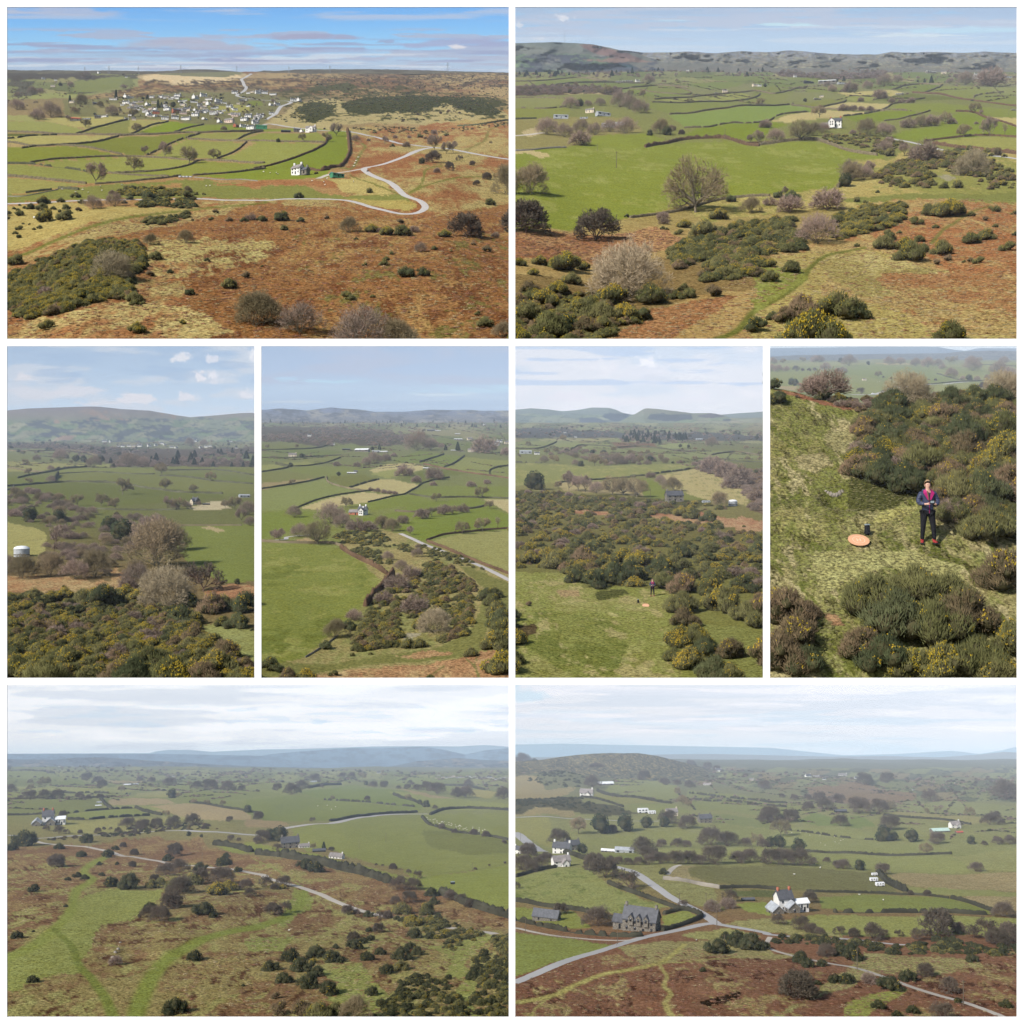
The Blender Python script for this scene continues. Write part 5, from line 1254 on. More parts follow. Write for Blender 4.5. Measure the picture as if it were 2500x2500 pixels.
plants(s,'''
@c1
copse 460 800 130 ; bushy brown copse
ivytree 530 790 60
copse 590 790 70
copse 680 790 90
copse 285 985 190 ; wide grey-brown farm tree
copse 420 1000 150
copse 540 960 150
copse 640 980 130
copse 750 960 130
copse 870 975 170 ; tall pinkish bare tree by barns
copse 830 800 170
copse 900 820 160
copse 980 850 150
olive 1125 985 150 ; large olive-brown tree
ivytree 1170 990 70
evergreen 1045 995 50
scrub 1210 960 70
scrub 540 1060 180 ; low wide brown thicket
oak 1340 756 46
oak 1150 612 40
oak 1865 780 70
thorn 1280 985 50
oak 730 725 90
oak 905 725 60
oak 1000 735 70
copse 1040 610 100
evergreen 455 690 32 560 690 24
ash 1850 1035 90
ash 1790 1030 60
scrub 1890 950 90
ash 1120 565 26 1240 560 26 1245 605 26 1350 545 24
olive 60 1400 0.1
bigoak 1370 1340 0.1
@d1
evergreen 25 650 34
evergreen 320 735 32
evergreen 548 612 32
pine 605 605 26
evergreen 1150 605 22
pine 1200 608 22 1250 612 36
copse 1385 620 70
scrub 1430 570 50
scrub 1690 640 230 ; wide purple-brown thicket
copse 1500 630 150 ; pale brown copse
copse 900 640 130
copse 1000 610 90
copse 780 660 90
scrub 650 680 130
scrub 870 740 120
scrub 730 755 60
scrub 960 775 60
scrub 1030 780 60
scrub 1100 778 70
scrub 600 830 90 670 830 70 735 832 60 800 838 70
oak 425 890 110
bigoak 280 1030 190 ; bare spreading tree at meadow top
olive 380 1000 130
copse 450 970 110
copse 100 1030 150
copse 40 950 90
olive 770 985 170 ; broad olive-brown tree
copse 900 985 150
copse 945 960 90
scrub 670 980 60
bigoak 1170 935 110 ; tall narrow ivy-fringed oak
scrub 1080 940 130
scrub 1250 930 140
oak 1350 925 110
scrub 1400 925 80
oak 1570 855 100 ; pale orange-brown oak
oak 1488 1003 120 ; pale round ash
ash 1680 1003 130 ; two-trunk pale ash
sapling 1790 1000 60
ash 1615 870 40
scrub 1580 925 36
ash 1050 1115 90 ; slim grey bare tree
copse 1130 1120 120
olive 1735 1140 80
thorn 1740 1140 50
gorse 1785 1155 50 1690 1140 44
copse 910 1090 130
scrub 1200 1160 260 ; wide pinkish thicket
fan 1545 1300 260 ; pale fan-branched tree in gorse
ash 795 1260 80
copse 660 1300 190 ; rounded twiggy grey tree
copse 770 1310 120
gorse 830 1085 60 890 1100 60 940 1110 90
ash 940 1050 60
copse 480 640 60 520 690 80
@c2
olive 170 190 300 ; large olive tree at left edge
thorn 130 470 330 ; brown ragged tree at left edge
thorn 640 470 330 ; dark tangled hawthorn on meadow edge
bigoak 1382 262 480 ; big round-crowned bare oak below the meadow
fan 880 880 580 ; huge pale fan-shaped bare tree
scrub 1140 320 110
scrub 1150 350 90
dgorse 880 305 50
dgorse 1635 200 90
finey 1560 315 150
olive 1790 270 160
finey 1300 370 110
fine 1450 440 220
gorse 1265 420 80
gorse 1140 385 40 1170 390 40
finey 85 720 110
finey 240 700 130
finey 430 710 260
finey 560 680 120
finey 190 780 90
finey 370 900 180
fine 470 800 150
finey 780 930 260
finey 860 1080 230
fine 1050 930 260
fined 1000 1080 160
fine 700 1080 220
fine 520 1060 220
finey 270 1000 220
fine 140 1120 260
fined 420 1180 220
fine 300 1240 300
finey 90 1290 200
fineb 560 1180 200
gorse 690 1190 60
brown 1500 900 150
gorse 1300 830 100 1240 900 120
gorse 1340 900 120
fined 1820 1170 190 ; dark round gorse bush on the path edge
fine 620 1010 200
fineb 160 920 160
fineb 70 1030 160
@d2
finey 65 700 110
fine 60 810 150
fine 215 740 140
fine 560 1060 330 ; broad gorse and bramble clump
fined 670 1070 240
fineb 300 1080 300 ; brown-stemmed gorse clump
fineb 170 1110 200
finey 380 1290 480 ; big flowering gorse clump at bottom edge
finey 250 1300 300
finey 560 1300 260
fine 1380 1230 230 ; lone bushy green gorse
fined 80 1090 110
dgorse 0 1130 80
fine 1085 635 230
finey 1060 560 170
fine 1320 600 170
fine 900 550 160
fine 1190 580 100
gorse 1160 510 80
gorse 945 490 100 930 450 60
gorse 1130 400 120 ; rounded gorse bush
finey 1390 360 230 ; long gorse hummock
fine 1300 350 150
fine 1220 345 130
fine 1450 350 110
gorse 1280 430 60
gorse 1545 365 60
gorse 1690 315 60 1730 328 70
gorse 1860 345 60
fine 1540 545 150
fine 1660 525 130
gorse 1580 520 80
gorse 1820 610 140
gorse 1720 440 50
gorse 1605 685 100
brown 1640 395 60 1540 670 60 1280 660 70
gorse 1490 665 40
brown 1380 640 80
gorse 700 232 60 760 245 50
dgorse 855 168 40
gorse 1350 155 90
gorse 1440 155 90
gorse 700 530 50
gorse 1015 450 50
dgorse 1870 500 60
ivytree 620 125 110
olive 660 95 170
copse 750 90 150
copse 190 265 0.1
scrub 480 270 260 ; reddish bramble thicket
scrub 200 275 220
copse 400 500 330 ; pale twiggy round tree in gorse
dgorse 130 190 90
dgorse 220 200 130
ash 172 180 60
scrub 60 230 110
''')
plantsh(s,'''
@c2
olive -10 200 200 260
''')
cover(s,'gorse_thicket','olive gorse thicket left of the pale bare tree, top right view',[('fine',5),('fined',2),('finey',1),('fineb',1)],'c2 1200 560 1300 480 1700 370 1932 330 d2 220 320 230 400 350 480 340 540 100 580 0 600 c2 1900 780 1700 780 1450 780 1440 650 1230 680',(22,38),520,warp=3)
cover(s,'gorse_thicket','bright flowering gorse thicket right of the pale bare tree',[('fine',3),('finey',3),('fined',1)],'d2 540 320 740 270 1040 270 1060 340 1020 390 900 420 700 460 560 480 520 420',(20,30),240,warp=3)
cover(s,'gorse_thicket','large rounded gorse thicket on the knoll, top right view',[('fine',5),('finey',1),('fineb',2)],'d1 1000 1180 1200 1100 1500 1070 1700 1110 1600 1150 1780 1220 1600 1250 1300 1220 d2 1220 20 1280 110 1270 150 1000 150 880 130 820 90 900 10 1000 -60',(16,24),330,warp=3)
cover(s,'gorse_thicket','gorse thicket around the pale fan-branched tree',[('fine',5),('finey',1),('fineb',2)],'d2 1280 -10 1500 -60 1700 -40 1860 60 1880 140 1800 165 1620 160 1560 90 1400 40',(15,22),120,warp=3)
cover(s,'gorse_thicket','gorse bank above the big meadow beside the farmhouse',[('fine',3),('finey',2),('fineb',2)],'d1 430 1010 480 985 700 985 880 1000 1040 1040 960 1090 900 1100 700 1060 500 1040',(10,14),180,warp=3)
cover(s,'gorse_thicket','low gorse rows above the knoll, top right view',[('fine',3),('fined',1)],'d1 1180 1050 1320 1080 1500 1080 1680 1130 1640 1140 1400 1090 1200 1075',(10,12),70,warp=2)
cover(s,'gorse_thicket','grey-green gorse and bramble at the bottom left of the top right view',[('fine',3),('fineb',3),('finey',1)],'c2 -200 1000 200 900 620 860 900 1000 980 1080 700 1250 500 1400 -200 1400',(28,44),260,warp=3)
cover(s,'wood','purple-brown bare wood above the long white barns',[('copse',4),('olive',2),('scrub',2)],'d1 60 500 400 470 760 490 950 535 860 560 700 580 500 585 150 560',(7,10),420,warp=4)
cover(s,'wood','bare wood below the mast hill, top right view',[('copse',4),('olive',1),('scrub',2)],'c1 -200 645 250 635 600 640 850 660 840 700 600 705 350 700 -200 705',(10,13),200,warp=4)
cover(s,'wood','band of bare woods along the far valley, top right view',[('copse',3),('scrub',2),('pine',1)],'c1 -200 548 900 530 1200 500 1900 500 d1 60 520 60 560 c1 1700 560 1500 530 900 565 400 572 -200 585',(5,8),420,warp=5)
cover(s,'wood','bare woods on the far right slope, top right view',[('copse',3),('scrub',2),('evergreen',1)],'d1 1200 490 1500 440 2300 430 2300 490 1800 480 1500 500',(5,7),160,warp=6)
cover(s,'hedgerow_trees','scattered hedgerow trees between far fields, top right view',[('copse',3),('scrub',2)],'d1 940 540 1300 500 2300 520 2300 650 1900 640 1500 640 1100 610',(5,8),110,warp=6)
hs_ = '''c1 605 830 66 cream;c1 390 880 110 barn;c1 560 885 60 barn;c1 745 935 110 barn;c1 815 925 90 barn;c1 700 870 110 barn;c1 830 605 70 wbarn;c1 895 590 60 wbarn;c1 955 590 36 white;c1 1540 685 36 wbarn;c1 1600 680 40 cream
c1 1820 645 40 cream;c1 1855 645 30 white;c1 1325 530 20 white;d1 345 615 76 dbarn;d1 480 620 130 wbarn;d1 590 622 70 barn;d1 410 725 60 wbarn;d1 440 718 30 cream;d1 1010 482 50 dbarn;d1 1070 484 40 wbarn;d1 1245 545 76 wbarn
d1 1240 508 50 wbarn;d1 1575 580 50 white;d1 1580 560 36 white;d1 1740 590 70 barn;d1 1810 575 60 barn;d1 1700 575 40 cream;d1 1460 446 30 white;d1 1548 446 26 white;d1 245 575 26 white;d1 1015 705 60 wbarn;d1 1340 548 36 cream;d1 1860 815 50 wbarn'''
for q in hs_.replace('\n',';').split(';'):
 c,x,y,w_,k=q.split();u,v=xy(c,float(x),float(y));house(s,u,v,float(w_)/ZF*1.1,k,rz=r3.choice((.25,-.3,.1,-.15,.4)),cat='barn' if 'barn' in k else 'house')
u,v=xy('d1',545,945);f=empty('farmhouse',at1(s,u,v),-.35);block(f,1.15,.72,.8,.40,'render','slate',wins=3,chim=2,gwin=1,chm='brick');block(f,.7,.6,.66,.34,'render','slate',-.35,-.5,math.pi/2,wins=1,door=False,chim=0,gwin=2);block(f,.8,.5,.42,.28,'brick','tile',-1.0,-.15,0,wins=2,floors=1,chim=0)
f.scale=(24*pxm(s,v),)*3;tag(f,'white farmhouse with dark slate roof and brick outbuilding behind the meadow trees','house')
for c,x,y,h in (('c1',800,1215,125),('c1',660,1092,56),('c1',1600,1010,80),('c1',1165,1040,50),('c1',1365,1000,36),('c1',1495,990,36),('d1',1820,850,40),('d1',1100,905,34)):
 u,v=xy(c,x,y);pole(s,u,v,h/ZF,arms=1 if h>60 else 0)
# tall guyed mast on the hill
u,v=xy('c1',416,316);d=48300.0;p0=Vector(((u-1250)*K*d,d,(1250-v)*K*d-40));f=empty('radio_mast',p0);H=92/ZF*K*d
V,F=tubes([(Vector((0,0,0)),Vector((0,0,1)),.009,.006)],4);part(f,'mast',mesh_np('mast',np.array([tuple(q) for q in V]),np.array(F),M['steel']))
for a in range(3): V,F=tubes([(Vector((0,0,.8)),Vector((math.cos(a*2.1+1)*.3,math.sin(a*2.1+1)*.3,0)),.0015,.0015)],3);part(f,'guy_wire',mesh_np('guy_wire',np.array([tuple(q) for q in V]),np.array(F),M['steel']))
f.scale=(H+40,)*3;tag(f,'very tall thin mast on the brown hill, top right view','radio mast')
u,v=xy('c1',340,960);f=car(s,u,v,26/ZF,'card',.2,'dark vehicle parked among farm trees')
u,v=xy('d1',1550,752);f=car(s,u,v,22/ZF,'card',.2,'dark tractor on the far lane')
land(s,'''d1 540 920 white farmhouse
c2 1380 100 big round oak
c2 880 600 huge fan-shaped tree
c1 605 810 cream farmhouse
c1 790 910 farm barns
d1 450 610 long white barns
c1 800 1150 meadow pole
d1 1490 940 pale round ash
d2 1050 60 gorse knoll
d1 1545 1220 fan-branched tree
d2 400 400 pale twiggy tree
d2 800 350 flowering thicket
d2 1380 1170 lone gorse bush
d2 500 600 grassy path bend
d1 700 790 straw field
c1 1600 880 emerald field
c1 1200 640 small far farms
d1 1150 660 striped green field
d1 1700 580 far right village
c2 60 1250 bottom left corner
d2 300 1250 bottom gorse clump
d2 1640 600 right edge bracken
c2 60 200 left edge trees
d1 100 520 far wood
c1 250 660 left wood''')
cover(s,'bracken_cover','dead bracken on the slope below the meadow, top right view',[('fern',5),('fernd',2)],'c2 -200 520 420 420 640 440 1100 370 1320 470 1200 520 600 640 -200 680',(6,9),1500,warp=3,vary=.7,hs=.8,sink=.05)
cover(s,'bracken_cover','dead bracken and dry grass over the near slope, top right view',[('fern',3),('straw',4),('fernd',1)],'c2 500 1350 1000 980 1500 900 d2 0 600 600 540 1000 400 1200 230 2000 260 2000 1400 c2 500 1400',(5,11),7000,warp=3,vary=.7,hs=.7,sink=.05)
cover(s,'hedgerow_scrub','broken far hedgerows between fields, top right view',[('dgorse',3),('scrub',3),('thorn',1)],'c1 -200 560 1932 540 d1 2300 500 2300 800 1400 740 1100 760 600 740 200 730 c1 1932 760 1400 800 1050 740 400 700 -200 700',(3,5),warp=0,vary=.5,hs=.8,rows=90)
# ================================================================ first middle view: hillside fields, wood and gorse
s=VIEWS['p3'];s.glabel = 'dull green hedged fields, bare woodland floor and gorse slope, first middle view';s.slabel = 'soft cloudy blue sky with small white clouds, first middle view'
sheet(s,1078,0,[
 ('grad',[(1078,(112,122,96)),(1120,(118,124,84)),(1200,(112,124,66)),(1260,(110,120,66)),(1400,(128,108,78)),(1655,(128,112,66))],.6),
 ('mosaic',[(110,124,92),(128,130,96),(98,116,86),(140,134,104)],50,'a3 -300 700 1932 700 1932 850 -300 850'),
 ('poly',(96,84,78),.8,5,'a3 -300 745 600 770 900 800 1400 800 1932 790 1932 940 800 940 700 860 400 800 -300 800'),
 ('poly',(118,128,84),.3,3,'a3 -300 815 500 820 700 850 640 880 -300 880'),('poly',(100,122,78),.3,3,'a3 1450 850 1932 835 1932 890 1700 890'),
 ('poly',(150,146,92),.3,3,'a3 -300 890 160 895 620 905 620 945 460 950 200 970 -300 960'),('poly',(142,146,88),.3,3,'a3 640 920 820 918 820 940 740 942'),
 ('poly',(122,134,72),.3,2,'a3 380 965 640 950 1140 945 1140 990 450 990'),('poly',(116,128,66),.3,2,'a3 1250 940 1932 935 1932 1000 1500 970 1250 965'),('poly',(106,126,64),.3,2,'a3 1180 1000 1500 985 1932 1010 1932 1060 1500 1035 1200 1010'),
 ('poly',(118,126,68),.3,2,'a3 440 995 830 990 1300 1005 1860 1062 1880 1120 1500 1120 1200 1090 820 1050 400 1050'),('poly',(104,124,62),.3,2,'a3 -300 1010 420 1000 380 1055 -300 1075'),
 ('poly',(100,118,58),.3,3,'a3 -300 1085 100 1075 520 1055 1000 1068 1300 1108 1640 1130 1640 1180 1400 1200 1300 1245 600 1245 200 1160 -300 1160'),
 ('poly',(112,116,68),.4,3,'a3 600 1245 1932 1130 2200 1130 a4 2200 130 1250 120 1100 30'),
 ('poly',(196,180,156),.5,4,'a3 1560 1200 1640 1195 1700 1240 1560 1250 1380 1240'),
 ('poly',(108,136,60),.25,3,'a4 1240 130 1560 118 2200 120 2200 545 1650 545 1400 420 1300 260'),('poly',(176,158,124),.5,2,'a4 1540 125 1600 140 1665 160 1610 172 1540 150 1460 130'),
 ('poly',(166,158,98),.5,3,'a4 -300 100 60 105 260 150 350 190 330 350 60 360 -300 350'),
 ('mix',(182,136,98),(190,160,118),.9,12,.5,'a4 -300 520 300 500 600 520 820 530 860 430 1000 560 700 600 300 620 -300 660'),
 ('mix',(178,128,96),(188,158,118),.9,12,.5,'a4 1460 600 1700 560 2200 590 2200 680 1500 650'),
 ('poly',(148,150,90),.6,5,'a4 1450 835 1600 840 1800 890 2200 900 2200 1300 1840 1260 1830 1100 1600 960'),
],su=3.5)
sky(s,[(838,(160,184,212)),(900,(168,192,218)),(960,(186,206,226)),(1010,(196,214,232))],
 [((206,212,222),.8,190,34,.44,.16,838,1015,14),((150,178,210),.6,130,20,.55,.12,850,930,5)],
 [(442,876,36,15,(232,230,234),.95),(517,878,28,13,(226,226,234),.9),(488,922,17,16,(236,232,236),.95),(520,918,15,14,(232,230,236),.95),(525,932,22,9,(224,224,232),.8),(620,872,18,22,(236,236,240),.95),(60,922,36,13,(226,222,226),.9),(335,975,58,18,(228,224,228),.95),(460,970,30,15,(226,224,230),.95),(605,966,22,15,(230,228,234),.9),(190,955,90,16,(222,220,226),.8),(90,965,90,18,(220,218,224),.7),(240,985,60,9,(224,220,224),.7)],4980,1088,1)
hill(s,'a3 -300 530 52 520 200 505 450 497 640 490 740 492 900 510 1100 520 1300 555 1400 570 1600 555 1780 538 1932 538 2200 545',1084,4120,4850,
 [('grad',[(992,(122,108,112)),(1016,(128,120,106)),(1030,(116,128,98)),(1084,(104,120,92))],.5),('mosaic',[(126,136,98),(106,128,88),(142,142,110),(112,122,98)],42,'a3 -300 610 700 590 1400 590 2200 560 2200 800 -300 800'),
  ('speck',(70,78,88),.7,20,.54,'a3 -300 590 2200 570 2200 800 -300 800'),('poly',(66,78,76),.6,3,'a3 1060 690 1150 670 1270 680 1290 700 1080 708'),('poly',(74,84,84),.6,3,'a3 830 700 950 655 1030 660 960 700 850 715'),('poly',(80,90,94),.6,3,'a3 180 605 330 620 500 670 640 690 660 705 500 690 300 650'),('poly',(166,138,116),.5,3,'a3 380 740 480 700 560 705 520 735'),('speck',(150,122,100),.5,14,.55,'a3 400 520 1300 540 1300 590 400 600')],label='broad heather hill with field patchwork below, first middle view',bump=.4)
hedges(s,'''
hedge 10 12 : hedge across the distant left fields : a3 -200 815 200 820 520 815 720 850
hedge_d 10 12 : hedge on the far right slope : a3 1500 855 1700 840 1932 832
hedge 12 14 : hedge curling below the straw-coloured fields : a3 -200 950 60 945 200 968 360 975 440 945
hedge_d 14 16 : hedge from the left oaks to the long field : a3 130 1020 240 995 400 970 480 955 640 945
hedge_d 10 12 : hedge at top of the long middle field : a3 440 990 700 985 1000 995 1140 995
hedge_d 12 14 : dark hedge across the right upper field : a3 1240 965 1500 962 1660 968 1870 998
hedge_d 14 16 : dark hedge slanting down right from the wood oak : a3 1180 1005 1400 1015 1600 1040 1860 1062
hedge_d 16 18 : long dark hedge above the oak pasture : a3 -200 1095 100 1078 330 1060 520 1052 820 1055 1000 1068 1200 1095 1400 1115 1640 1130
hedge_d 30 26 : thick hedge corner in the left fields : a3 390 1045 430 1000
hedge_d 14 14 : hedge at the foot of the oak pasture : a3 600 1232 900 1245 1300 1248
hedge 12 12 : hedge beyond the feeding patch : a4 1250 118 1400 120 1560 125 1780 130
stone 12 10 : stone wall at the left edge above the wood : a3 -200 1140 60 1105 100 1080
''')
plants(s,'''
@a3
oak 173 848 44
oak 185 925 60
oak 215 995 66
oak 210 1062 60
copse 380 1055 80
copse 375 965 60
oak 380 900 34 525 905 30
copse 270 890 70
copse 440 890 130
evergreen 560 895 60
evergreen 620 900 60
copse 690 945 130 ; round grey tree clump
evergreen 740 905 70
evergreen 835 940 28 875 905 26
copse 950 945 170
copse 1050 945 120
oak 1190 998 110 ; dense round oak
oak 1220 1095 110 ; flat-topped oak right of the pair
oak 1550 1038 90
oak 1425 1118 80
oak 905 1130 150 ; large oak with twin trunks
oak 570 1212 110 ; neat round oak at left
oak 745 1215 120 ; orange-tinted oak
oak 850 1240 110 ; tall dark oak
ash 1235 1245 90
copse 1290 1245 80
oak 1320 1245 110
copse 1380 1240 80
oak 1730 1250 120
oak 1660 1240 80
copse 1830 1290 150
ash 1465 1230 40
copse 1400 780 90
copse 1500 780 70
@a4
ash 1780 100 90
copse 1840 130 100
sapling 400 330 130 ; slender bare sapling
olive 160 520 230 ; dark bushy tree below the silo
copse 60 480 200
olive 370 500 230
copse 560 520 220 ; pinkish rounded bush
olive 700 500 260
copse 1000 560 250 ; pink-brown bramble mound
olive 1000 500 180
scrub 940 575 160
fan 1230 700 420 ; grey fan-branched bare tree
thorn 1500 600 300 ; dark round hawthorn on the meadow edge
olive 1160 420 460 ; big olive leafless tree at wood end
olive 1250 300 300
copse 1110 250 320
ivytree 910 230 170 ; ivy-clad dark tree in the wood
ivytree 800 180 120
ivytree 220 100 120
ivytree 430 100 100
evergreen 1750 560 50
gorse 470 575 40
fined 770 700 300 ; dark pointed gorse mound
finey 480 660 170
fine 620 680 180
finey 930 640 180
finey 1030 680 200
fine 250 670 150
finey 380 670 130
fined 1370 700 200
fine 1440 840 160
fined 1340 840 260
fineb 1560 760 260
fined 1800 760 260
fine 1640 740 200
fined 1750 880 200
fine 1640 860 120
dgorse 1860 905 40
fineb 1430 960 200 ; grey-pink bramble heap on the gorse edge
spikyy 1250 1290 330 ; yellow-topped gorse at bottom centre
spikyy 1400 1270 260
spikyy 1600 1230 300 ; bright flowering gorse near the grass corner
spikyb 1500 1290 260
spikyb 1660 1110 230
spikyy 120 1230 240 ; yellow-tipped gorse in the bottom left corner
spiky 330 1290 320
spikyy 250 1270 260
spikyd 1000 1290 330
spikyb 860 1280 260
spikyy 500 1130 220
spiky 1100 1180 300
''')
cover(s,'wood','pinkish bare scrub wood filling the hollow, first middle view',[('copse',4),('olive',2),('scrub',3)],'a3 -200 1160 200 1120 440 1170 620 1240 a4 900 40 1100 60 1250 120 1250 250 1000 300 900 480 760 520 500 480 330 420 360 200 240 130 60 80 -200 60',(24,34),150,warp=4)
cover(s,'wood','bare hedgerow woods across the valley, first middle view',[('copse',4),('scrub',2),('pine',1)],'a3 780 900 1000 880 1250 880 1450 850 1700 830 1932 890 2200 900 2200 960 1932 955 1300 935 900 945',(11,15),170,warp=4)
cover(s,'wood','dark valley woods left of the hamlet, first middle view',[('copse',3),('scrub',1),('evergreen',1)],'a3 -200 760 450 775 900 800 1000 830 900 860 700 850 600 880 430 860 350 800 -200 810',(7,10),180,warp=4)
cover(s,'valley_trees','scattered blue-hazed trees on the valley fields, first middle view',[('copse',3),('evergreen',1)],'a3 -200 745 1932 745 2200 850 1000 850 -200 840',(6,8),200,warp=8)
cover(s,'gorse_thicket','dense gorse and bramble thicket covering the slope, first middle view',[('fine',6),('finey',3),('fined',2),('fineb',3),('scrub',1)],'a4 -300 690 100 660 500 620 700 640 1000 680 1300 700 1440 800 1450 900 1560 960 1700 1080 1830 1150 1860 1400 -300 1400',(24,50),1100,warp=3,hs=.9,vary=.6)
hs_ = '''a3 770 742 40 white;a3 820 740 34 white;a3 870 790 30 white;a3 905 788 30 white;a3 950 785 34 white;a3 985 790 30 cream;a3 1030 788 40 white;a3 1100 785 34 white;a3 1150 780 30 white;a3 1190 770 34 white;a3 1215 775 26 white;a3 965 838 40 white
a3 1265 795 34 white;a3 1300 798 30 white;a3 1480 800 30 white;a3 1520 792 30 white;a3 1550 788 26 white;a3 1435 745 44 white;a3 1450 682 26 white;a3 1520 690 20 white;a3 1700 712 26 white;a3 1745 800 24 white;a3 480 700 0.1 white'''
for q in hs_.replace('\n',';').split(';'):
 c,x,y,w_,k=q.split();u,v=xy(c,float(x),float(y));v=max(v,1079)
 if float(w_)>1: house(s,u,v,float(w_)/ZF*1.0,k,rz=r3.choice((.25,-.3,.1,-.15,.9)))
u,v=xy('a3',1440,1212);f=empty('farmhouse',at1(s,u,v),-.6);block(f,1.1,.8,.7,.5,'rub','slate',wins=2,chim=2,gwin=1);block(f,.7,.6,.6,.4,'cream','slate',.1,-.5,math.pi/2,wins=1,chim=0,gwin=1,door=False)
f.scale=(17*pxm(s,v),)*3;tag(f,'grey stone farmhouse with steep gables among bare trees, first middle view','house')
for x,y,w_,k,lab in ((1800,1160,90,'barn','grey-roofed farm barn at the right edge, first middle view'),(1520,1215,60,'dbarn','dark low farm shed right of the stone farmhouse')):
 u,v=xy('a3',x,y);house(s,u,v,w_/ZF,k,.5,lab,'barn')
def silo(s,u,v,w,label):
 f=empty('storage_tank',at1(s,u,v));V,F=tubes([(Vector((0,0,-.05)),Vector((0,0,.62)),.5,.5)],24);part(f,'wall',mesh_np('wall',np.array([tuple(q) for q in V]),np.array(F),M['tin']))
 V=[];F=[];n=24
 for k,(r,z) in enumerate(((.52,.62),(.44,.76),(.26,.85),(.02,.88))):
  for i in range(n): V.append((r*math.cos(6.283*i/n),r*math.sin(6.283*i/n),z))
 for k in range(3):
  for i in range(n): F.append((k*n+i,k*n+(i+1) % n,(k+1)*n+(i+1) % n,(k+1)*n+i))
 part(f,'roof',mesh_np('roof',np.array(V),np.array(F),M['tinw']));V,F=tubes([(Vector((0,0,.10)),Vector((0,0,.2)),.508,.508)],24);part(f,'band',mesh_np('band',np.array([tuple(q) for q in V]),np.array(F),M['rub']))
 f.scale=(w*pxm(s,v),w*pxm(s,v),w*pxm(s,v)*.8);tag(f,label,'tank');return f
u,v=xy('a4',160,358);silo(s,u,v,112/ZF,'round silver farm tank with domed lid at the left edge, first middle view')
fence(s,'thin post and wire fence crossing the straw field behind the silver tank','a4 60 268 200 255 340 240',5,9)
land(s,'''a3 1440 1190 stone farmhouse
a3 1030 780 valley hamlet
a3 905 1070 twin-trunked oak
a4 160 320 silver tank
a4 1230 560 fan-branched tree
a4 1500 520 dark hawthorn
a4 900 180 ivy-clad tree
a4 1650 300 green meadow
a4 1650 1000 grass corner
a4 1200 1200 bottom edge
a4 300 1200 bottom left corner
a3 400 1010 hedge corner
a3 300 900 straw-coloured fields
a3 1190 960 dense round oak''')
cover(s,'hedgerow_scrub','broken far hedgerows across the valley, first middle view',[('dgorse',3),('scrub',3),('thorn',1)],'a3 -300 760 2000 760 2000 900 -300 1000',(3,5),warp=0,vary=.5,hs=.8,rows=46)
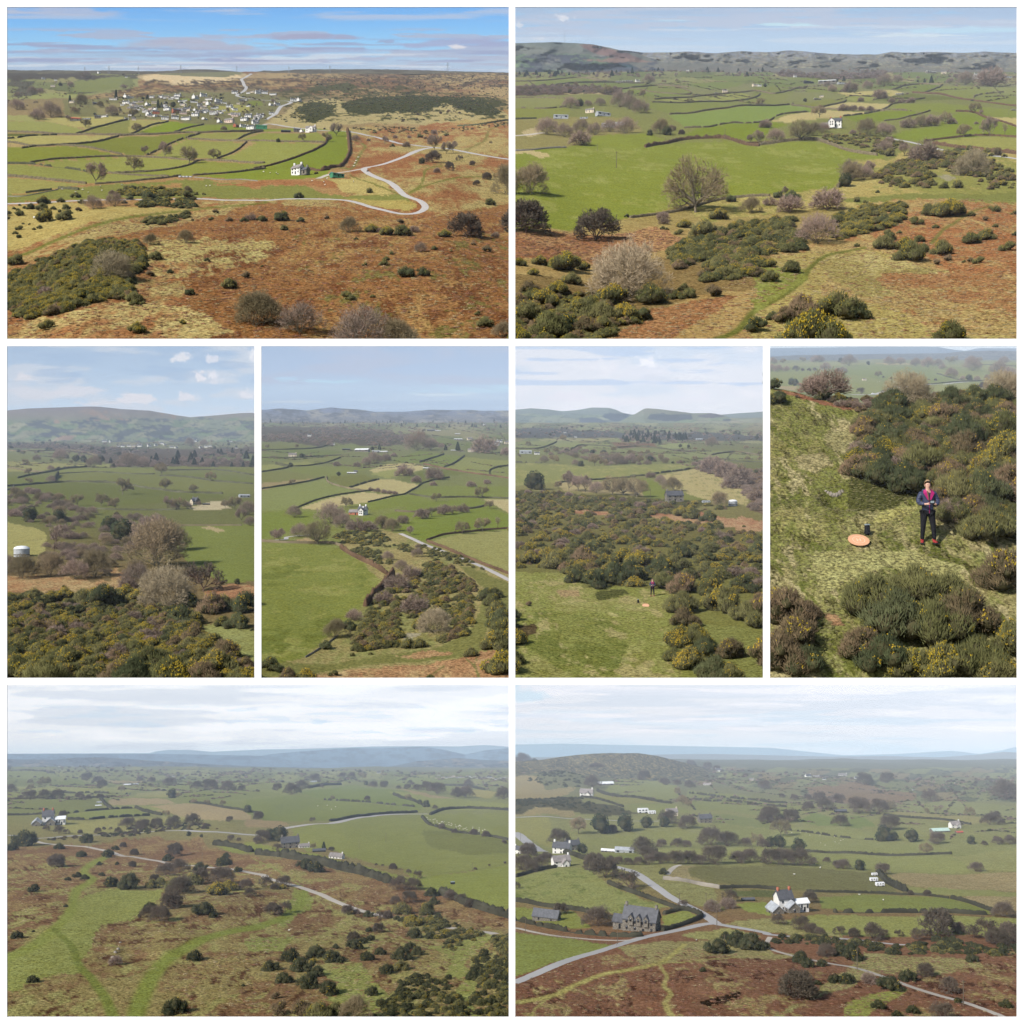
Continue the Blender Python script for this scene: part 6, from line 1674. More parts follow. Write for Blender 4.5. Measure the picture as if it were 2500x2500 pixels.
# ================================================================ second middle view: farmland plain and gorse knoll
s=VIEWS['p4'];s.glabel = 'plain of green and straw fields with a grassy gorse knoll in front, second middle view';s.slabel = 'pale blue sky under lilac cloud veil, second middle view'
sheet(s,1032,0,[
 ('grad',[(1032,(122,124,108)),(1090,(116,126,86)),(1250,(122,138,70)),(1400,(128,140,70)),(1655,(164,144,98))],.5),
 ('mosaic',[(108,124,84),(128,132,96),(146,140,108),(104,128,80)],55,'b3 -60 600 1932 600 1932 720 -60 720'),
 ('poly',(92,84,76),.8,6,'b3 -60 640 600 640 1000 680 1200 730 1000 780 800 770 600 760 480 780 300 760 -60 750'),
 ('poly',(112,124,72),.3,2,'b3 -60 760 300 755 450 795 300 808 -60 805'),('poly',(96,128,70),.3,2,'b3 60 815 440 800 660 830 500 860 200 840'),('poly',(104,134,74),.3,2,'b3 520 780 750 765 840 800 640 800'),('poly',(104,136,74),.3,2,'b3 -60 820 240 860 200 890 -60 895'),
 ('poly',(122,130,76),.3,2,'b3 330 880 640 850 700 855 500 910 400 905'),('poly',(140,142,84),.3,2,'b3 150 910 400 895 450 915 260 930'),('poly',(144,146,88),.3,2,'b3 -60 925 150 915 250 940 -60 985'),
 ('poly',(116,136,70),.3,2,'b3 230 960 400 925 800 930 900 940 700 980 540 1010'),('poly',(124,128,74),.35,2,'b3 -60 1000 220 965 510 1010 320 1050 -60 1110'),('poly',(158,140,104),.4,3,'b3 -60 1060 300 1040 480 1015 400 1040 200 1070 60 1105 -60 1110'),
 ('poly',(124,146,82),.3,2,'b3 -60 1125 300 1075 520 1030 560 1070 760 1110 600 1140 400 1190 200 1255 -60 1265'),
 ('poly',(120,122,62),.35,3,'b3 540 1030 560 1000 800 990 900 1020 800 1060 680 1080'),('poly',(184,170,122),.3,2,'b3 690 1080 900 1025 1000 1020 1225 1060 1120 1130 1060 1145 820 1110'),('poly',(188,172,128),.3,2,'b3 330 1240 560 1170 800 1125 1060 1150 860 1205 640 1235 500 1262'),
 ('poly',(186,172,126),.3,3,'b3 850 960 950 920 1150 905 1260 930 1240 955 1080 1000 940 990'),('poly',(148,150,84),.3,3,'b3 860 985 1000 950 1180 945 1080 1000 980 1012'),
 ('poly',(104,122,62),.3,2,'b3 1060 1030 1240 965 1440 950 1560 985 1340 1010 1240 1050'),('poly',(100,136,64),.3,2,'b3 1020 885 1220 820 1400 850 1240 900 1080 905'),('poly',(108,144,66),.3,2,'b3 1230 905 1400 848 1540 860 1400 930 1300 930'),('stripes',(86,120,50),6,.7,'b3 1230 905 1400 848 1540 860 1400 930 1300 930'),
 ('poly',(138,146,84),.3,2,'b3 1400 935 1560 862 1880 890 2000 900 1780 940 1740 1000 1560 970'),('stripes',(116,132,66),10,1.2,'b3 1400 935 1560 862 1880 890 2000 900 1780 940 1740 1000 1560 970'),('poly',(124,140,76),.3,2,'b3 1740 1000 1780 940 2000 930 2000 1025'),
 ('poly',(98,128,72),.3,2,'b3 1240 740 1420 715 1540 770 1400 780'),('poly',(100,128,74),.3,2,'b3 1490 775 1600 755 1740 795 1600 810'),('poly',(104,128,78),.3,2,'b3 1640 710 2000 680 2000 725 1760 735'),('poly',(140,134,98),.4,3,'b3 1060 670 1600 660 1700 690 1560 710 1300 700'),
 ('poly',(112,140,62),.3,2,'b3 1140 1140 1300 1070 1500 1060 2000 1090 2000 1165 1660 1165 1300 1165'),('poly',(108,142,52),.28,2,'b3 820 1215 1060 1150 1160 1140 1330 1200 1200 1245 860 1265'),('poly',(104,142,48),.28,2,'b3 1100 1262 1340 1195 1640 1165 1760 1240 1900 1300 b4 1932 60 1380 80 1200 90 1040 40'),('poly',(188,172,130),.35,2,'b3 1690 1175 2000 1175 b4 2000 50 1880 40'),
 ('poly',(104,142,48),.3,2,'b4 -60 60 200 20 560 40 460 100 300 160 60 230 -60 240'),('poly',(102,140,46),.3,2,'b4 700 150 820 80 1060 40 1180 80 1000 180 800 190'),('poly',(100,144,42),.28,2,'b4 1060 170 1180 90 1400 70 1660 20 2000 60 2000 155 1500 190 1250 255'),
 ('poly',(156,152,92),.4,3,'b4 1290 265 1560 195 1860 160 2000 200 2000 520 1700 400'),
 ('poly',(120,140,58),.35,4,'b4 -60 250 400 275 600 290 760 380 970 500 840 640 720 780 560 880 380 1080 200 1140 -60 1150'),('speck',(146,148,74),.4,26,.57,'b4 -60 250 600 290 970 500 720 780 380 1080 -60 1150'),('speck',(104,128,48),.4,18,.60,'b4 -60 250 600 290 970 500 720 780 380 1080 -60 1150'),
 ('mix',(144,142,84),(166,150,100),.7,11,.52,'b4 600 240 900 180 1100 200 1700 400 2000 540 2000 1400 200 1400 380 1110 700 900 900 600 900 480'),
 ('poly',(128,126,70),.5,5,'b4 -60 1160 260 1130 640 1100 1000 1030 1400 980 1620 860 1700 600 1500 440 1600 440 2000 600 2000 700 1750 800 1700 1040 1400 1080 800 1120 300 1220 -60 1280'),
 ('mix',(196,164,120),(182,136,100),.9,22,.52,'b4 300 1230 700 1160 1100 1120 1400 1090 1700 1050 2000 1050 2000 1400 200 1400'),('mix',(196,164,120),(186,144,106),.9,22,.5,'b4 1020 1050 1250 1010 1460 1020 1400 1050 1100 1065'),
 ('line',(132,126,76),.7,3,5,'b4 1560 1090 1620 1150 1660 1240'),('line',(132,126,76),.7,3,5,'b4 1230 1250 1340 1170 1400 1130'),('line',(132,126,76),.7,2,3,'b4 1660 1060 1630 1120 1640 1160'),
 ('poly',(176,166,150),.7,5,'b4 1100 890 1180 870 1230 880 1160 930 1100 940'),('poly',(182,156,118),.7,4,'b4 280 250 400 230 480 262 320 262'),
],su=3.5)
sky(s,[(838,(158,182,214)),(900,(168,190,220)),(950,(180,202,226)),(1010,(166,186,212))],
 [((178,188,212),.8,260,40,.40,.2,838,930,8),((188,206,226),.6,240,10,.5,.12,950,990,12)],
 [(800,932,110,7,(182,214,234),.9),(695,925,30,6,(178,210,234),.8),(1160,955,160,16,(184,212,232),.9),(1080,964,110,6,(206,220,232),.8),(720,982,110,5,(196,208,222),.8)],4980,1044,1)
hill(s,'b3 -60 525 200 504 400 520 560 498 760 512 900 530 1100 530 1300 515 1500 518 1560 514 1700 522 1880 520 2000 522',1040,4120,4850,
 [('grad',[(995,(104,118,148)),(1008,(112,122,144)),(1022,(118,120,126)),(1040,(120,118,112))],.5),('speck',(82,86,96),.6,24,.52,None),('speck',(150,146,136),.5,30,.60,None),('poly',(92,102,126),.5,2,'b3 1180 545 1280 532 1360 548 1250 555')],label='far blue hills beyond the plain, second middle view',bump=.6)  # blue of distance haze put into the colour of these slopes
road(s,'pale stony lane beside the brown hedge, second middle view','b4 1080 205 1180 245 1300 300 1480 360 1650 420 1800 490 1932 560',12,16,M['tarmac'])
road(s,'curving grey lane left of the bare trees, second middle view','b4 -60 250 120 240 230 235 240 220 300 212 420 205',10,12,M['lane'])
hedges(s,'''
hedge_d 10 12 : hedge between the far pastures left : b3 -60 815 300 808 470 795 560 770
hedge_d 10 12 : hedge below the dark green far field : b3 60 870 300 868 560 858 700 858
hedge_d 12 14 : hedge above the left strip field : b3 -60 990 120 965 250 940 160 915
hedge_d 10 12 : hedge looping below the two strip fields : b3 160 905 300 930 500 910 640 870
hedge_d 12 14 : hedge under the ploughed-edged field : b3 -60 1115 200 1078 400 1045 520 1015
hedge 12 14 : hedge round the small olive mound field : b3 535 1010 550 1050 680 1090 820 1115
hedge_d 14 20 .1 : bushy hedge above the straw field : b3 700 1090 820 1050 920 1025
hedge_d 12 14 : hedge climbing on the right of the straw field : b3 1120 1135 1200 1080 1260 1045 1440 1010
hedge_d 12 14 : hedge under the lower straw field : b3 300 1245 480 1180 700 1135 900 1110
hedge_d 12 14 : hedge under the lower straw field, right end : b3 840 1212 1000 1165 1120 1140
hedge_d 12 14 : hedge above the striped green field, second middle view : b3 1220 900 1330 870 1400 850
hedge_d 12 14 : hedge between the two striped fields, second middle view : b3 1400 935 1480 905 1550 858
hedge_r 12 14 : brown hedge line from the yard to the right edge : b3 1250 912 1400 945 1560 975 1740 1000 1932 1030
hedge_d 12 14 : curved dark hedge by the pale gap : b3 1740 1000 1740 960 1820 935 1932 925
hedge_d 14 16 : hedge above the bright green pasture : b3 1140 1140 1340 1170 1560 1165 1880 1170
hedge 16 18 : bushy hedge crossing the bright pastures : b4 1040 40 1200 45 1400 20 1600 10 1700 -10
hedge_r 16 18 : brown hedge between bright pasture and dry field : b4 1270 255 1400 215 1560 190 1740 165 1932 150
hedge_r 22 24 : thick brown hedge along the stony lane, second middle view : b4 1280 265 1450 330 1600 385 1750 440 1932 510
hedge 20 22 : hedge along the top of the big left meadow : b4 -60 240 200 260 400 270 600 275 700 330
hedge_r 34 40 : brown bramble hedge down the right side of the meadow : b4 640 300 760 370 880 430 980 490
hedge_r 60 60 : dense bramble hedge beside the gorse strip : b4 820 700 900 620 960 560 1020 500
stone 14 12 : broken stone wall at the lower meadow edge : b4 380 1080 480 1010 560 950 620 900
''')
plants(s,'''
@b3
oak 285 1070 56 ; lone small oak by the ploughed edge
oak 678 1248 100 ; lone oak on the straw field
evergreen 350 868 40
evergreen 270 935 40
evergreen 625 1000 36
evergreen 872 815 32
pine 925 815 28
pine 1413 818 28 1502 820 44
copse 830 920 90 ; pale rounded bare tree
copse 890 910 130 ; pale bushy tree clump
scrub 970 890 90
scrub 1030 865 50
copse 1200 820 220
copse 1300 815 130
copse 1380 805 60
scrub 1700 835 220
scrub 1860 850 100
scrub 860 1115 50 910 1125 56 960 1135 56 1000 1138 50 1040 1145 50
scrub 1110 1000 150
scrub 1330 1025 150
scrub 1200 1045 90
oak 1680 1170 110 ; pale orange-brown oak at right
oak 1345 1200 80
oak 1740 1245 80
scrub 1320 1065 60 1600 1080 80 1720 1060 60
oak 100 800 40 315 800 40
copse 560 780 60
pine 500 810 0.1
scrub 610 925 60 760 925 60
@b4
scrub 1240 95 130
scrub 1400 60 130
scrub 1540 40 110
oak 1310 78 90
oak 1465 52 80
oak 1535 200 120 ; round bare tree on the field corner
oak 1685 180 130 ; open-branched pale tree
sapling 1795 155 60
copse 300 75 130
copse 570 130 230 ; broad tree cluster behind the meadow
copse 650 160 160
bigoak 470 275 220 ; spreading oak at the meadow top
ash 150 245 80
ash 190 255 90
copse 330 220 150
olive 940 170 130
ivytree 960 165 50
olive 1020 190 130
scrub 1095 130 100
scrub 760 190 170
scrub 850 190 130
ash 1150 215 60
copse 1090 465 120 ; small grey-pink tree among gorse
copse 990 390 100
copse 1200 370 100
copse 1210 310 50
scrub 1060 590 200 ; pinkish bramble mound
scrub 1160 510 150
scrub 960 680 160
copse 740 800 130
olive 600 920 190 ; round grey-olive tree on the meadow edge
dgorse 700 860 140
thorn 720 790 80
dgorse 530 1000 110
fined 130 1200 190 ; dark bush in the bottom left corner
finey 380 1250 160
fineb 250 1260 160
fan 1325 880 260 ; pale fan-branched tree on the knoll
finey 1220 850 110
scrub 1180 740 220
fine 1220 980 120
fine 1140 985 130
gorse 725 1050 40 590 1200 90
gorse 860 1040 40
fine 1600 1075 120
gorse 1680 455 44 1615 440 36
fined 1720 680 170
fine 1770 660 140
fine 1760 720 150
fine 1790 800 200
fined 1830 880 240
fine 1850 960 240
finey 1900 1000 220
fine 1780 1040 230
finey 1830 1210 290 ; yellow gorse at the bottom right corner
fine 1900 1150 200
fined 1900 830 160
gorse 1300 1248 90
''')
cover(s,'gorse_thicket','large oval gorse thicket on the knoll, second middle view',[('fine',5),('fineb',3),('finey',1),('fined',1)],'b4 1230 450 1300 420 1450 430 1560 500 1650 600 1600 680 1620 860 1560 920 1380 970 1350 950 1500 860 1440 780 1300 740 1260 840 1120 760 1080 620 1120 520',(18,26),420,warp=3)
cover(s,'gorse_thicket','tapering gorse strip left of the knoll, second middle view',[('fine',5),('fineb',3),('finey',1)],'b4 1020 560 1060 640 1060 800 1080 960 1000 1010 760 1020 730 920 850 760 900 640',(20,28),210,warp=3)
cover(s,'gorse_thicket','dark gorse belt below the bare trees, second middle view',[('fine',4),('fined',2),('finey',2)],'b4 590 230 650 190 950 200 1020 260 980 290 800 285 640 270',(12,15),130,warp=2)
cover(s,'gorse_thicket','gorse patches above the knoll, second middle view',[('fine',4),('fined',2)],'b4 640 300 760 300 930 330 940 380 1040 400 1000 430 850 400 760 350',(13,16),80,warp=3)
cover(s,'gorse_thicket','gorse rows along the pale lane, second middle view',[('fine',4),('fined',2)],'b4 940 290 1150 280 1180 330 1230 290 1500 360 1640 410 1600 430 1440 420 1300 390 1200 350 1050 330',(11,14),110,warp=4)
cover(s,'wood','purple-brown bare wood across the plain, second middle view',[('copse',5),('scrub',2),('olive',1)],'b3 -60 690 200 700 480 650 800 640 1100 680 1220 730 1180 760 1000 785 860 775 740 740 600 750 500 780 300 755 -60 740',(7,10),420,warp=4)
cover(s,'wood','distant tree belts on the plain, second middle view',[('copse',4),('scrub',2),('pine',1)],'b3 -60 600 2000 600 2000 680 1500 640 1300 690 900 640 400 640 -60 660',(4,6),380,warp=8)
hs_ = '''b3 680 815 60 dbarn;b3 800 828 110 wbarn;b3 900 830 60 barn;b3 960 832 60 wbarn;b3 285 862 60 cream;b3 580 772 30 white;b3 720 985 70 wbarn;b3 750 975 30 stone;b3 1305 668 60 dbarn;b3 1355 670 40 wbarn;b3 1505 738 60 wbarn;b3 1590 738 40 cream;b3 1780 778 60 white;b3 1810 755 40 white;b3 1700 628 24 white;b3 1270 945 50 wbarn;b3 1600 825 50 cream;b3 1470 820 40 wbarn;b3 410 710 30 white;b3 1500 695 40 wbarn;b3 1865 765 40 cream'''
for q in hs_.split(';'):
 c,x,y,w_,k=q.split();u,v=xy(c,float(x),float(y));house(s,u,v,float(w_)/ZF*1.1,k,rz=r3.choice((.25,-.3,.1,-.15,.4)),cat='barn' if 'barn' in k else 'house')
u,v=xy('b4',800,62);f=empty('farmhouse',at1(s,u,v),-.3);block(f,.9,.7,.8,.40,'render','slate',-.1,.35,wins=2,chim=2);block(f,.8,.55,.62,.32,'render','slate',.1,-.3,math.pi/2,wins=1,door=False,chim=1,gwin=2);block(f,1.1,.5,.42,.28,'brick','tile',-1.0,.0,0,wins=2,floors=1,chim=0)
f.scale=(22*pxm(s,v),)*3;tag(f,'white farmhouse with slate roofs and brick wing, second middle view','house')
u,v=xy('b4',1210,258);car(s,u,v,5,'carw',.3,'tiny yellow-white vehicle on stony lane')
for x,y,h in ((1260,40,36),(1095,1225,0)):
 if h: u,v=xy('b3',x,1255);pole(s,u,v,h/ZF,arms=0)
land(s,'''b4 800 40 white farmhouse
b3 800 815 long barns
b3 680 1190 lone straw-field oak
b4 470 200 spreading meadow oak
b4 1325 800 fan-branched tree
b4 1350 600 gorse knoll
b4 900 850 gorse strip
b4 600 850 round olive tree
b4 1500 350 stony lane
b4 1800 850 right edge
b4 200 1200 bottom left corner
b3 1300 820 pale copse
b3 1750 820 purple scrub
b3 950 1070 upper straw field
b3 1390 890 striped field
b3 300 860 far left cottage
b4 1090 400 small pink tree
b4 1700 1150 bottom right''')
cover(s,'hedgerow_scrub','broken far hedgerows on the plain, second middle view',[('dgorse',3),('scrub',3),('thorn',1)],'b3 -60 600 2000 600 2000 1000 1300 940 700 1000 -60 960',(3,5),warp=0,vary=.5,hs=.8,rows=80)
# ================================================================ third middle view: clearing with standing figure, gorse belt, farmland and twin hills
s=VIEWS['p5'];s.glabel = 'grassy clearing, bracken slope and pale hedged farmland, third middle view';s.slabel = 'bright cloudy sky with white cumulus, third middle view'
s.bumps=[(1275,1540,34,9,-9),(1280,1552,60,6,4),(1480,1455,40,6,-5)]
sheet(s,1032,0,[
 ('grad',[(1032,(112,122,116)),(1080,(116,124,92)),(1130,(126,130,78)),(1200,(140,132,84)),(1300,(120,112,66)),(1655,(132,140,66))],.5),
 ('mosaic',[(126,140,100),(146,146,112),(108,128,92),(136,128,100)],45,'c3 -60 600 2000 600 2000 760 -60 760'),
 ('poly',(86,88,96),.7,5,'c3 -60 660 400 650 900 690 1400 680 2000 720 2000 740 1300 745 700 720 -60 720'),('poly',(156,150,112),.3,2,'c3 220 735 500 720 800 722 700 745'),
 ('poly',(128,146,96),.3,2,'c3 60 750 360 745 300 795 60 800'),('poly',(132,148,96),.3,2,'c3 340 755 740 755 750 800 500 805 340 800'),('poly',(132,102,86),.4,2,'c3 750 755 1080 760 1100 795 800 795'),('poly',(130,152,96),.3,2,'c3 1090 765 1350 765 1340 800 1180 810'),
 ('poly',(122,136,88),.3,2,'c3 -60 800 740 810 1000 800 1240 820 1040 840 700 835 -60 840'),('poly',(126,142,92),.3,2,'c3 1040 850 1500 820 2000 850 2000 890 1400 870 1120 870'),('poly',(128,132,84),.3,2,'c3 -60 850 260 850 600 890 560 930 300 930 -60 880'),('poly',(112,118,72),.5,3,'c3 1240 880 2000 900 2000 960 1500 930'),
 ('poly',(140,142,82),.3,4,'c3 -60 915 400 915 560 935 900 915 1240 915 1350 935 1160 970 900 1000 560 1020 350 1040 -60 1090'),('speck',(158,154,96),.4,30,.56,'c3 -60 915 1350 915 1000 1000 -60 1090'),
 ('poly',(176,158,118),.4,3,'c3 350 1040 700 1035 940 1020 1000 1080 1000 1140 400 1100'),('poly',(110,138,52),.3,2,'c3 960 1010 1060 1020 1180 1110 1260 1145 1100 1160 1000 1150'),('poly',(124,132,66),.4,4,'c3 1160 1110 1440 1140 1440 1180 1200 1160'),
 ('poly',(182,166,118),.4,3,'c3 1120 1000 1380 945 1500 990 1780 1120 1760 1220 1600 1190 1440 1170 1260 1110'),('speck',(150,142,88),.5,60,.58,'c3 1120 1000 1380 945 1780 1120 1760 1220 1260 1110'),
 ('poly',(128,104,84),.8,4,'c3 1350 935 1480 930 2000 960 2000 1300 1780 1260 1780 1120 1500 990'),
 ('mix',(196,160,124),(176,120,92),.9,14,.55,'c3 400 1210 800 1210 1200 1230 1300 1260 c4 900 20 600 30 c3 440 1270'),('mix',(190,150,118),(172,118,90),.9,14,.5,'c4 880 0 1240 -20 1560 60 2000 110 2000 190 1500 130 1200 100 1040 50'),('poly',(96,92,54),.9,6,'c3 -60 1100 600 1130 1200 1170 1500 1180 c4 1300 40 900 20 400 0 -60 0'),
 ('mix',(142,150,72),(158,154,88),.9,26,.52,'c4 -60 470 450 470 560 580 900 560 1220 620 1200 900 1200 1060 1320 1250 1700 1240 2000 1250 2000 1400 -60 1400'),
 ('mix',(112,132,56),(142,148,72),.9,30,.5,'c4 200 760 700 780 900 900 820 1200 500 1240 100 1000'),('speck',(178,166,112),.9,40,.60,'c4 -60 470 1220 620 1200 1250 -60 1400'),
 ('poly',(134,140,74),.8,6,'c4 1440 850 1700 880 2000 950 2000 1400 1640 1240 1500 1100'),('poly',(92,98,50),1,4,'c4 640 620 700 600 860 590 900 620 780 650 650 675'),('poly',(96,80,56),1,3,'c4 -60 890 200 850 230 880 140 960 -60 970'),
 ('poly',(178,150,112),.9,4,'c4 350 600 520 590 540 640 400 650'),
],su=3.5)
sky(s,[(838,(196,208,224)),(900,(206,214,226)),(960,(206,214,226)),(1020,(212,220,230))],
 [((222,222,228),.85,200,40,.40,.16,838,1020,16),((170,192,222),.7,170,14,.56,.1,850,945,6),((232,230,234),.5,90,20,.5,.2,900,1000,3)],
 [(1585,888,34,20,(240,238,242),.95),(1480,905,44,24,(228,226,232),.9),(1590,912,80,22,(222,222,230),.85),(1600,925,60,10,(196,202,216),.5),(1835,962,46,16,(230,228,234),.8),(1700,975,60,14,(224,222,230),.7),(1540,985,90,12,(226,222,228),.6),(1380,970,60,16,(224,220,228),.7)],4980,1044,1)
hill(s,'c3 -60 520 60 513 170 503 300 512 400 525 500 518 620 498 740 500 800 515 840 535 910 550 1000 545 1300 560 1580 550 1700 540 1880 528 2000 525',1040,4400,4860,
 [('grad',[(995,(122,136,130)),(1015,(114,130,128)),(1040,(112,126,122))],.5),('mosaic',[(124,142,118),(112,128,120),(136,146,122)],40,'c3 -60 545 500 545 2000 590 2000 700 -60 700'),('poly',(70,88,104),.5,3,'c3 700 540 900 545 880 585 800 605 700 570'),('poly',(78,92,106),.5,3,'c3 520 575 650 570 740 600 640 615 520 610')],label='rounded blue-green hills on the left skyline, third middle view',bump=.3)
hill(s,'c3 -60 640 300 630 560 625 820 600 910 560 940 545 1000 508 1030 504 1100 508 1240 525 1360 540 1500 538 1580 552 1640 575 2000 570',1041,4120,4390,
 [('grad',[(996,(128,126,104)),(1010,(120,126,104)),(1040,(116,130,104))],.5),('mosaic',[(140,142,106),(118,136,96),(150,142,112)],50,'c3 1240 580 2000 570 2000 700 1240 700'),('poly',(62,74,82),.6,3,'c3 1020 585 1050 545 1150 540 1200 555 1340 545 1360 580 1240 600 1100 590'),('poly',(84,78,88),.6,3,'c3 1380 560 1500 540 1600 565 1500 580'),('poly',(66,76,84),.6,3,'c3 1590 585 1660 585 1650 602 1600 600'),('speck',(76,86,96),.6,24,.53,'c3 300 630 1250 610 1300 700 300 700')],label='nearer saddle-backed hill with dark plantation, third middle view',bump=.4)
hedges(s,'''
hedge_d 10 12 : hedge across the far left pastures, third middle view : c3 60 800 240 800 360 750
hedge_d 10 12 : hedge between the pale far pastures : c3 490 800 540 780 650 780 760 788
hedge_d 10 12 : hedge under the brown ploughed field : c3 800 795 1000 790 1240 822 1500 830
hedge_d 12 14 : hedge along the right far pasture : c3 1380 875 1560 880 1700 895 1932 905
hedge 12 12 : hedge at the far right among oaks : c3 1500 850 1560 840 1700 830 1860 855
hedge_d 16 22 .1 : dark hedge at the top of the long meadow left : c3 -60 910 60 905 250 908
hedge_d 14 16 .2 : gappy hedge along the upper edge of the dry field : c3 900 1000 1000 998 1120 985 1240 965 1380 940
hedge_d 14 16 : hedge between the meadow and the bare tree row : c3 350 1055 480 1035 640 1020 800 1010 940 1005
''')
plants(s,'''
@c3
copse 270 905 80
oak 340 910 80
oak 285 840 50 405 745 60 150 785 50
copse 500 925 70
evergreen 540 930 50
oak 640 925 110
oak 710 925 70
copse 800 910 130
copse 900 905 110
oak 970 905 80
oak 775 825 50 910 785 40 1030 840 40
oak 1380 825 36 1440 830 30 1755 810 44 1765 890 44 1380 890 50 1860 895 50 1860 850 40
copse 1500 790 110
evergreen 1330 805 30 1270 800 30
ivytree 190 1100 150 ; ivy-clad tree with bare spreading twigs
oak 370 1090 70
ash 450 1100 130
ash 520 1105 110
ash 570 1110 110
copse 650 1120 130
bigoak 770 1135 170 ; broad bare tree above the gorse
bigoak 850 1140 170
bigoak 950 1150 180 ; widest bare tree above the gorse
copse 1120 1050 90
olive 1220 1110 140 ; olive bush by the gable end
copse 1160 1080 80
scrub 1050 1010 80
scrub 1500 960 180 1600 1010 200 1700 1060 240
scrub 1640 1090 160
scrub 1830 1180 160
olive 1560 1230 150
finey 1340 1262 90
gorse 690 1220 40
@c4
finey 170 410 170 ; yellow-topped gorse at the left of clearing
fine 360 440 230
finey 290 370 150
fineb 560 400 220
finey 860 400 200
finey 970 430 230 ; yellow-topped gorse above the figure
fined 1120 480 230
spiky 1150 590 200
fined 500 540 170
fined 640 580 220
spikyd 780 550 260
spikyd 900 520 230
spikyb 1290 620 230
fined 1300 370 150 ; dark rounded gorse in the belt
fine 1240 450 200
spiky 1290 760 260
fineb 1300 860 230
spikyy 1580 760 300 ; bright flowering gorse right of clearing
spiky 1760 830 240
spiky 1870 880 240
spikyb 1420 900 0.1
spikyy 1270 1000 240
spikyy 1380 1000 260 ; golden gorse at the clearing edge
spikyd 1450 1080 230
spikyb 1640 1100 230 ; brown gorse with bare bleached stems
spikyy 1340 1160 260
spiky 1230 1110 170
spikyd 1530 1250 280
spikyy 1640 1260 200
fineb 1860 730 180
fined 1740 620 230
fine 1500 640 200
fined 1840 340 160
finey 1460 620 150
fine 1060 40 80
finey 1280 50 130
fine 1350 70 130
fined 1480 90 140
gorse 1740 140 30
@c4
brown 160 720 60
''')
cover(s,'gorse_thicket','dense gorse belt sweeping behind the clearing, third middle view',[('fine',6),('finey',3),('fined',2),('fineb',3),('scrub',1)],'c3 -60 1130 300 1120 700 1160 1200 1190 1500 1210 1700 1250 c4 1300 30 1000 30 1100 90 1560 130 1900 230 2000 260 2000 740 1700 640 1400 620 1180 600 1080 560 600 570 430 470 -60 430 -60 0',(14,42),1150,warp=3,hs=.85,vary=.6)
cover(s,'wood','dark conifer and birch wood on the middle plain',[('copse',3),('pine',3),('scrub',1)],'c3 820 735 900 700 1100 695 1340 720 1350 765 1100 762 840 755',(7,9),170,warp=3)
cover(s,'wood','long bare wood belt above the meadow, third middle view',[('copse',5),('olive',2),('evergreen',1)],'c3 250 850 420 815 700 830 1000 850 1240 890 1240 912 900 915 700 925 640 890 420 850',(12,16),130,warp=3)
cover(s,'wood','purple scrub along the right slope, third middle view',[('copse',3),('scrub',4),('fined',1)],'c3 1180 895 1480 900 1700 935 2000 970 2000 1320 1800 1290 1770 1180 1640 1080 1480 990 1380 935',(14,22),170,warp=3)
cover(s,'wood','hazy valley woods below the twin hills',[('copse',4),('evergreen',1)],'c3 -60 640 700 640 1300 640 2000 700 2000 740 1300 735 700 700 -60 715',(5,8),300,warp=6)
for c,x,y,w_,k in (('c3',130,838,90,'barn'),('c3',215,845,40,'white'),('c3',1225,1185,130,'stone'),('c3',1460,1195,60,'barn'),('c3',500,716,20,'white'),('c3',1410,735,50,'barn'),('c3',420,690,20,'white')):
 u,v=xy(c,x,y);house(s,u,v,w_/ZF*1.1,k,rz=.15,cat='barn' if 'barn' in k else 'house')
u,v=xy('c3',1658,1222);silo(s,u,v,66/ZF,'round silver farm tank with domed lid above the bracken slope, third middle view')
u,v=xy('c3',1050,1160);pole(s,u,v,68/ZF,arms=1)
land(s,'''c3 190 1060 ivy-clad tree
c3 850 1080 bare tree row
c3 1225 1170 stone cottage
c3 1658 1200 silver tank
c3 1220 1060 olive bush
c4 1060 580 standing figure
c4 150 350 left gorse edge
c4 1300 350 gorse belt middle
c4 1580 720 bright flowering gorse
c4 1640 1020 bleached stems
c4 1300 1000 clearing edge
c3 640 880 wood belt
c3 1500 780 far right oaks
c3 1100 730 conifer wood
c3 300 780 far left pasture
c4 1400 60 bracken slope
c4 1840 500 right edge
c3 1650 1030 purple scrub''')
cover(s,'hedgerow_scrub','broken far hedgerows below the hills, third middle view',[('dgorse',3),('scrub',3),('thorn',1)],'c3 -60 620 2000 620 2000 900 1300 900 900 840 400 840 -60 880',(3,5),warp=0,vary=.5,hs=.8,rows=70)
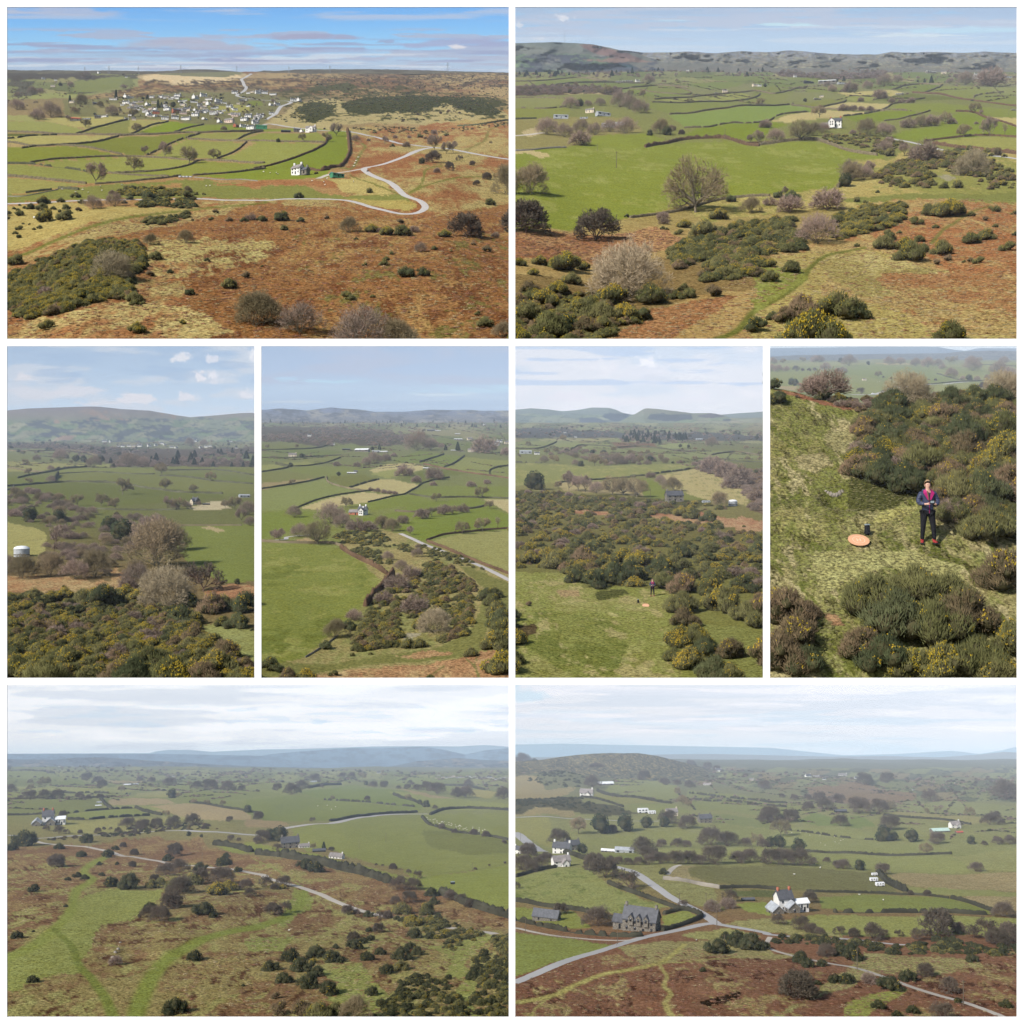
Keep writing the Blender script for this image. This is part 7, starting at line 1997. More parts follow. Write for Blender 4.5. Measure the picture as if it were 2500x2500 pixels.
# ================================================================ fourth middle view: person on the grass slope above the valley
sf=VIEWS['p6f'];s=VIEWS['p6'];sf.gmat=s.gmat
sf.glabel = 'hazy green valley fields beyond the gorse slope, fourth middle view';s.glabel = 'sunlit tussocky grass slope with hollow, fourth middle view';s.slabel=sf.slabel = 'pale sky strip above far hills, fourth middle view'
sheet(sf,879,0,[
 ('grad',[(876,(128,134,108)),(900,(120,142,88)),(960,(124,142,84)),(1060,(124,138,80))],.3),
 ('poly',(142,146,100),.3,2,'d3 -60 175 300 165 700 160 900 170 600 190 300 190 -60 200'),('poly',(112,144,82),.3,3,'d3 600 235 700 190 900 185 1200 205 1500 290 1200 310 900 290 640 250'),('poly',(130,144,88),.3,3,'d3 -60 240 600 230 640 250 900 295 1200 315 1000 350 800 370 600 375 -60 330'),
 ('poly',(134,144,92),.3,2,'d3 1280 180 1700 160 2000 170 2000 235 1700 230 1350 190'),('poly',(136,146,88),.3,2,'d3 1300 235 1500 250 2000 300 1700 305 1500 300'),('poly',(140,146,86),.3,2,'d3 1150 350 1500 320 2000 310 2000 460 1200 460'),('poly',(178,160,124),.4,2,'d3 800 170 1100 175 1100 185 850 182'),('poly',(170,150,118),.4,2,'d3 130 340 260 345 240 375 130 360')],su=3.5,vend=1080)
hill(sf,'d3 -60 62 400 56 800 50 1200 50 1300 52 1400 70 1500 80 1600 60 2000 62',881,4400,4860,[('grad',[(845,(140,160,180)),(880,(128,150,170))],.2)],label='faint blue far hills, fourth middle view',bump=.3)  # haze painted in: pale blue surface colour
hill(sf,'d3 -60 130 300 110 700 105 1100 100 1350 98 1480 84 1700 78 2000 84',882,4110,4390,[('grad',[(855,(116,138,158)),(880,(110,130,140))],.3),('speck',(84,108,128),.5,24,.5,None)],label='blue wooded hill at right, fourth middle view',bump=.4)  # blue haze tone painted into this hill as well
sky(sf,[(838,(206,218,228)),(870,(208,220,230))],[((226,230,234),.6,120,10,.5,.2,838,870,5)],[],4980,884,1)
s.bumps=[(2040,1213,36,15,-30),(2080,1228,46,16,-14),(1990,1215,24,10,5),(2090,1268,70,14,5),(2120,1335,60,24,5),(2010,1130,90,40,8),(1930,1270,50,30,6)]
# near slope: crest falls from left to right behind the gorse
def crest(u): return np.interp(u,[1800,1880,1935,2020,2100,2200,2500],[936,946,954,975,990,1000,1010])
_us=np.arange(1873,2576,3.2);_t=np.linspace(0,1,250)[:,None];_c=crest(_us)+(fbm(_us/20,_us*0,3,2)-.5)*4
V_=_c[None]+(1690-_c[None])*_t**1.0;U_=np.repeat(_us[None],250,0);P_=at(s,U_,V_)
P_=np.concatenate([P_[:1]*((P_[:1,:,1:2]+14)/P_[:1,:,1:2])-np.array([0,0,9.0]),P_],0);U_=np.concatenate([U_[:1],U_]);V_=np.concatenate([V_[:1],V_])
C_,R_=paint(s,U_,V_,[
 ('all',(158,152,92),.9),
 ('mix',(146,146,80),(172,160,110),.95,30,.50,None),('mix',(132,138,66),(168,158,98),.95,22,.55,'d3 -60 350 800 500 760 1250 d4 -60 600 -60 0'),
 ('speck',(186,172,130),.9,44,.58,None),('speck',(104,120,46),.9,60,.58,None),('speck',(88,84,44),1,130,.61,None),
 ('poly',(176,162,120),.9,8,'d3 260 860 480 850 520 940 380 980 280 950'),('poly',(168,158,112),.9,8,'d3 440 680 700 650 760 800 560 820'),('poly',(156,104,82),.9,5,'d3 60 360 250 385 480 440 740 500 620 500 400 450 200 410'),('poly',(82,88,42),1,11,'d3 520 1150 640 1010 800 1040 1000 1100 1150 1170 980 1240 800 1262 640 1250 560 1210'),('poly',(112,124,52),1,4,'d3 430 1080 640 1040 640 1180 520 1200'),
 ('poly',(184,176,104),.9,6,'d3 900 1262 1150 1220 d4 1150 0 1100 60 900 110 800 130 860 60'),('poly',(178,172,112),.9,9,'d4 400 330 700 330 1100 320 1500 440 1450 560 900 440 640 560 400 700 380 500'),('poly',(176,134,102),.9,4,'d4 440 800 560 820 600 900 500 890')])
o=link('ground',mesh_np('ground',P_.reshape(-1,3),gridfaces(251,len(_us)),s.gmat,C_.reshape(-1,3),R_.ravel(),smooth=True));tag(o,kind='structure',label=s.glabel)
cover(s,'grass_tufts','short uneven grass tussocks over the near slope, fourth middle view',[('tuft',1)],'d3 40 400 500 520 760 620 700 900 1100 1150 1300 1260 d4 1500 300 1450 560 700 560 600 1250 440 1250 400 600 40 500',(4.5,10),5200,warp=3,vary=.6,hs=1,sink=.05)
plants(sf,'''
@d3
oak 155 175 50 300 165 50
copse 85 175 70 390 165 80 430 165 80
evergreen 580 162 40
copse 640 190 120
copse 470 220 90
thorn 250 228 60 300 225 30 350 225 30 390 220 30
copse 560 240 60 600 235 70
copse 120 235 80 70 230 80 180 232 60
oak 860 268 60 ; lone bare oak in the bright field
thorn 1115 270 60
thorn 895 272 20 950 278 20 985 278 16 1230 292 20 1280 293 24
evergreen 785 185 34
copse 940 185 90
copse 1020 185 80
copse 1130 195 90
copse 1220 205 110
copse 1300 190 80
oak 1380 170 60 1420 165 60
copse 1540 175 90
oak 1605 165 50
copse 1400 270 110
copse 1560 230 150
copse 1480 285 50
evergreen 1530 295 60
copse 1585 298 60
copse 1665 290 60
copse 1750 260 150
copse 1830 270 110
copse 1330 215 60
copse 1780 180 90
thorn 730 375 70
thorn 1635 362 70
thorn 1590 362 40
evergreen 215 330 60 245 335 60
thorn 280 340 36
''')
hedges(sf,'''
hedge_d 9 10 : dark hedge above the valley road, fourth middle view : d3 880 365 1000 345 1200 325 1500 308
hedge_d 9 10 : hedge on the right of the bright valley field : d3 1290 240 1380 268 1500 290
hedge_d 12 14 : dark hedge at the far right of the valley : d3 1500 300 1700 298 1932 315
hedge_d 8 10 : hedge across the far right pasture, fourth middle view : d3 1560 180 1720 185 1932 200
''')
road(sf,'pale valley road curving behind the gorse, fourth middle view','d3 640 385 820 378 960 358 1150 338 1350 322 1520 308',26,12,M['lane'])
u,v=xy('d3',820,376);car(sf,u,v,9,'carw',.3,'small pale car on the valley road')
u,v=xy('d3',755,290);house(sf,u,v,11,'cream',.2,look='tiny stone field barn')
for x,y in ((850,305),(870,300),(910,320),(1550,335),(1580,330),(1620,340),(1680,345),(1720,350),(1760,355),(1700,335)):
 u,v=xy('d3',x,y);sheep(sf,u,v,2.5)
cover(s,'gorse_thicket','wide mass of dark gorse and bramble covering the right slope',[('spiky',3),('spikyd',4),('spikyb',4),('spikyy',2),('scrub',1)],'d3 740 560 900 460 1200 450 2000 430 2000 1262 d4 2000 300 1500 120 1330 100 1290 0 d3 1290 1240 1240 1150 1060 1080 700 1000 680 880 740 760 700 660',(40,62),480,warp=2,hs=.95,vary=.6)
cover(s,'bramble_cover','low purple bramble along the crest',[('scrub',3),('fineb',2),('fined',1)],'d3 400 410 700 400 950 430 900 520 740 520 560 470',(20,26),60,warp=2)
plants(s,'''
@d3
fined 125 470 170
dgorse 100 355 130
thorn 262 425 36 ; tiny dark bush standing on the crest
scrub 500 400 330 ; long purple leafless scrub on the crest
scrub 380 395 230
fined 460 425 130
finey 560 430 100
fan 1090 470 360 ; wide reddish bare shrub on the skyline
scrub 1290 420 100
fan 1790 440 300 ; thin bare branching shrub at the right skyline
spikyd 960 520 280
spikyd 790 640 190
spikyb 740 690 160
spikyy 790 810 170 ; small golden-topped gorse on the clearing edge
spikyd 900 760 230
spikyd 1400 470 230
spikyd 1560 450 200
spikyd 1720 470 230
spikyy 1200 600 200
spikyb 1330 620 260
spiky 1180 560 230
spikyy 1790 720 330 ; golden flowering gorse at the right edge
spikyy 1800 900 360 ; big golden gorse above the person
spikyy 1680 1000 300
spikyd 760 1010 230
spikyd 900 1060 300
spikyd 1060 1120 330
spiky 1170 960 330
spiky 1440 1180 360 ; grey-green gorse right of the person
spikyd 1620 1200 360
spikyb 1500 860 300
spikyd 1480 760 330
spikyb 1830 1130 330
@d4
spiky 1430 100 280
spikyb 1560 60 240
spiky 1680 240 400 ; spreading gorse below right of the person
spikyd 1500 20 0.1
spikyb 1800 600 460 ; brown gorse at the right edge
spiky 820 800 460 ; tall spined gorse at left of the big clump
spiky 1120 720 480 ; topmost mound of the big near gorse clump
spiky 1380 760 460
spikyd 1000 960 520 ; dark heart of the big near gorse clump
spikyb 1500 900 460
spiky 1260 1000 500
spikyy 1850 1050 360 ; yellow gorse at the lower right edge
spikyb 740 1120 330
spikyy 1330 1270 420 ; flowering gorse at the bottom edge
spiky 1600 1230 460
spikyd 900 1230 420
spikyy 1130 1290 360
spikyy 1740 1290 360
spikyb 160 860 420 ; brown spined gorse at the left edge
spikyb 250 1060 400
spikyb 120 1200 420
spikyd 330 1240 330
spikyb 330 820 200
''')
def rocks(s,name,label,L,cat='rocks'):
 g=empty(name,at1(s,L[0][0],L[0][1]));b=g.location.copy()
 for (u,v,w_,h_) in L:
  bm=bmesh.new();bmesh.ops.create_icosphere(bm,subdivisions=2,radius=1);sd=r3.random()*50;m=pxm(s,v)
  for q in bm.verts: q.co*=.75+.5*float(vn(np.array(q.co.x*1.7+sd),np.array(q.co.y*1.7+q.co.z+sd)));q.co.x*=w_*m/2;q.co.y*=w_*m/2;q.co.z*=h_*m*.6
  me=bpy.data.meshes.new('rock');bm.to_mesh(me);bm.free();me.materials.append(M['lime']);r=link('rock',me,g);r.location=at1(s,u,v)-b
 tag(g,label,cat);return g
M['lime']=mat('pale_limestone',(.26,.23,.19),.5,1.5,.9,.1,bump=.5)
rocks(s,'rock_ledge','broken limestone ledge at the back of the grassy hollow',[(*xy('d3',x,y),w_,h_) for x,y,w_,h_ in ((488,1104,9,8),(508,1108,10,12),(530,1110,10,12),(552,1110,10,13),(574,1106,10,13),(592,1102,8,10),(470,1098,8,5))],'rock ledge')
# ---- landing pad, rucksack
u,v=xy('d4',714,284);pd=empty('landing_pad',at1(s,u,v,1.0));n=48
def disc(name,r0,r1,z,m,h=0.0):
 V=[];F=[]
 for i in range(n):
  a=6.2832*i/n;V+=[(r0*math.cos(a),r0*math.sin(a),z),(r1*math.cos(a),r1*math.sin(a),z)]
  if h: V.append((r1*math.cos(a),r1*math.sin(a),z-h))
 k=3 if h else 2
 for i in range(n):
  j=(i+1) % n;F.append((i*k,i*k+1,j*k+1,j*k))
  if h: F.append((i*k+1,i*k+2,j*k+2,j*k+1))
 me=bpy.data.meshes.new(name);me.from_pydata(V,[],F);me.materials.append(m);me.update();return me
M['pad']=mat('orange_nylon',(.60,.33,.19),.05,5,.6,.2);M['padw']=mat('white_print',(.72,.48,.33),.03,5,.6,.2);M['padd']=mat('dark_red_nylon',(.12,.02,.015),.1,5,.7,.1)
part(pd,'fabric',disc('fabric',.001,.5,0,M['pad'],.02));part(pd,'rim',disc('rim',.475,.505,.006,M['padd'] if 0 else M['pad'],.03));part(pd,'ring_print',disc('ring_print',.27,.30,.004,M['padw']))
for nm,q in (('letter_print',[(-.10,-.13,.045,.26)]),('letter_print',[(.055,-.13,.045,.26)]),('letter_print',[(-.06,-.02,.12,.04)])):
 x,y,a,b=q[0];part(pd,nm,mesh_np(nm,np.array([(x,y,.0045),(x+a,y,.0045),(x+a,y+b,.0045),(x,y+b,.0045)]),np.array([[0,1,2,3]]),M['padw']))
pd.scale=(51*pxm(s,v),)*3;pd.rotation_euler=(math.radians(31),0,0);tag(pd,'round orange landing pad with white ring and letter H on the grass','landing pad')
u,v=xy('d4',776,212);bg_=empty('rucksack',at1(s,u,v),.2)
M['blackn']=mat('black_nylon',(.015,.016,.02),.3,20,.7,.2);M['greyn']=mat('grey_trim',(.25,.3,.33),.1,20,.6,.3)
def rbox(name,w,d,h,m,z0=0,bev=.1,lv=2):
 bm=bmesh.new();bmesh.ops.create_cube(bm,size=1);bmesh.ops.scale(bm,vec=(w,d,h),verts=bm.verts);bmesh.ops.translate(bm,vec=(0,0,z0+h/2),verts=bm.verts)
 bmesh.ops.bevel(bm,geom=bm.edges[:],offset=bev,segments=3,affect='EDGES');me=bpy.data.meshes.new(name);bm.to_mesh(me);bm.free();me.materials.append(m);return me
part(bg_,'bag',rbox('bag',.5,.34,.95,M['blackn'],0,.11));part(bg_,'pocket',rbox('pocket',.42,.16,.45,M['blackn'],.08,.06),(0,-.2,0));part(bg_,'lid',rbox('lid',.46,.34,.14,M['greyn'],.88,.05),(0,-.02,0))
for x in (-.14,.14): part(bg_,'strap',rbox('strap',.07,.05,.8,M['blackn'],.1,.02),(x,.19,0))
V,F=tubes([(Vector((-.08,0,1.0)),Vector((-.05,0,1.09)),.018,.018),(Vector((-.05,0,1.09)),Vector((.05,0,1.09)),.018,.018),(Vector((.05,0,1.09)),Vector((.08,0,1.0)),.018,.018)],6);part(bg_,'handle',mesh_np('handle',np.array([tuple(q) for q in V]),np.array(F),M['blackn']))
bg_.scale=(27*pxm(s,v),)*3;tag(bg_,'black rucksack standing on the grass behind the orange pad','rucksack')
# ---- the person
def skin(name,verts,edges,m,lv=2,root=0):
 me=bpy.data.meshes.new(name);me.from_pydata([v[:3] for v in verts],edges,[]);o=bpy.data.objects.new(name,me);COL.objects.link(o)
 sk=o.modifiers.new('s','SKIN');sk.use_smooth_shade=True;me.skin_vertices[0].data[root].use_root=True
 for i,v in enumerate(verts): me.skin_vertices[0].data[i].radius=(v[3],v[4] if len(v)>4 else v[3]);me.skin_vertices[0].data[i].use_root=(i==root)
 sb=o.modifiers.new('b','SUBSURF');sb.levels=lv;sb.render_levels=lv;dg=bpy.context.evaluated_depsgraph_get();dg.update()
 r=bpy.data.meshes.new_from_object(o.evaluated_get(dg));r.name=name;bpy.data.objects.remove(o);r.materials.clear();r.materials.append(m)
 for p in r.polygons: p.use_smooth=True
 return r
M['skin']=mat('skin',(.56,.34,.26),.06,8,.55,.3);M['jacket']=mat('navy_quilted_nylon',(.035,.042,.085),.15,8,.5,.35);M['lining']=mat('magenta_lining',(.36,.018,.13),.1,8,.6,.2)
M['legging']=mat('black_leggings',(.010,.010,.013),.2,8,.8,.15);M['boot']=mat('red_boot_leather',(.30,.030,.030),.15,14,.6,.25);M['hair']=mat('light_brown_hair',(.36,.24,.14),.3,22,.6,.25);M['scarf']=mat('brown_scarf',(.13,.075,.055),.25,16,.9,.05);M['black']=mat('black_plastic',(.02,.02,.022),.1,8,.35,.4);M['teeth']=mat('lip_and_teeth',(.55,.22,.2),.1,8,.5,.3)
def person(s,u,v,hpx,label,where):
 P=empty('person',at1(s,u,v));g=.0
 HL,HR=(-.075,-.33,1.10),(.085,-.33,1.09)
 B=[(0,0,.92,.12,.09),(0,0,1.12,.11,.08),(0,.01,1.33,.14,.09),(0,.0,1.45,.055),(0,-.012,1.53,.062,.066),(0,-.02,1.60,.078,.092),(0,-.01,1.67,.066,.078),
         (-.18,.01,1.38,.05),(-.24,-.02,1.13,.042),(-.14,-.22,1.07,.032),(-.10,-.29,1.085,.028,.02),(.18,.01,1.38,.05),(.25,-.02,1.13,.042),(.15,-.22,1.06,.032),(.11,-.29,1.075,.028,.02),
         (-.08,.0,.86,.055),(-.125,-.015,.50,.040),(-.14,.03,.12,.032),(.08,0,.86,.055),(.13,-.05,.50,.040),(.155,-.10,.10,.032)]
 E=[(0,1),(1,2),(2,3),(3,4),(4,5),(5,6),(2,7),(7,8),(8,9),(9,10),(2,11),(11,12),(12,13),(13,14),(0,15),(15,16),(16,17),(0,18),(18,19),(19,20)]
 for sx,hi,base in ((-1,10,-.10),(1,14,.11)):          # four fingers and a thumb round the controller
  for k,(dx,ln) in enumerate(((-.024,.9),(-.008,1.05),(.008,1.0),(.024,.8))):
   i=len(B);x0=base+dx*.9;B+=[(x0-sx*.004,-.315,1.07+k*.002,.010),(x0-sx*.020,-.345*1.0,1.062,.009),(x0-sx*.030*ln,-.35,1.085,.008)];E+=[(hi,i),(i,i+1),(i+1,i+2)]
  i=len(B);B+=[(base-sx*.024,-.305,1.105,.011),(base-sx*.040,-.325,1.118,.009)];E+=[(hi,i),(i,i+1)]
 bd=part(P,'body',skin('body',B,E,M['skin']))
 for n_,x,y,z,a,b,c,mm in (('nose',0,-.118,1.592,.012,.018,.020,'skin'),('ear',-.082,-.01,1.595,.008,.018,.028,'skin'),('ear',.082,-.01,1.595,.008,.018,.028,'skin'),('eye',-.030,-.100,1.618,.013,.008,.007,'black'),('eye',.030,-.100,1.618,.013,.008,.007,'black'),('mouth',0,-.103,1.558,.026,.010,.007,'teeth')):
  bm=bmesh.new();bmesh.ops.create_uvsphere(bm,u_segments=10,v_segments=8,radius=1);bmesh.ops.scale(bm,vec=(a,b,c),verts=bm.verts);me=bpy.data.meshes.new(n_);bm.to_mesh(me);bm.free();me.materials.append(M[mm]);e=link(n_,me,bd);e.location=(x,y,z)
 bm=bmesh.new();bmesh.ops.create_uvsphere(bm,u_segments=24,v_segments=16,radius=1)
 for q in list(bm.verts):
  if (q.co.y<-.25 and q.co.z<.42) or q.co.z<-.72: bm.verts.remove(q)
 for q in bm.verts: q.co=Vector((q.co.x*.094,q.co.y*.112+.002,q.co.z*.124+1.628))*1.0
 me=bpy.data.meshes.new('hair');bm.to_mesh(me);bm.free();me.materials.append(M['hair']);part(P,'hair',me)
 gl=part(P,'sunglasses',rbox('sunglasses',.15,.012,.008,M['black'],0,.003),(0,-.088,1.708));
 for x in (-.037,.037): e=link('lens',rbox('lens',.055,.012,.035,M['black'],-.018,.006),gl);e.location=(x,-.004,-.002);e.rotation_euler=(-.7,0,0)
 J=[(0,.0,.82,.175,.135),(0,0,.95,.168,.13),(0,0,1.15,.165,.125),(0,.01,1.32,.175,.125),(0,.015,1.40,.09,.08),(-.19,.01,1.36,.085),(-.265,.0,1.14,.074),(-.20,-.15,1.075,.060),(-.145,-.225,1.08,.047),(.19,.01,1.36,.085),(.275,.0,1.14,.074),(.21,-.15,1.07,.060),(.155,-.225,1.07,.047)]
 jk=part(P,'jacket',skin('jacket',J,[(0,1),(1,2),(2,3),(3,4),(3,5),(5,6),(6,7),(7,8),(3,9),(9,10),(10,11),(11,12)],M['jacket'],3))
 for v_ in jk.data.vertices: v_.co+=v_.normal*(.006*math.sin(v_.co.z*6.283/.062))
 for sx in (-1,1):       # open collar showing the lining
  vv=[(sx*.015,-.150,1.18),(sx*.05,-.150,1.20),(sx*.15,-.118,1.38),(sx*.13,-.04,1.45),(sx*.075,-.06,1.49),(sx*.05,-.12,1.40)]
  me=bpy.data.meshes.new('collar_lining');me.from_pydata(vv+[(x,y+.02,z) for x,y,z in vv],[],[(0,1,2,5),(5,2,3,4),(6,11,8,7),(11,10,9,8),(0,6,7,1),(1,7,8,2),(2,8,9,3),(3,9,10,4),(4,10,11,5),(5,11,6,0)]);me.materials.append(M['lining']);link('collar_lining',me,jk)
 link('zip',rbox('zip',.012,.01,.34,M['lining'],0,.002),jk).location=(.0,-.142,.82)
 part(P,'hood',skin('hood',[(-.13,.06,1.44,.045),(-.07,.11,1.46,.05),(.07,.11,1.46,.05),(.13,.06,1.44,.045)],[(0,1),(1,2),(2,3)],M['jacket']))
 part(P,'scarf',skin('scarf',[(-.05,-.06,1.44,.028),(-.035,-.125,1.38,.026),(-.022,-.155,1.26,.024,.012),(-.012,-.162,1.16,.012,.008)],[(0,1),(1,2),(2,3)],M['scarf']))
 part(P,'leggings',skin('leggings',[(0,0,.93,.15,.12),(-.10,0,.84,.115),(-.125,-.015,.52,.078),(-.137,.02,.22,.060),(-.14,.03,.10,.050),(.10,0,.84,.115),(.13,-.05,.52,.078),(.15,-.085,.22,.060),(.155,-.10,.09,.050)],[(0,1),(1,2),(2,3),(3,4),(0,5),(5,6),(6,7),(7,8)],M['legging']))
 for x,y,r in ((-.14,.03,.35),(.155,-.10,-.12)):
  b=part(P,'boot',skin('boot',[(0,.02,.19,.052),(0,.025,.06,.052),(0,-.05,.05,.046,.036),(0,-.14,.038,.044,.028)],[(0,1),(1,2),(2,3)],M['boot']),(x,y,-.015),-r)
  link('sole',rbox('sole',.105,.27,.035,M['black'],0,.012),b).location=(0,-.06,-.005)
 H=hpx*pxm(s,v)/1.74;P.scale=(H,)*3;tag(P,label,'person')
 R=empty('remote_controller',P.location+Vector((.005,-.345,1.085))*H);R.scale=(H,)*3;part(R,'grip',rbox('grip',.15,.05,.035,M['black'],0,.014));part(R,'screen',rbox('screen',.10,.012,.06,M['greyn'],.02,.004),(0,-.02,0),0)
 for x in (-.045,.045): V,F=tubes([(Vector((x,0,.03)),Vector((x,0,.055)),.006,.006)],6);part(R,'stick',mesh_np('stick',np.array([tuple(q) for q in V]),np.array(F),M['black']))
 tag(R,'small grey remote controller held by the person, '+where,'controller');return P
u,v=xy('d4',1222,268);person(s,u,v,154,'person in navy quilted jacket with magenta lining, black leggings and red boots on the slope','fourth middle view')
s5=VIEWS['p5'];u,v=xy('c4',1065,640);person(s5,u,v,42,'small distant person in dark jacket standing at the gorse edge, third middle view','third middle view')
u,v=xy('c4',1016,714);q=empty('landing_pad',at1(s5,u,v,.3));q.rotation_euler=(math.radians(24),0,0)
for ch in [c for c in bpy.data.objects if c.parent==pd]: c2=ch.copy();COL.objects.link(c2);c2.parent=q
q.scale=(17.5*pxm(s5,v),)*3;tag(q,'small round orange landing pad on the grass clearing, third middle view','landing pad')
u,v=xy('c4',960,690);q=empty('rucksack',at1(s5,u,v),.5)
for ch in [c for c in bpy.data.objects if c.parent==bg_]: c2=ch.copy();COL.objects.link(c2);c2.parent=q
q.scale=(9*pxm(s5,v),)*3;tag(q,'small dark rucksack beside the orange pad in the clearing, third middle view','rucksack')
land(s,'''d4 1220 150 person
d4 714 284 orange pad
d3 500 1100 rock ledge
d3 1090 400 reddish skyline shrub
d3 1790 800 golden gorse
d4 1100 750 big near clump
d4 200 900 left edge gorse
d3 800 900 clearing edge
d3 250 400 crest
d4 1750 1000 lower right corner
d3 1400 650 gorse mass''')
land(sf,'''d3 860 240 bright valley field
d3 300 200 left valley hedgerow
d3 1100 180 skyline wood
d3 1600 240 right valley hedgerow
d3 820 376 valley road''')
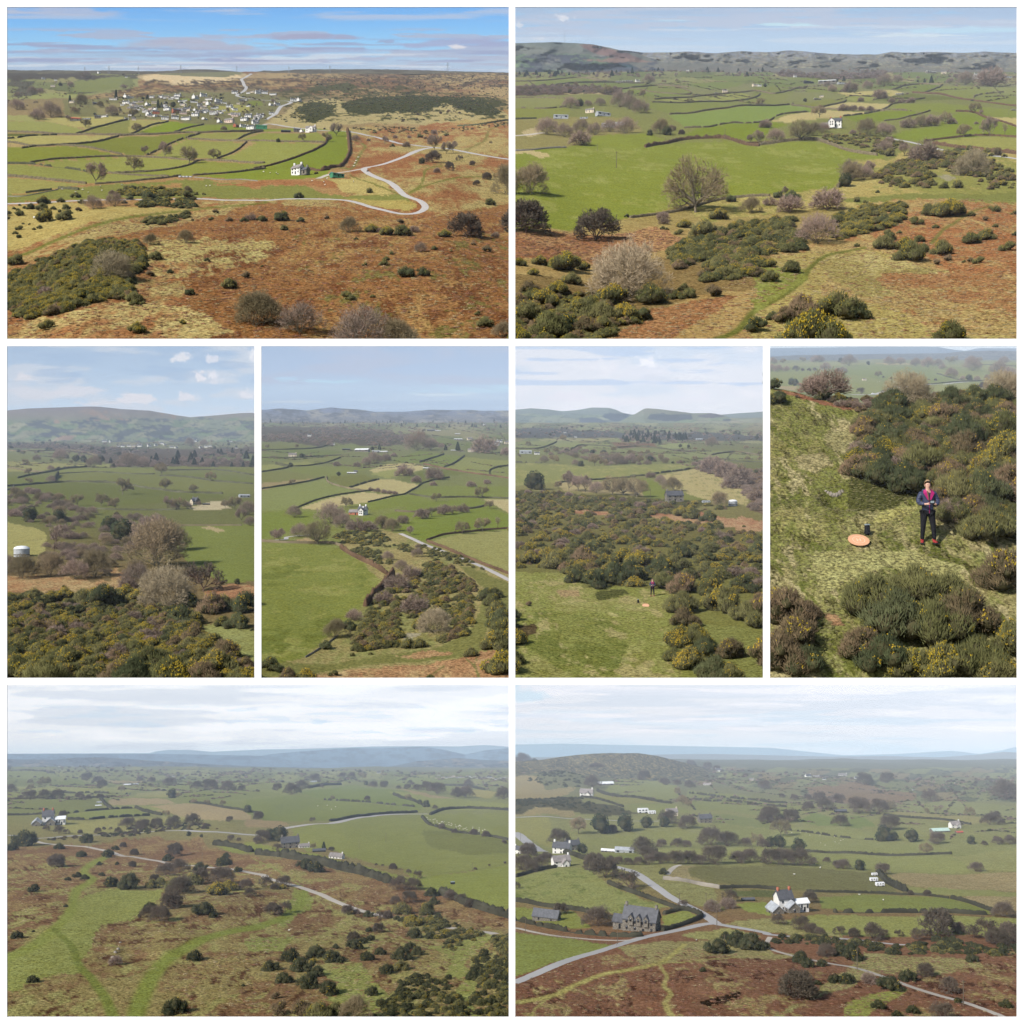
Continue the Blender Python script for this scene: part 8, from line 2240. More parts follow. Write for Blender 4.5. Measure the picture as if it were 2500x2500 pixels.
# ================================================================ bottom left view: bracken hill with grass tracks, farmland and hazy ridges
s=VIEWS['p7'];s.glabel = 'bracken hill with green grass tracks above dull green farmland, bottom left view';s.slabel = 'bright white streaky cloud cover, bottom left view'
s.bumps=[(278,2325,22,10,5),(400,2330,34,9,5),(560,2010,60,14,5),(1050,2010,90,18,6),(420,2290,60,12,5),(330,2340,50,10,-5)]
sheet(s,1873,0,[
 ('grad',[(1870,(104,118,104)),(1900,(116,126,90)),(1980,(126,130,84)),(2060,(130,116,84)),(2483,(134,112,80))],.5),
 ('mosaic',[(118,128,88),(132,132,92),(110,126,82)],55,'a5 -300 640 1932 660 b5 2000 680 2000 760 -60 740 a5 1932 800 -300 800'),
 ('poly',(112,132,76),.3,3,'a5 -300 660 300 670 420 710 -300 760'),('poly',(104,128,66),.3,3,'a5 430 740 560 720 700 750 600 770 440 760'),('poly',(140,140,92),.3,3,'a5 -300 770 700 775 1000 800 960 830 460 830 -300 800'),('poly',(132,136,86),.3,3,'a5 -300 830 300 830 380 860 200 900 -300 900'),('poly',(134,136,90),.3,3,'a5 480 845 960 845 1040 880 760 885 640 890 500 870'),
 ('poly',(150,132,108),.5,4,'a5 780 730 1080 735 1000 750 860 750'),('poly',(142,138,96),.4,3,'a5 1000 830 1300 810 1340 840 1240 880 1000 870'),('poly',(112,130,78),.3,3,'a5 1200 780 1400 755 1480 780 1380 815 1240 805'),
 ('poly',(112,122,74),.4,3,'a5 -300 920 400 905 690 905 780 975 500 995 60 1000 -300 1010'),('poly',(116,134,70),.3,2,'a5 490 1005 700 985 980 975 1130 1010 1000 1020 680 1045 500 1055'),('poly',(146,140,90),.4,3,'a5 460 1075 700 1060 1100 1030 1500 1010 1200 1070 900 1100 500 1130'),
 ('poly',(158,138,116),.6,4,'a5 780 900 1000 885 1240 900 1320 925 1100 935 840 940'),('poly',(160,140,116),.6,4,'a5 1060 950 1400 930 1560 955 1860 1000 1860 1060 1640 1070 1400 1030 1200 1000'),('poly',(134,138,86),.4,3,'a5 840 945 1060 940 1240 990 1060 970'),
 ('poly',(116,130,76),.3,3,'a5 1340 870 1400 820 1932 840 b5 560 860 840 900 600 960 0 1040 a5 1900 980 1640 960 1360 920'),
 ('poly',(124,134,84),.3,3,'a5 1640 780 1932 760 b5 0 755 400 760 740 750 300 860 0 840 a5 1932 820 1780 810'),
 ('poly',(98,134,66),.3,3,'b5 340 850 480 805 720 778 940 800 1180 870 1260 960 1140 960 940 930 600 905 420 880'),('poly',(106,130,66),.3,3,'b5 -60 900 250 870 440 885 700 915 940 940 1240 965 1180 985 880 1010 580 1050 300 1065 100 1060 -60 1010'),
 ('poly',(128,138,78),.3,3,'b5 1000 840 1200 850 1560 890 2000 950 2000 955 1400 965 1240 930'),('poly',(110,134,78),.3,3,'b5 880 750 1080 710 1500 735 1500 775 1440 830 1200 800'),('poly',(150,140,88),.3,3,'b5 1500 780 1800 830 1740 875 1600 860'),('poly',(106,128,78),.3,3,'b5 1300 720 1560 740 1500 780 1300 760'),
 ('poly',(150,128,106),.6,3,'b5 -60 1055 180 1060 260 1080 200 1110 -60 1110'),('poly',(152,132,108),.6,3,'b5 1000 800 1200 840 1500 880 1400 880 1200 860'),
 ('poly',(122,132,68),.3,4,'b5 270 1110 560 1075 880 1020 1240 985 1540 980 2000 980 2000 1210 b6 2000 130 1600 150 1300 210 1100 150 700 70 500 -10 b5 400 1262 280 1180'),('poly',(112,118,62),.35,4,'b5 1240 1110 1500 1110 2000 1200 2000 1262 b6 2000 0 1600 40 1300 -20'),
 ('poly',(118,138,60),.3,3,'b6 1100 160 1290 210 1600 160 1880 110 2100 100 2100 500 1700 410 1400 320 1200 260'),('poly',(122,138,64),.3,3,'b5 -60 1180 100 1200 b6 560 80 900 150 1200 240 1360 310 1800 440 2100 520 2100 560 1400 350 1000 240 700 160 400 90 100 30 -60 0 b5 -60 1262'),('poly',(118,136,62),.3,3,'a5 1600 1190 1932 1200 1932 1262 1740 1262 a6 1932 20 1700 10'),
 ('mix',(130,96,76),(146,120,86),.9,16,.57,'a5 -300 1190 700 1190 860 1170 900 1150 1500 1160 1560 1200 1900 1300 a6 1932 90 b6 300 90 900 240 1400 350 2000 540 2000 620 1500 500 1000 470 600 400 300 280 -40 200 a6 1932 300 1200 260 700 300 -300 1400 -300 0'),
 ('mix',(146,130,88),(130,98,76),.9,14,.5,'a6 900 600 1500 500 1932 320 b6 1100 500 1700 640 2000 700 2000 1400 -60 1400 a6 400 1400 -300 1400 -300 700'),
 ('speck',(150,142,92),.9,26,.56,'a6 -300 0 1932 100 b6 2000 600 2000 1400 a6 -300 1400'),('speck',(96,66,52),1,60,.60,'a6 -300 0 b6 2000 500 2000 1400 a6 -300 1400'),
 ('poly',(134,142,76),.8,8,'a6 -300 820 60 800 400 620 500 500 640 360 800 300 1210 300 1200 380 1060 440 1000 560 760 590 700 720 600 850 640 930 360 960 60 1100 -300 1180'),
 ('poly',(132,140,78),.8,7,'b6 -60 680 300 640 200 760 -60 780'),('poly',(134,140,80),.8,7,'b6 500 900 800 840 1000 1100 900 1200 520 1100 640 1000'),('poly',(136,142,80),.8,7,'b6 1200 690 1500 690 1700 600 1760 640 1560 820 1640 1000 1600 1100 1700 1262 1600 1262 1480 1080 1540 980 1400 920 1440 780'),('poly',(122,138,70),.7,5,'b6 300 310 440 360 400 440 300 480 250 560 160 560'),
 ('line',(122,142,62),.6,14,26,'a6 780 20 620 120 680 220 560 330 520 500 400 640 240 760 0 860 -200 940'),('line',(104,128,54),.6,12,24,'a6 400 640 540 760 580 880 680 980 780 1100 850 1262'),('line',(110,136,54),.6,15,36,'b6 380 320 330 420 200 500 0 580 a6 1900 570 1600 650 1400 740 1200 860 1090 1000 1010 1180 980 1300'),
 ('line',(134,142,82),.6,3,4,'b6 -20 60 100 130 260 230 360 290'),('line',(142,138,92),.6,3,4,'b6 420 360 620 450 820 500 960 560 1100 640 1240 700'),('line',(140,134,90),.6,3,4,'a6 740 970 950 960 1150 890'),('line',(150,140,100),.7,4,4,'a6 60 170 260 130 360 200 480 260'),
])
sky(s,[(1665,(226,224,222)),(1740,(240,236,230)),(1800,(228,226,222)),(1835,(204,214,218))],
 [((250,246,240),.9,260,22,.44,.16,1665,1800,2),((184,190,196),.55,240,22,.47,.14,1680,1825,7),((166,196,214),.35,110,9,.60,.06,1730,1790,5)],[(1140,1786,30,6,(176,200,210),.6),(780,1762,28,8,(176,202,214),.6),(560,1767,14,4,(196,200,204),.7)],250,1888,1)
hill(s,'a5 -300 545 1100 540 1150 525 1250 515 1400 516 1560 530 1932 512 b5 60 512 300 510 460 505 900 490 1250 488 1500 490 1700 480 2000 500',1884,215,240,[('all',(128,160,176),.1)],label='faintest blue ridge, bottom left view',bump=.3)  # ridge painted bluish, adding to the haze in front
hill(s,'a5 -300 548 600 545 1200 545 1932 560 b5 100 550 300 530 540 515 700 502 900 505 1150 495 1260 492 1400 515 1560 550 1700 520 2000 490',1885,182,206,[('grad',[(1825,(104,140,160)),(1885,(96,124,140))],.2),('speck',(84,112,130),.4,30,.52,None)],label='middle blue ridge, bottom left view',bump=.4)  # haze blue put into the ridge colour
hill(s,'a5 -300 590 60 585 400 588 560 572 750 570 900 580 1200 600 1500 620 1932 640 b5 600 650 1000 640 1200 600 1500 575 1700 590 2000 600',1886,158,176,[('grad',[(1850,(86,104,116)),(1885,(88,104,104))],.4),('speck',(132,128,116),.5,26,.58,None),('speck',(58,70,80),.5,34,.54,None)],label='nearer wooded blue rise, bottom left view',bump=.6)  # bluish tone of haze painted on the wooded rise
road(s,'pale country road curving between the green fields','b5 180 1112 400 1085 560 1075 720 1040 950 1005 1180 990 1280 986',20,12,M['tarmac'])
road(s,'grey road running along the hill foot to the junction at left','a5 -300 1130 52 1130 280 1150 500 1138 680 1130 900 1122 1250 1120 1500 1130 1932 1150',14,12,M['lane'])
road(s,'stony lane descending right across the bracken hill','a5 270 1170 420 1190 620 1200 760 1220 900 1250 a6 1000 20 1300 70 1700 150 1932 205 b6 100 230 310 285 480 345 650 405 850 450 1000 475 1250 530 1680 600 1780 625',10,17,M['track'])
hedges(s,'''
hedge_d 10 10 .2 : gappy hedge across the far left fields : a5 -200 660 200 670 400 695
hedge_d 10 10 .2 : gappy hedge along the pale meadow at left : a5 450 835 640 838 800 840 960 840
hedge_d 12 12 : hedge above the white farm fields : a5 -200 1005 200 1000 330 1000
hedge_d 14 16 : hedge climbing right from the sheds : a5 740 900 800 955 830 975
hedge_d 12 14 .1 : hedge above the bright strip left : a5 500 995 700 983 1000 970
hedge_d 16 18 : dark hedge slanting to the lone ash : a5 1000 968 1120 1005 1190 1015
hedge_d 14 16 .2 : gappy dark hedge below the bright strip : a5 500 1055 640 1055 800 1040 1000 1025 1100 1018
hedge_d 12 14 : hedge along the bottom of the right-hand slope field : a5 1400 920 1600 960 1800 990 1932 1010
hedge_d 14 16 : hedge curving over the bright green hill field : b5 400 800 520 782 640 775
hedge_d 12 14 .2 : dotted thorn hedge across the green hill field : b5 520 900 700 912 940 935 1180 950
hedge_d 14 16 : hedge descending right of the green hill field : b5 1030 855 1120 895 1240 935
hedge_d 14 18 : dark hedge along the top of the sheep field : b5 1300 990 1400 965 1600 955 1932 965
hedge_d 14 20 .2 : gappy hedge between sheep field and big pasture : b5 1240 1010 1300 1070 1440 1100 1600 1125 1760 1155 1932 1175
hedge_d 14 18 : hedge along the country road : b5 560 1060 760 1025 980 998 1200 980
hedge_d 28 40 : dark hedge at the near edge of the small left paddock : a5 1580 1190 1740 1210 1850 1250
hedge_d 30 34 : brown hedge beginning the long hillside line : b6 20 30 100 45 190 70
hedge_d 40 50 : long brown hedge along the hillside boundary : b6 210 70 400 110 560 140 760 190 900 230 1000 270
hedge_d 40 46 : lower brown hedge to the right edge : b6 1380 340 1600 420 1750 470 1932 520
hedge_d 12 14 : thin hedge by the distant estate : b5 1300 765 1500 770 1700 800
''')
fence(s,'thin fence dividing the big pasture at right','b6 1300 205 1500 175 1680 150 1870 115',5,12)
plants(s,'''
@a5
oak 330 790 110 ; round grey oak on the left fields
oak 225 760 50 230 820 60
copse 150 895 50 220 905 110 330 905 110 420 895 110
copse 80 830 90
copse 750 795 90 640 730 90 720 740 80
thorn 585 895 70 655 900 40 740 900 60
oak 895 830 60 1395 790 40
evergreen 1270 890 80
oak 1315 895 50 1425 935 50 1525 950 50 1640 960 60
evergreen 1825 1000 66
oak 1222 1020 60 ; lone ash beside the slanting hedge
copse 1250 775 100 1120 755 60 1030 730 50
copse 1450 810 90 1550 820 130 1680 830 110 1780 830 60
thorn 435 1125 90 340 1110 60 490 1125 50 465 1030 70
copse 940 1090 120 720 1115 60 870 1110 60
copse 1050 1100 120 1150 1095 110 1280 1095 120 1420 1090 130
thorn 590 1120 40 765 1100 30 815 1100 30
thorn 908 1200 50
thorn 990 1245 64
evergreen 1390 1145 40 1485 1155 28
thorn 1285 1250 130 ; wide dark hawthorn mound
copse 1700 1170 60 1760 1175 40 1690 1080 60 1900 1190 80
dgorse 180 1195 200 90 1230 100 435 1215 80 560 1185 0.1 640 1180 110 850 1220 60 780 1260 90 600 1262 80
@b5
copse 1150 760 40
copse 170 835 80 280 860 130 355 820 110
thorn 500 795 36
oak 575 905 50 ; bare oak in the green hill field
thorn 835 908 44
copse 880 790 70 960 790 70 1065 805 40 1130 820 60 1200 825 70
evergreen 825 780 34
oak 1140 900 50
evergreen 1220 930 40 1270 950 60
thorn 1335 965 50
copse 1280 830 110 1350 850 130 1500 870 110 1560 870 130 1840 900 130 1580 780 80
thorn 1385 1095 60 ; lone thorn in the sheep-field hedge
thorn 430 1065 50 35 1050 80
thorn 1480 1118 50 1620 1135 60 1710 1155 60 1845 1190 40
copse 70 1180 130
evergreen 190 1180 130 120 1170 90
thorn 175 1250 80 ; dark thorn beside the long farmhouse
oak 440 1240 54
pine 515 1250 40
copse 570 1262 50
oak 120 760 40 800 730 60
copse 650 720 60 720 720 60 450 740 90
@a6
thorn 415 100 130 ; lone dark thorn on the upper bracken
dgorse 570 190 70 ; black gorse bush beside the grass track
dgorse 625 215 64 500 225 50
dgorse 255 335 100
dgorse 125 700 90
dgorse 240 1010 90
fined 1290 1190 190 ; large black-green gorse at the bottom
dgorse 1330 1262 50
dgorse 1435 840 130 ; low oval gorse beside the curved track
dgorse 1792 1000 32
dgorse 485 460 36 245 660 26
fined 810 285 130 960 295 200 ; long dark gorse above the grass lawn
fine 1120 285 110 1190 265 90
thorn 975 90 60
dgorse 750 175 50 735 80 50 865 75 40 1650 105 120 1670 45 70 1240 45 90 800 10 80
thorn 1140 245 80
copse 1220 190 140 1320 160 150
dgorse 1480 150 110 1470 200 90
dgorse 1750 175 70
copse 1330 350 200 1480 260 170 1640 270 200
fine 1420 270 150 1300 330 170
finey 1600 370 170 ; gorse with yellow tips in the thicket
finey 1680 330 130
copse 1810 320 120 1840 375 90
thorn 1270 480 170 ; rounded dark thorn at thicket's lower end
copse 1090 540 130 1180 560 170
fined 1100 500 110
fined 1500 520 170 ; lone broad gorse right of the thicket
dgorse 1570 530 70
scrub 855 870 110
thorn 1275 470 80
@b6
thorn 90 295 110 ; round thorn left of the lane bend
thorn 150 310 60
copse 220 290 120
finey 215 305 60
thorn 150 480 130 ; twin dark thorns beside the track
thorn 230 460 110
thorn 690 460 100 ; thorn bush on the lane
dgorse 845 470 80
thorn 930 485 80 985 485 80
scrub 755 455 60
thorn 920 590 100 ; neat lone hawthorn below the lane
dgorse 850 585 60
thorn 728 670 100
dgorse 800 680 80 860 655 70 740 730 130 835 820 110
fined 460 180 130 380 170 150
copse 1070 310 150 1150 390 130 1180 310 130 1040 400 90
fine 1090 460 150 1270 465 140
fined 1360 505 90 1330 400 90 1310 350 110
finey 1160 540 140
fined 1185 630 130 1150 720 90
copse 1450 380 110 1530 390 90
thorn 1590 430 90
thorn 1025 155 60 948 135 26 900 125 22
thorn 1140 185 50 1210 225 80 1735 120 24 1850 105 24 1632 150 30
dgorse 930 770 90
fined 1090 815 160 1210 775 110
dgorse 980 915 120
fine 1080 890 120
dgorse 870 1075 110
dgorse 1435 955 60
fined 1690 780 90 1780 1262 0.1
dgorse 605 730 60
fined 270 830 160 ; dark gorse heads of the lower cluster
fined 460 800 150 560 830 150 360 900 180 640 835 80 470 930 130
finey 440 840 60
fined 400 1010 180 540 1060 180
fined 120 900 130 220 980 130
brown 165 1090 80
olive 740 1250 230 ; soft olive leafless bush at the bottom
fine 480 1250 230 610 1220 170
brown 330 1220 200 200 1200 160
fined 940 1150 90
dgorse 880 1240 60
dgorse 1620 960 130
''')
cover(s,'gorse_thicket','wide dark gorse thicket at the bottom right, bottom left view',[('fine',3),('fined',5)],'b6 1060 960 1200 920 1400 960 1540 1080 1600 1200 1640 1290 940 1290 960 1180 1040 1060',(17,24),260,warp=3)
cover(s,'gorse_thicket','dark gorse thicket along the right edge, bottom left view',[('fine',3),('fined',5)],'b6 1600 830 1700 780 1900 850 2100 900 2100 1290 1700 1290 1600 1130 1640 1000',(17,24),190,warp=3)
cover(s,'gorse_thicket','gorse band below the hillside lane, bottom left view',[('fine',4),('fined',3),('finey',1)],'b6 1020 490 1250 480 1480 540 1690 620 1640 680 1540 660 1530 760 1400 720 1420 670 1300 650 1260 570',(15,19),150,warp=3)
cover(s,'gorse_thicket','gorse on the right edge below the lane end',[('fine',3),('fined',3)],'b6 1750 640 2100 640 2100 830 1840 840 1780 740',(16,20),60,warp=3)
cover(s,'gorse_thicket','dark gorse and thorn belt between road and fields, bottom left view',[('dgorse',4),('thorn',2),('brown',1)],'a5 310 1160 500 1145 880 1110 1000 1080 1500 1080 1600 1120 1200 1125 900 1150 640 1150 400 1170',(8,11),170,warp=2)
cover(s,'wood','distant hedgerow trees and copses, bottom left view',[('copse',5),('scrub',2),('evergreen',1)],'a5 -300 600 600 610 1300 680 1932 680 b5 600 670 1300 690 2000 690 2000 720 1300 710 600 730 0 720 a5 1500 740 1000 720 600 700 -300 660',(5,8),330,warp=5)
cover(s,'wood','scattered far copses over the fields, bottom left view',[('copse',5),('scrub',2)],'a5 -300 690 1932 690 b5 2000 720 2000 880 1200 840 600 760 0 770 a5 1932 780 900 800 -300 740',(6,10),120,warp=6)
def whitefarm(s,u,v,k,label):
 f=empty('farmhouse',at1(s,u,v),.25);block(f,.9,.75,1.0,.45,'render','slate',.1,.3,wins=2,chim=2,chm='brick');block(f,.62,.7,.5,.34,'rub','tin',.35,-.3,math.pi/2,wins=1,floors=1,door=False,chim=0,gwin=1);block(f,.9,.7,.45,.34,'rub','tin',-.75,-.35,math.pi/2,wins=1,floors=1,door=False,chim=0,gwin=1)
 block(f,.75,.6,.62,.18,'render','tinw',1.1,.1,0,wins=4,floors=1,chim=0,ww=.1,wh=.24);f.scale=(k*pxm(s,v),)*3;tag(f,label,'house');return f
u,v=xy('a5',345,1082);whitefarm(s,u,v,29,'white farmhouse cluster with pale sheds at the far left, bottom left view')
for c,x,y,w_,k,rz,lab in (('b5',265,1225,150,'stone',.3,'long low slate-roofed farmhouse among dark trees'),('b5',370,1228,90,'bungalow',.3,'low grey-roofed house extension right of the long farmhouse'),('b6',610,78,120,'bungalow',-.3,'white gabled house with dark roof and hedge by the pasture'),('b5',480,1268,110,'dbarn',.2,'dark shed between the two hillside houses')):
 u,v=xy(c,x,y);house(s,u,v,w_/ZF,k,rz,lab)
for c,x,y,w_,k in (('a5',940,775,60,'wbarn'),('a5',1000,770,44,'barn'),('a5',560,722,36,'dbarn'),('a5',730,925,40,'barn'),('a5',725,942,50,'wbarn'),('a5',440,640,24,'white'),('b5',920,696,34,'white'),('a5',1355,712,34,'barn'),('a5',1280,708,24,'white'),('b5',440,745,50,'barn')):
 u,v=xy(c,x,y);house(s,u,max(v,1874),w_/ZF,k,.2,cat='barn' if 'barn' in k else 'house')
for i in range(30): u,v=xy('b5',1340+i*19+r3.uniform(-6,6),716+r3.uniform(0,20)+i*.3);house(s,u,max(v,1876),r3.uniform(5,9),r3.choice(('white','bungalow','white','cream')),r3.uniform(-.4,.4),group='white houses of the distant estate',look='tiny white estate house')
for c,x,y,h in (('b5',972,1198,70),('b5',775,1245,66),('a5',655,1205,76),('b6',1610,160,70),('a6',1490,95,90),('b6',245,70,66),('a5',1040,1240,60)): u,v=xy(c,x,y);pole(s,u,v,h/ZF,arms=0)
for i in range(46): x=r3.uniform(1260,1740);u,v=xy('b5',x,1030+(x-1260)*.17+r3.uniform(-18,14));sheep(s,u,v,3.4)
for c,x,y in (('b5',570,970),('b5',600,955),('b5',540,938),('b5',470,940),('b6',258,600)): u,v=xy(c,x,y);sheep(s,u,v,6 if c == 'b6' else 3.4)
u,v=xy('b6',1465,275);f=empty('feed_trough',at1(s,u,v),.2);part(f,'tank',rbox('tank',1,.5,.5,M['dark'],0,.1));part(f,'lid',rbox('lid',.9,.45,.1,M['greyn'],.48,.03));f.scale=(11*pxm(s,v),)*3;tag(f,'small dark feed trough in the right-hand pasture','feed trough')
rocks(s,'rock_outcrop','pale broken limestone outcrop in the bracken hollow, bottom left view',[(*xy('a6',x,y),w_,h_) for x,y,w_,h_ in ((850,790,9,8),(830,820,10,8),(870,770,8,8),(815,845,8,6),(885,710,6,5))],'rocks')
land(s,'''a5 345 1050 white farm
b5 300 1215 long farmhouse
b6 610 60 white gabled house
a6 960 280 long dark gorse
a6 1500 480 lone broad gorse
a6 840 800 rock outcrop
a6 600 150 upper grass track
a6 1290 1150 bottom black gorse
b6 190 430 twin thorns
b6 920 550 neat hawthorn
b6 400 900 lower gorse cluster
b6 1250 1080 bottom right thicket
b6 1100 360 hillside copse
b6 480 150 hillside hedge
b5 1385 1085 sheep field
b5 575 880 green hill field
b5 870 960 country road
b5 1600 730 distant estate
a5 950 770 far grey barns
a5 330 760 round grey oak
a5 1240 1085 roadside thicket
a5 730 930 field sheds
a5 1600 820 middle hedgerow
a6 300 900 bottom left grass
b5 300 780 hilltop copse
a5 1285 1220 wide hawthorn mound''')
cover(s,'bracken_cover','dead bracken and dry grass over the hill, bottom left view',[('fernd',4),('straw',4),('fern',2)],'a6 60 160 900 60 1932 120 b6 300 120 900 260 1900 560 1900 1300 -60 1300 a6 1400 1300 1200 1000 1500 800 1932 640 1900 520 1400 700 1000 800 700 860 660 700 1200 420 1300 260 700 250 400 500 60 800 -200 900 -200 160',(4,10),7000,warp=3,vary=.7,hs=.6,sink=.05)
cover(s,'hedgerow_scrub','broken hedgerows across the farmland, bottom left view',[('dgorse',3),('scrub',3),('thorn',1)],'a5 -300 650 1932 650 b5 2000 680 2000 840 1300 720 700 760 300 760 0 860 a5 1600 900 1000 860 700 980 -300 1000',(4,8),warp=0,vary=.5,hs=.8,rows=100)
# ================================================================ bottom right view: crossroads hamlet, stone house and white farm
s=VIEWS['p8'];s.glabel = 'bracken common, crossroads verges and small hedged farm fields, bottom right view';s.slabel = 'milky blue sky with faint cloud bars, bottom right view'
s.bumps=[(1560,2440,50,10,7),(1720,2435,60,9,-6),(1660,2405,50,8,5),(1370,1905,80,12,14),(1330,2000,60,12,5)]
sheet(s,1853,0,[
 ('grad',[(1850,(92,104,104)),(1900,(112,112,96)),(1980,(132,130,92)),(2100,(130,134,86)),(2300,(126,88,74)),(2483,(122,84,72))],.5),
 ('mosaic',[(116,122,100),(128,116,98),(96,104,92),(120,128,98)],50,'c5 1300 640 1932 650 d5 2000 650 2000 900 1000 880 300 820 c5 1932 800 1400 760'),
 ('poly',(150,134,106),.6,5,'c5 -60 700 160 720 300 790 500 780 400 850 240 890 400 900 500 1010 -60 1020'),('poly',(86,82,66),.9,5,'c5 -60 890 200 880 500 880 560 930 820 950 960 990 700 1010 400 980 180 960 100 1010 -60 1010'),
 ('poly',(126,134,86),.3,3,'c5 720 800 820 710 1100 740 1240 770 1260 840 1160 890 900 860'),('poly',(136,132,84),.3,3,'c5 560 860 660 805 800 840 1000 880 1120 910 850 935'),('poly',(124,134,84),.3,3,'c5 860 940 1200 915 1360 970 1240 985 940 975'),
 ('poly',(122,132,86),.3,3,'c5 1300 860 1340 790 1700 830 1932 870 d5 200 900 330 970 240 1000 c5 1932 1010 1600 960 1380 960 1340 900'),('poly',(112,128,84),.3,3,'c5 1400 985 1620 985 1932 1040 1932 1080 1560 1050'),
 ('poly',(140,136,86),.3,3,'c5 -60 1030 320 1030 320 1190 100 1110 -60 1080'),('poly',(130,132,82),.3,3,'c5 540 1130 860 1110 1240 1080 1400 1110 1340 1150 1000 1160 600 1165'),('poly',(124,130,84),.3,3,'c5 1400 1060 1560 1050 1932 1090 1932 1150 1460 1160'),
 ('poly',(96,134,74),.3,3,'d5 260 1040 380 980 520 1020 740 1020 840 1080 700 1090 400 1070'),('poly',(132,136,90),.3,3,'d5 160 1080 560 1090 820 1110 840 1160 1180 1185 1420 1230 1280 1262 600 1230 -60 1190 c5 1880 1160'),
 ('poly',(146,138,100),.3,3,'d5 920 990 1000 950 1380 985 1600 1010 1700 1050 1500 1085 1000 1020'),('poly',(130,134,96),.3,3,'d5 960 920 1100 880 1560 900 2000 940 2000 990 1400 985 1000 950'),('poly',(132,110,98),.7,4,'d5 300 780 700 770 1140 830 1120 870 840 900 600 900 380 840'),
 ('poly',(136,138,88),.3,3,'c5 1090 1210 1932 1200 d5 200 1220 c6 1932 90 1640 100 1160 100'),('poly',(112,130,72),.3,3,'c6 640 40 960 30 1080 90 900 120 700 110'),
 ('poly',(134,138,86),.3,3,'d6 340 10 1400 40 1540 160 940 160 560 130'),('poly',(140,138,92),.4,3,'d6 1400 40 2000 -10 2000 170 1560 160'),('poly',(150,132,104),.6,4,'d6 930 190 1100 165 2000 180 2000 300 1300 300 1080 280'),('poly',(134,134,84),.3,3,'d6 1070 290 2000 310 2000 380 1380 350 1080 340'),('poly',(150,132,106),.6,4,'d6 1420 370 2000 340 2000 470 1700 440'),
 ('poly',(114,110,74),.45,4,'c6 1280 190 1500 170 1932 150 d6 860 180 1000 350 400 355 -60 330 c6 1500 320 1320 270'),('poly',(144,130,100),.5,3,'c6 1280 180 1400 180 1320 230 1340 280 1480 320 1300 300 1160 290'),
 ('poly',(112,132,66),.3,3,'d6 420 400 720 365 1400 375 1700 470 1680 495 700 500 440 480'),('poly',(136,138,80),.4,3,'d6 360 530 1900 515 2000 520 2000 640 1500 650 400 670 -60 640'),('poly',(116,142,62),.3,2,'c6 1680 450 1900 440 1932 470 1932 545 1750 520'),('poly',(88,100,60),.4,2,'c6 1560 360 1932 355 d6 100 360 100 400 c6 1700 400'),
 ('poly',(130,138,84),.5,5,'c6 60 240 340 190 600 180 650 260 740 320 1000 420 1200 480 800 520 460 450 60 390 -60 400 -60 230'),('speck',(96,124,64),.5,40,.56,'c6 60 240 640 180 1200 480 800 520 60 390'),('poly',(118,132,60),.4,3,'c6 -60 440 200 450 480 480 620 600 400 590 200 540 -60 520'),('poly',(120,136,64),.4,3,'c6 1140 540 1300 500 1400 560 1200 600 1140 600'),
 ('poly',(112,134,66),.35,3,'c6 -60 590 300 650 780 740 600 800 300 880 60 970 -60 990'),('poly',(134,130,88),.6,4,'c6 840 190 1240 180 1160 280 1500 330 1560 440 1600 520 1400 480 1100 350'),('poly',(142,138,92),.6,4,'c6 1270 670 1600 625 1860 670 1800 700 1400 700'),('poly',(144,138,96),.6,4,'c6 1600 600 1932 560 d6 400 610 600 680 0 650'),
 ('poly',(144,134,98),.7,5,'c6 800 760 1200 720 1600 700 1932 760 d6 100 780 300 800 c6 1932 830 1500 830 1200 880 1000 900'),
 ('speck',(150,132,96),.9,30,.58,'c6 -60 1000 800 780 1932 800 d6 2000 760 2000 1400 c6 -60 1400'),('speck',(84,54,46),1,60,.60,'c6 -60 1050 800 830 d6 2000 800 2000 1400 c6 -60 1400'),('poly',(46,34,28),1,4,'c6 1400 1150 1560 1110 1700 1080 1740 1100 1600 1160 1480 1185'),
 ('line',(160,150,92),.6,9,14,'c6 1300 740 1210 830 1110 890 900 930 700 960 500 1030 340 1100 60 1150 -100 1170'),('line',(150,144,92),.6,4,4,'c6 1110 890 1300 880 1600 840 1932 790'),('line',(152,140,92),.6,7,12,'c6 1110 890 1170 980 1150 1040 1200 1090 1160 1160 1230 1262'),('line',(150,142,92),.6,4,5,'c6 340 1100 240 1160 160 1250'),
 ('poly',(134,142,72),.6,5,'d6 580 1262 640 1120 820 1060 1040 1010 1080 1030 880 1150 720 1262'),('poly',(146,138,98),.8,7,'d6 760 780 1300 800 1700 860 1300 920 900 920 c6 1932 1240 1700 1300 d6 100 1300'),
])
sky(s,[(1665,(212,210,208)),(1740,(222,216,212)),(1790,(216,214,212)),(1835,(196,210,216))],
 [((236,228,224),.95,300,18,.42,.12,1665,1780,6),((178,186,194),.5,220,12,.50,.12,1690,1790,15),((168,196,208),.4,240,10,.52,.14,1740,1830,9)],[(1290,1700,90,32,(164,198,208),.7),(1340,1750,100,7,(214,214,218),.8),(1900,1762,40,6,(184,200,208),.6)],250,1868,1)
hill(s,'c5 -60 478 400 470 800 478 1932 500 d5 600 555 1000 545 1400 522 1600 545 1760 520 1860 496 2000 490',1864,215,240,[('all',(140,176,190),.1)],label='palest far ridge, bottom right view',bump=.2)  # paleness and blue of haze painted into the ridge colour
hill(s,'c5 -60 565 240 570 1100 550 1500 545 1932 555 d5 500 565 900 560 1300 570 1600 550 1780 530 2000 540',1865,182,206,[('all',(104,148,172),.2)],label='flat blue far ridge, bottom right view',bump=.3)  # ridge colour carries painted haze blue
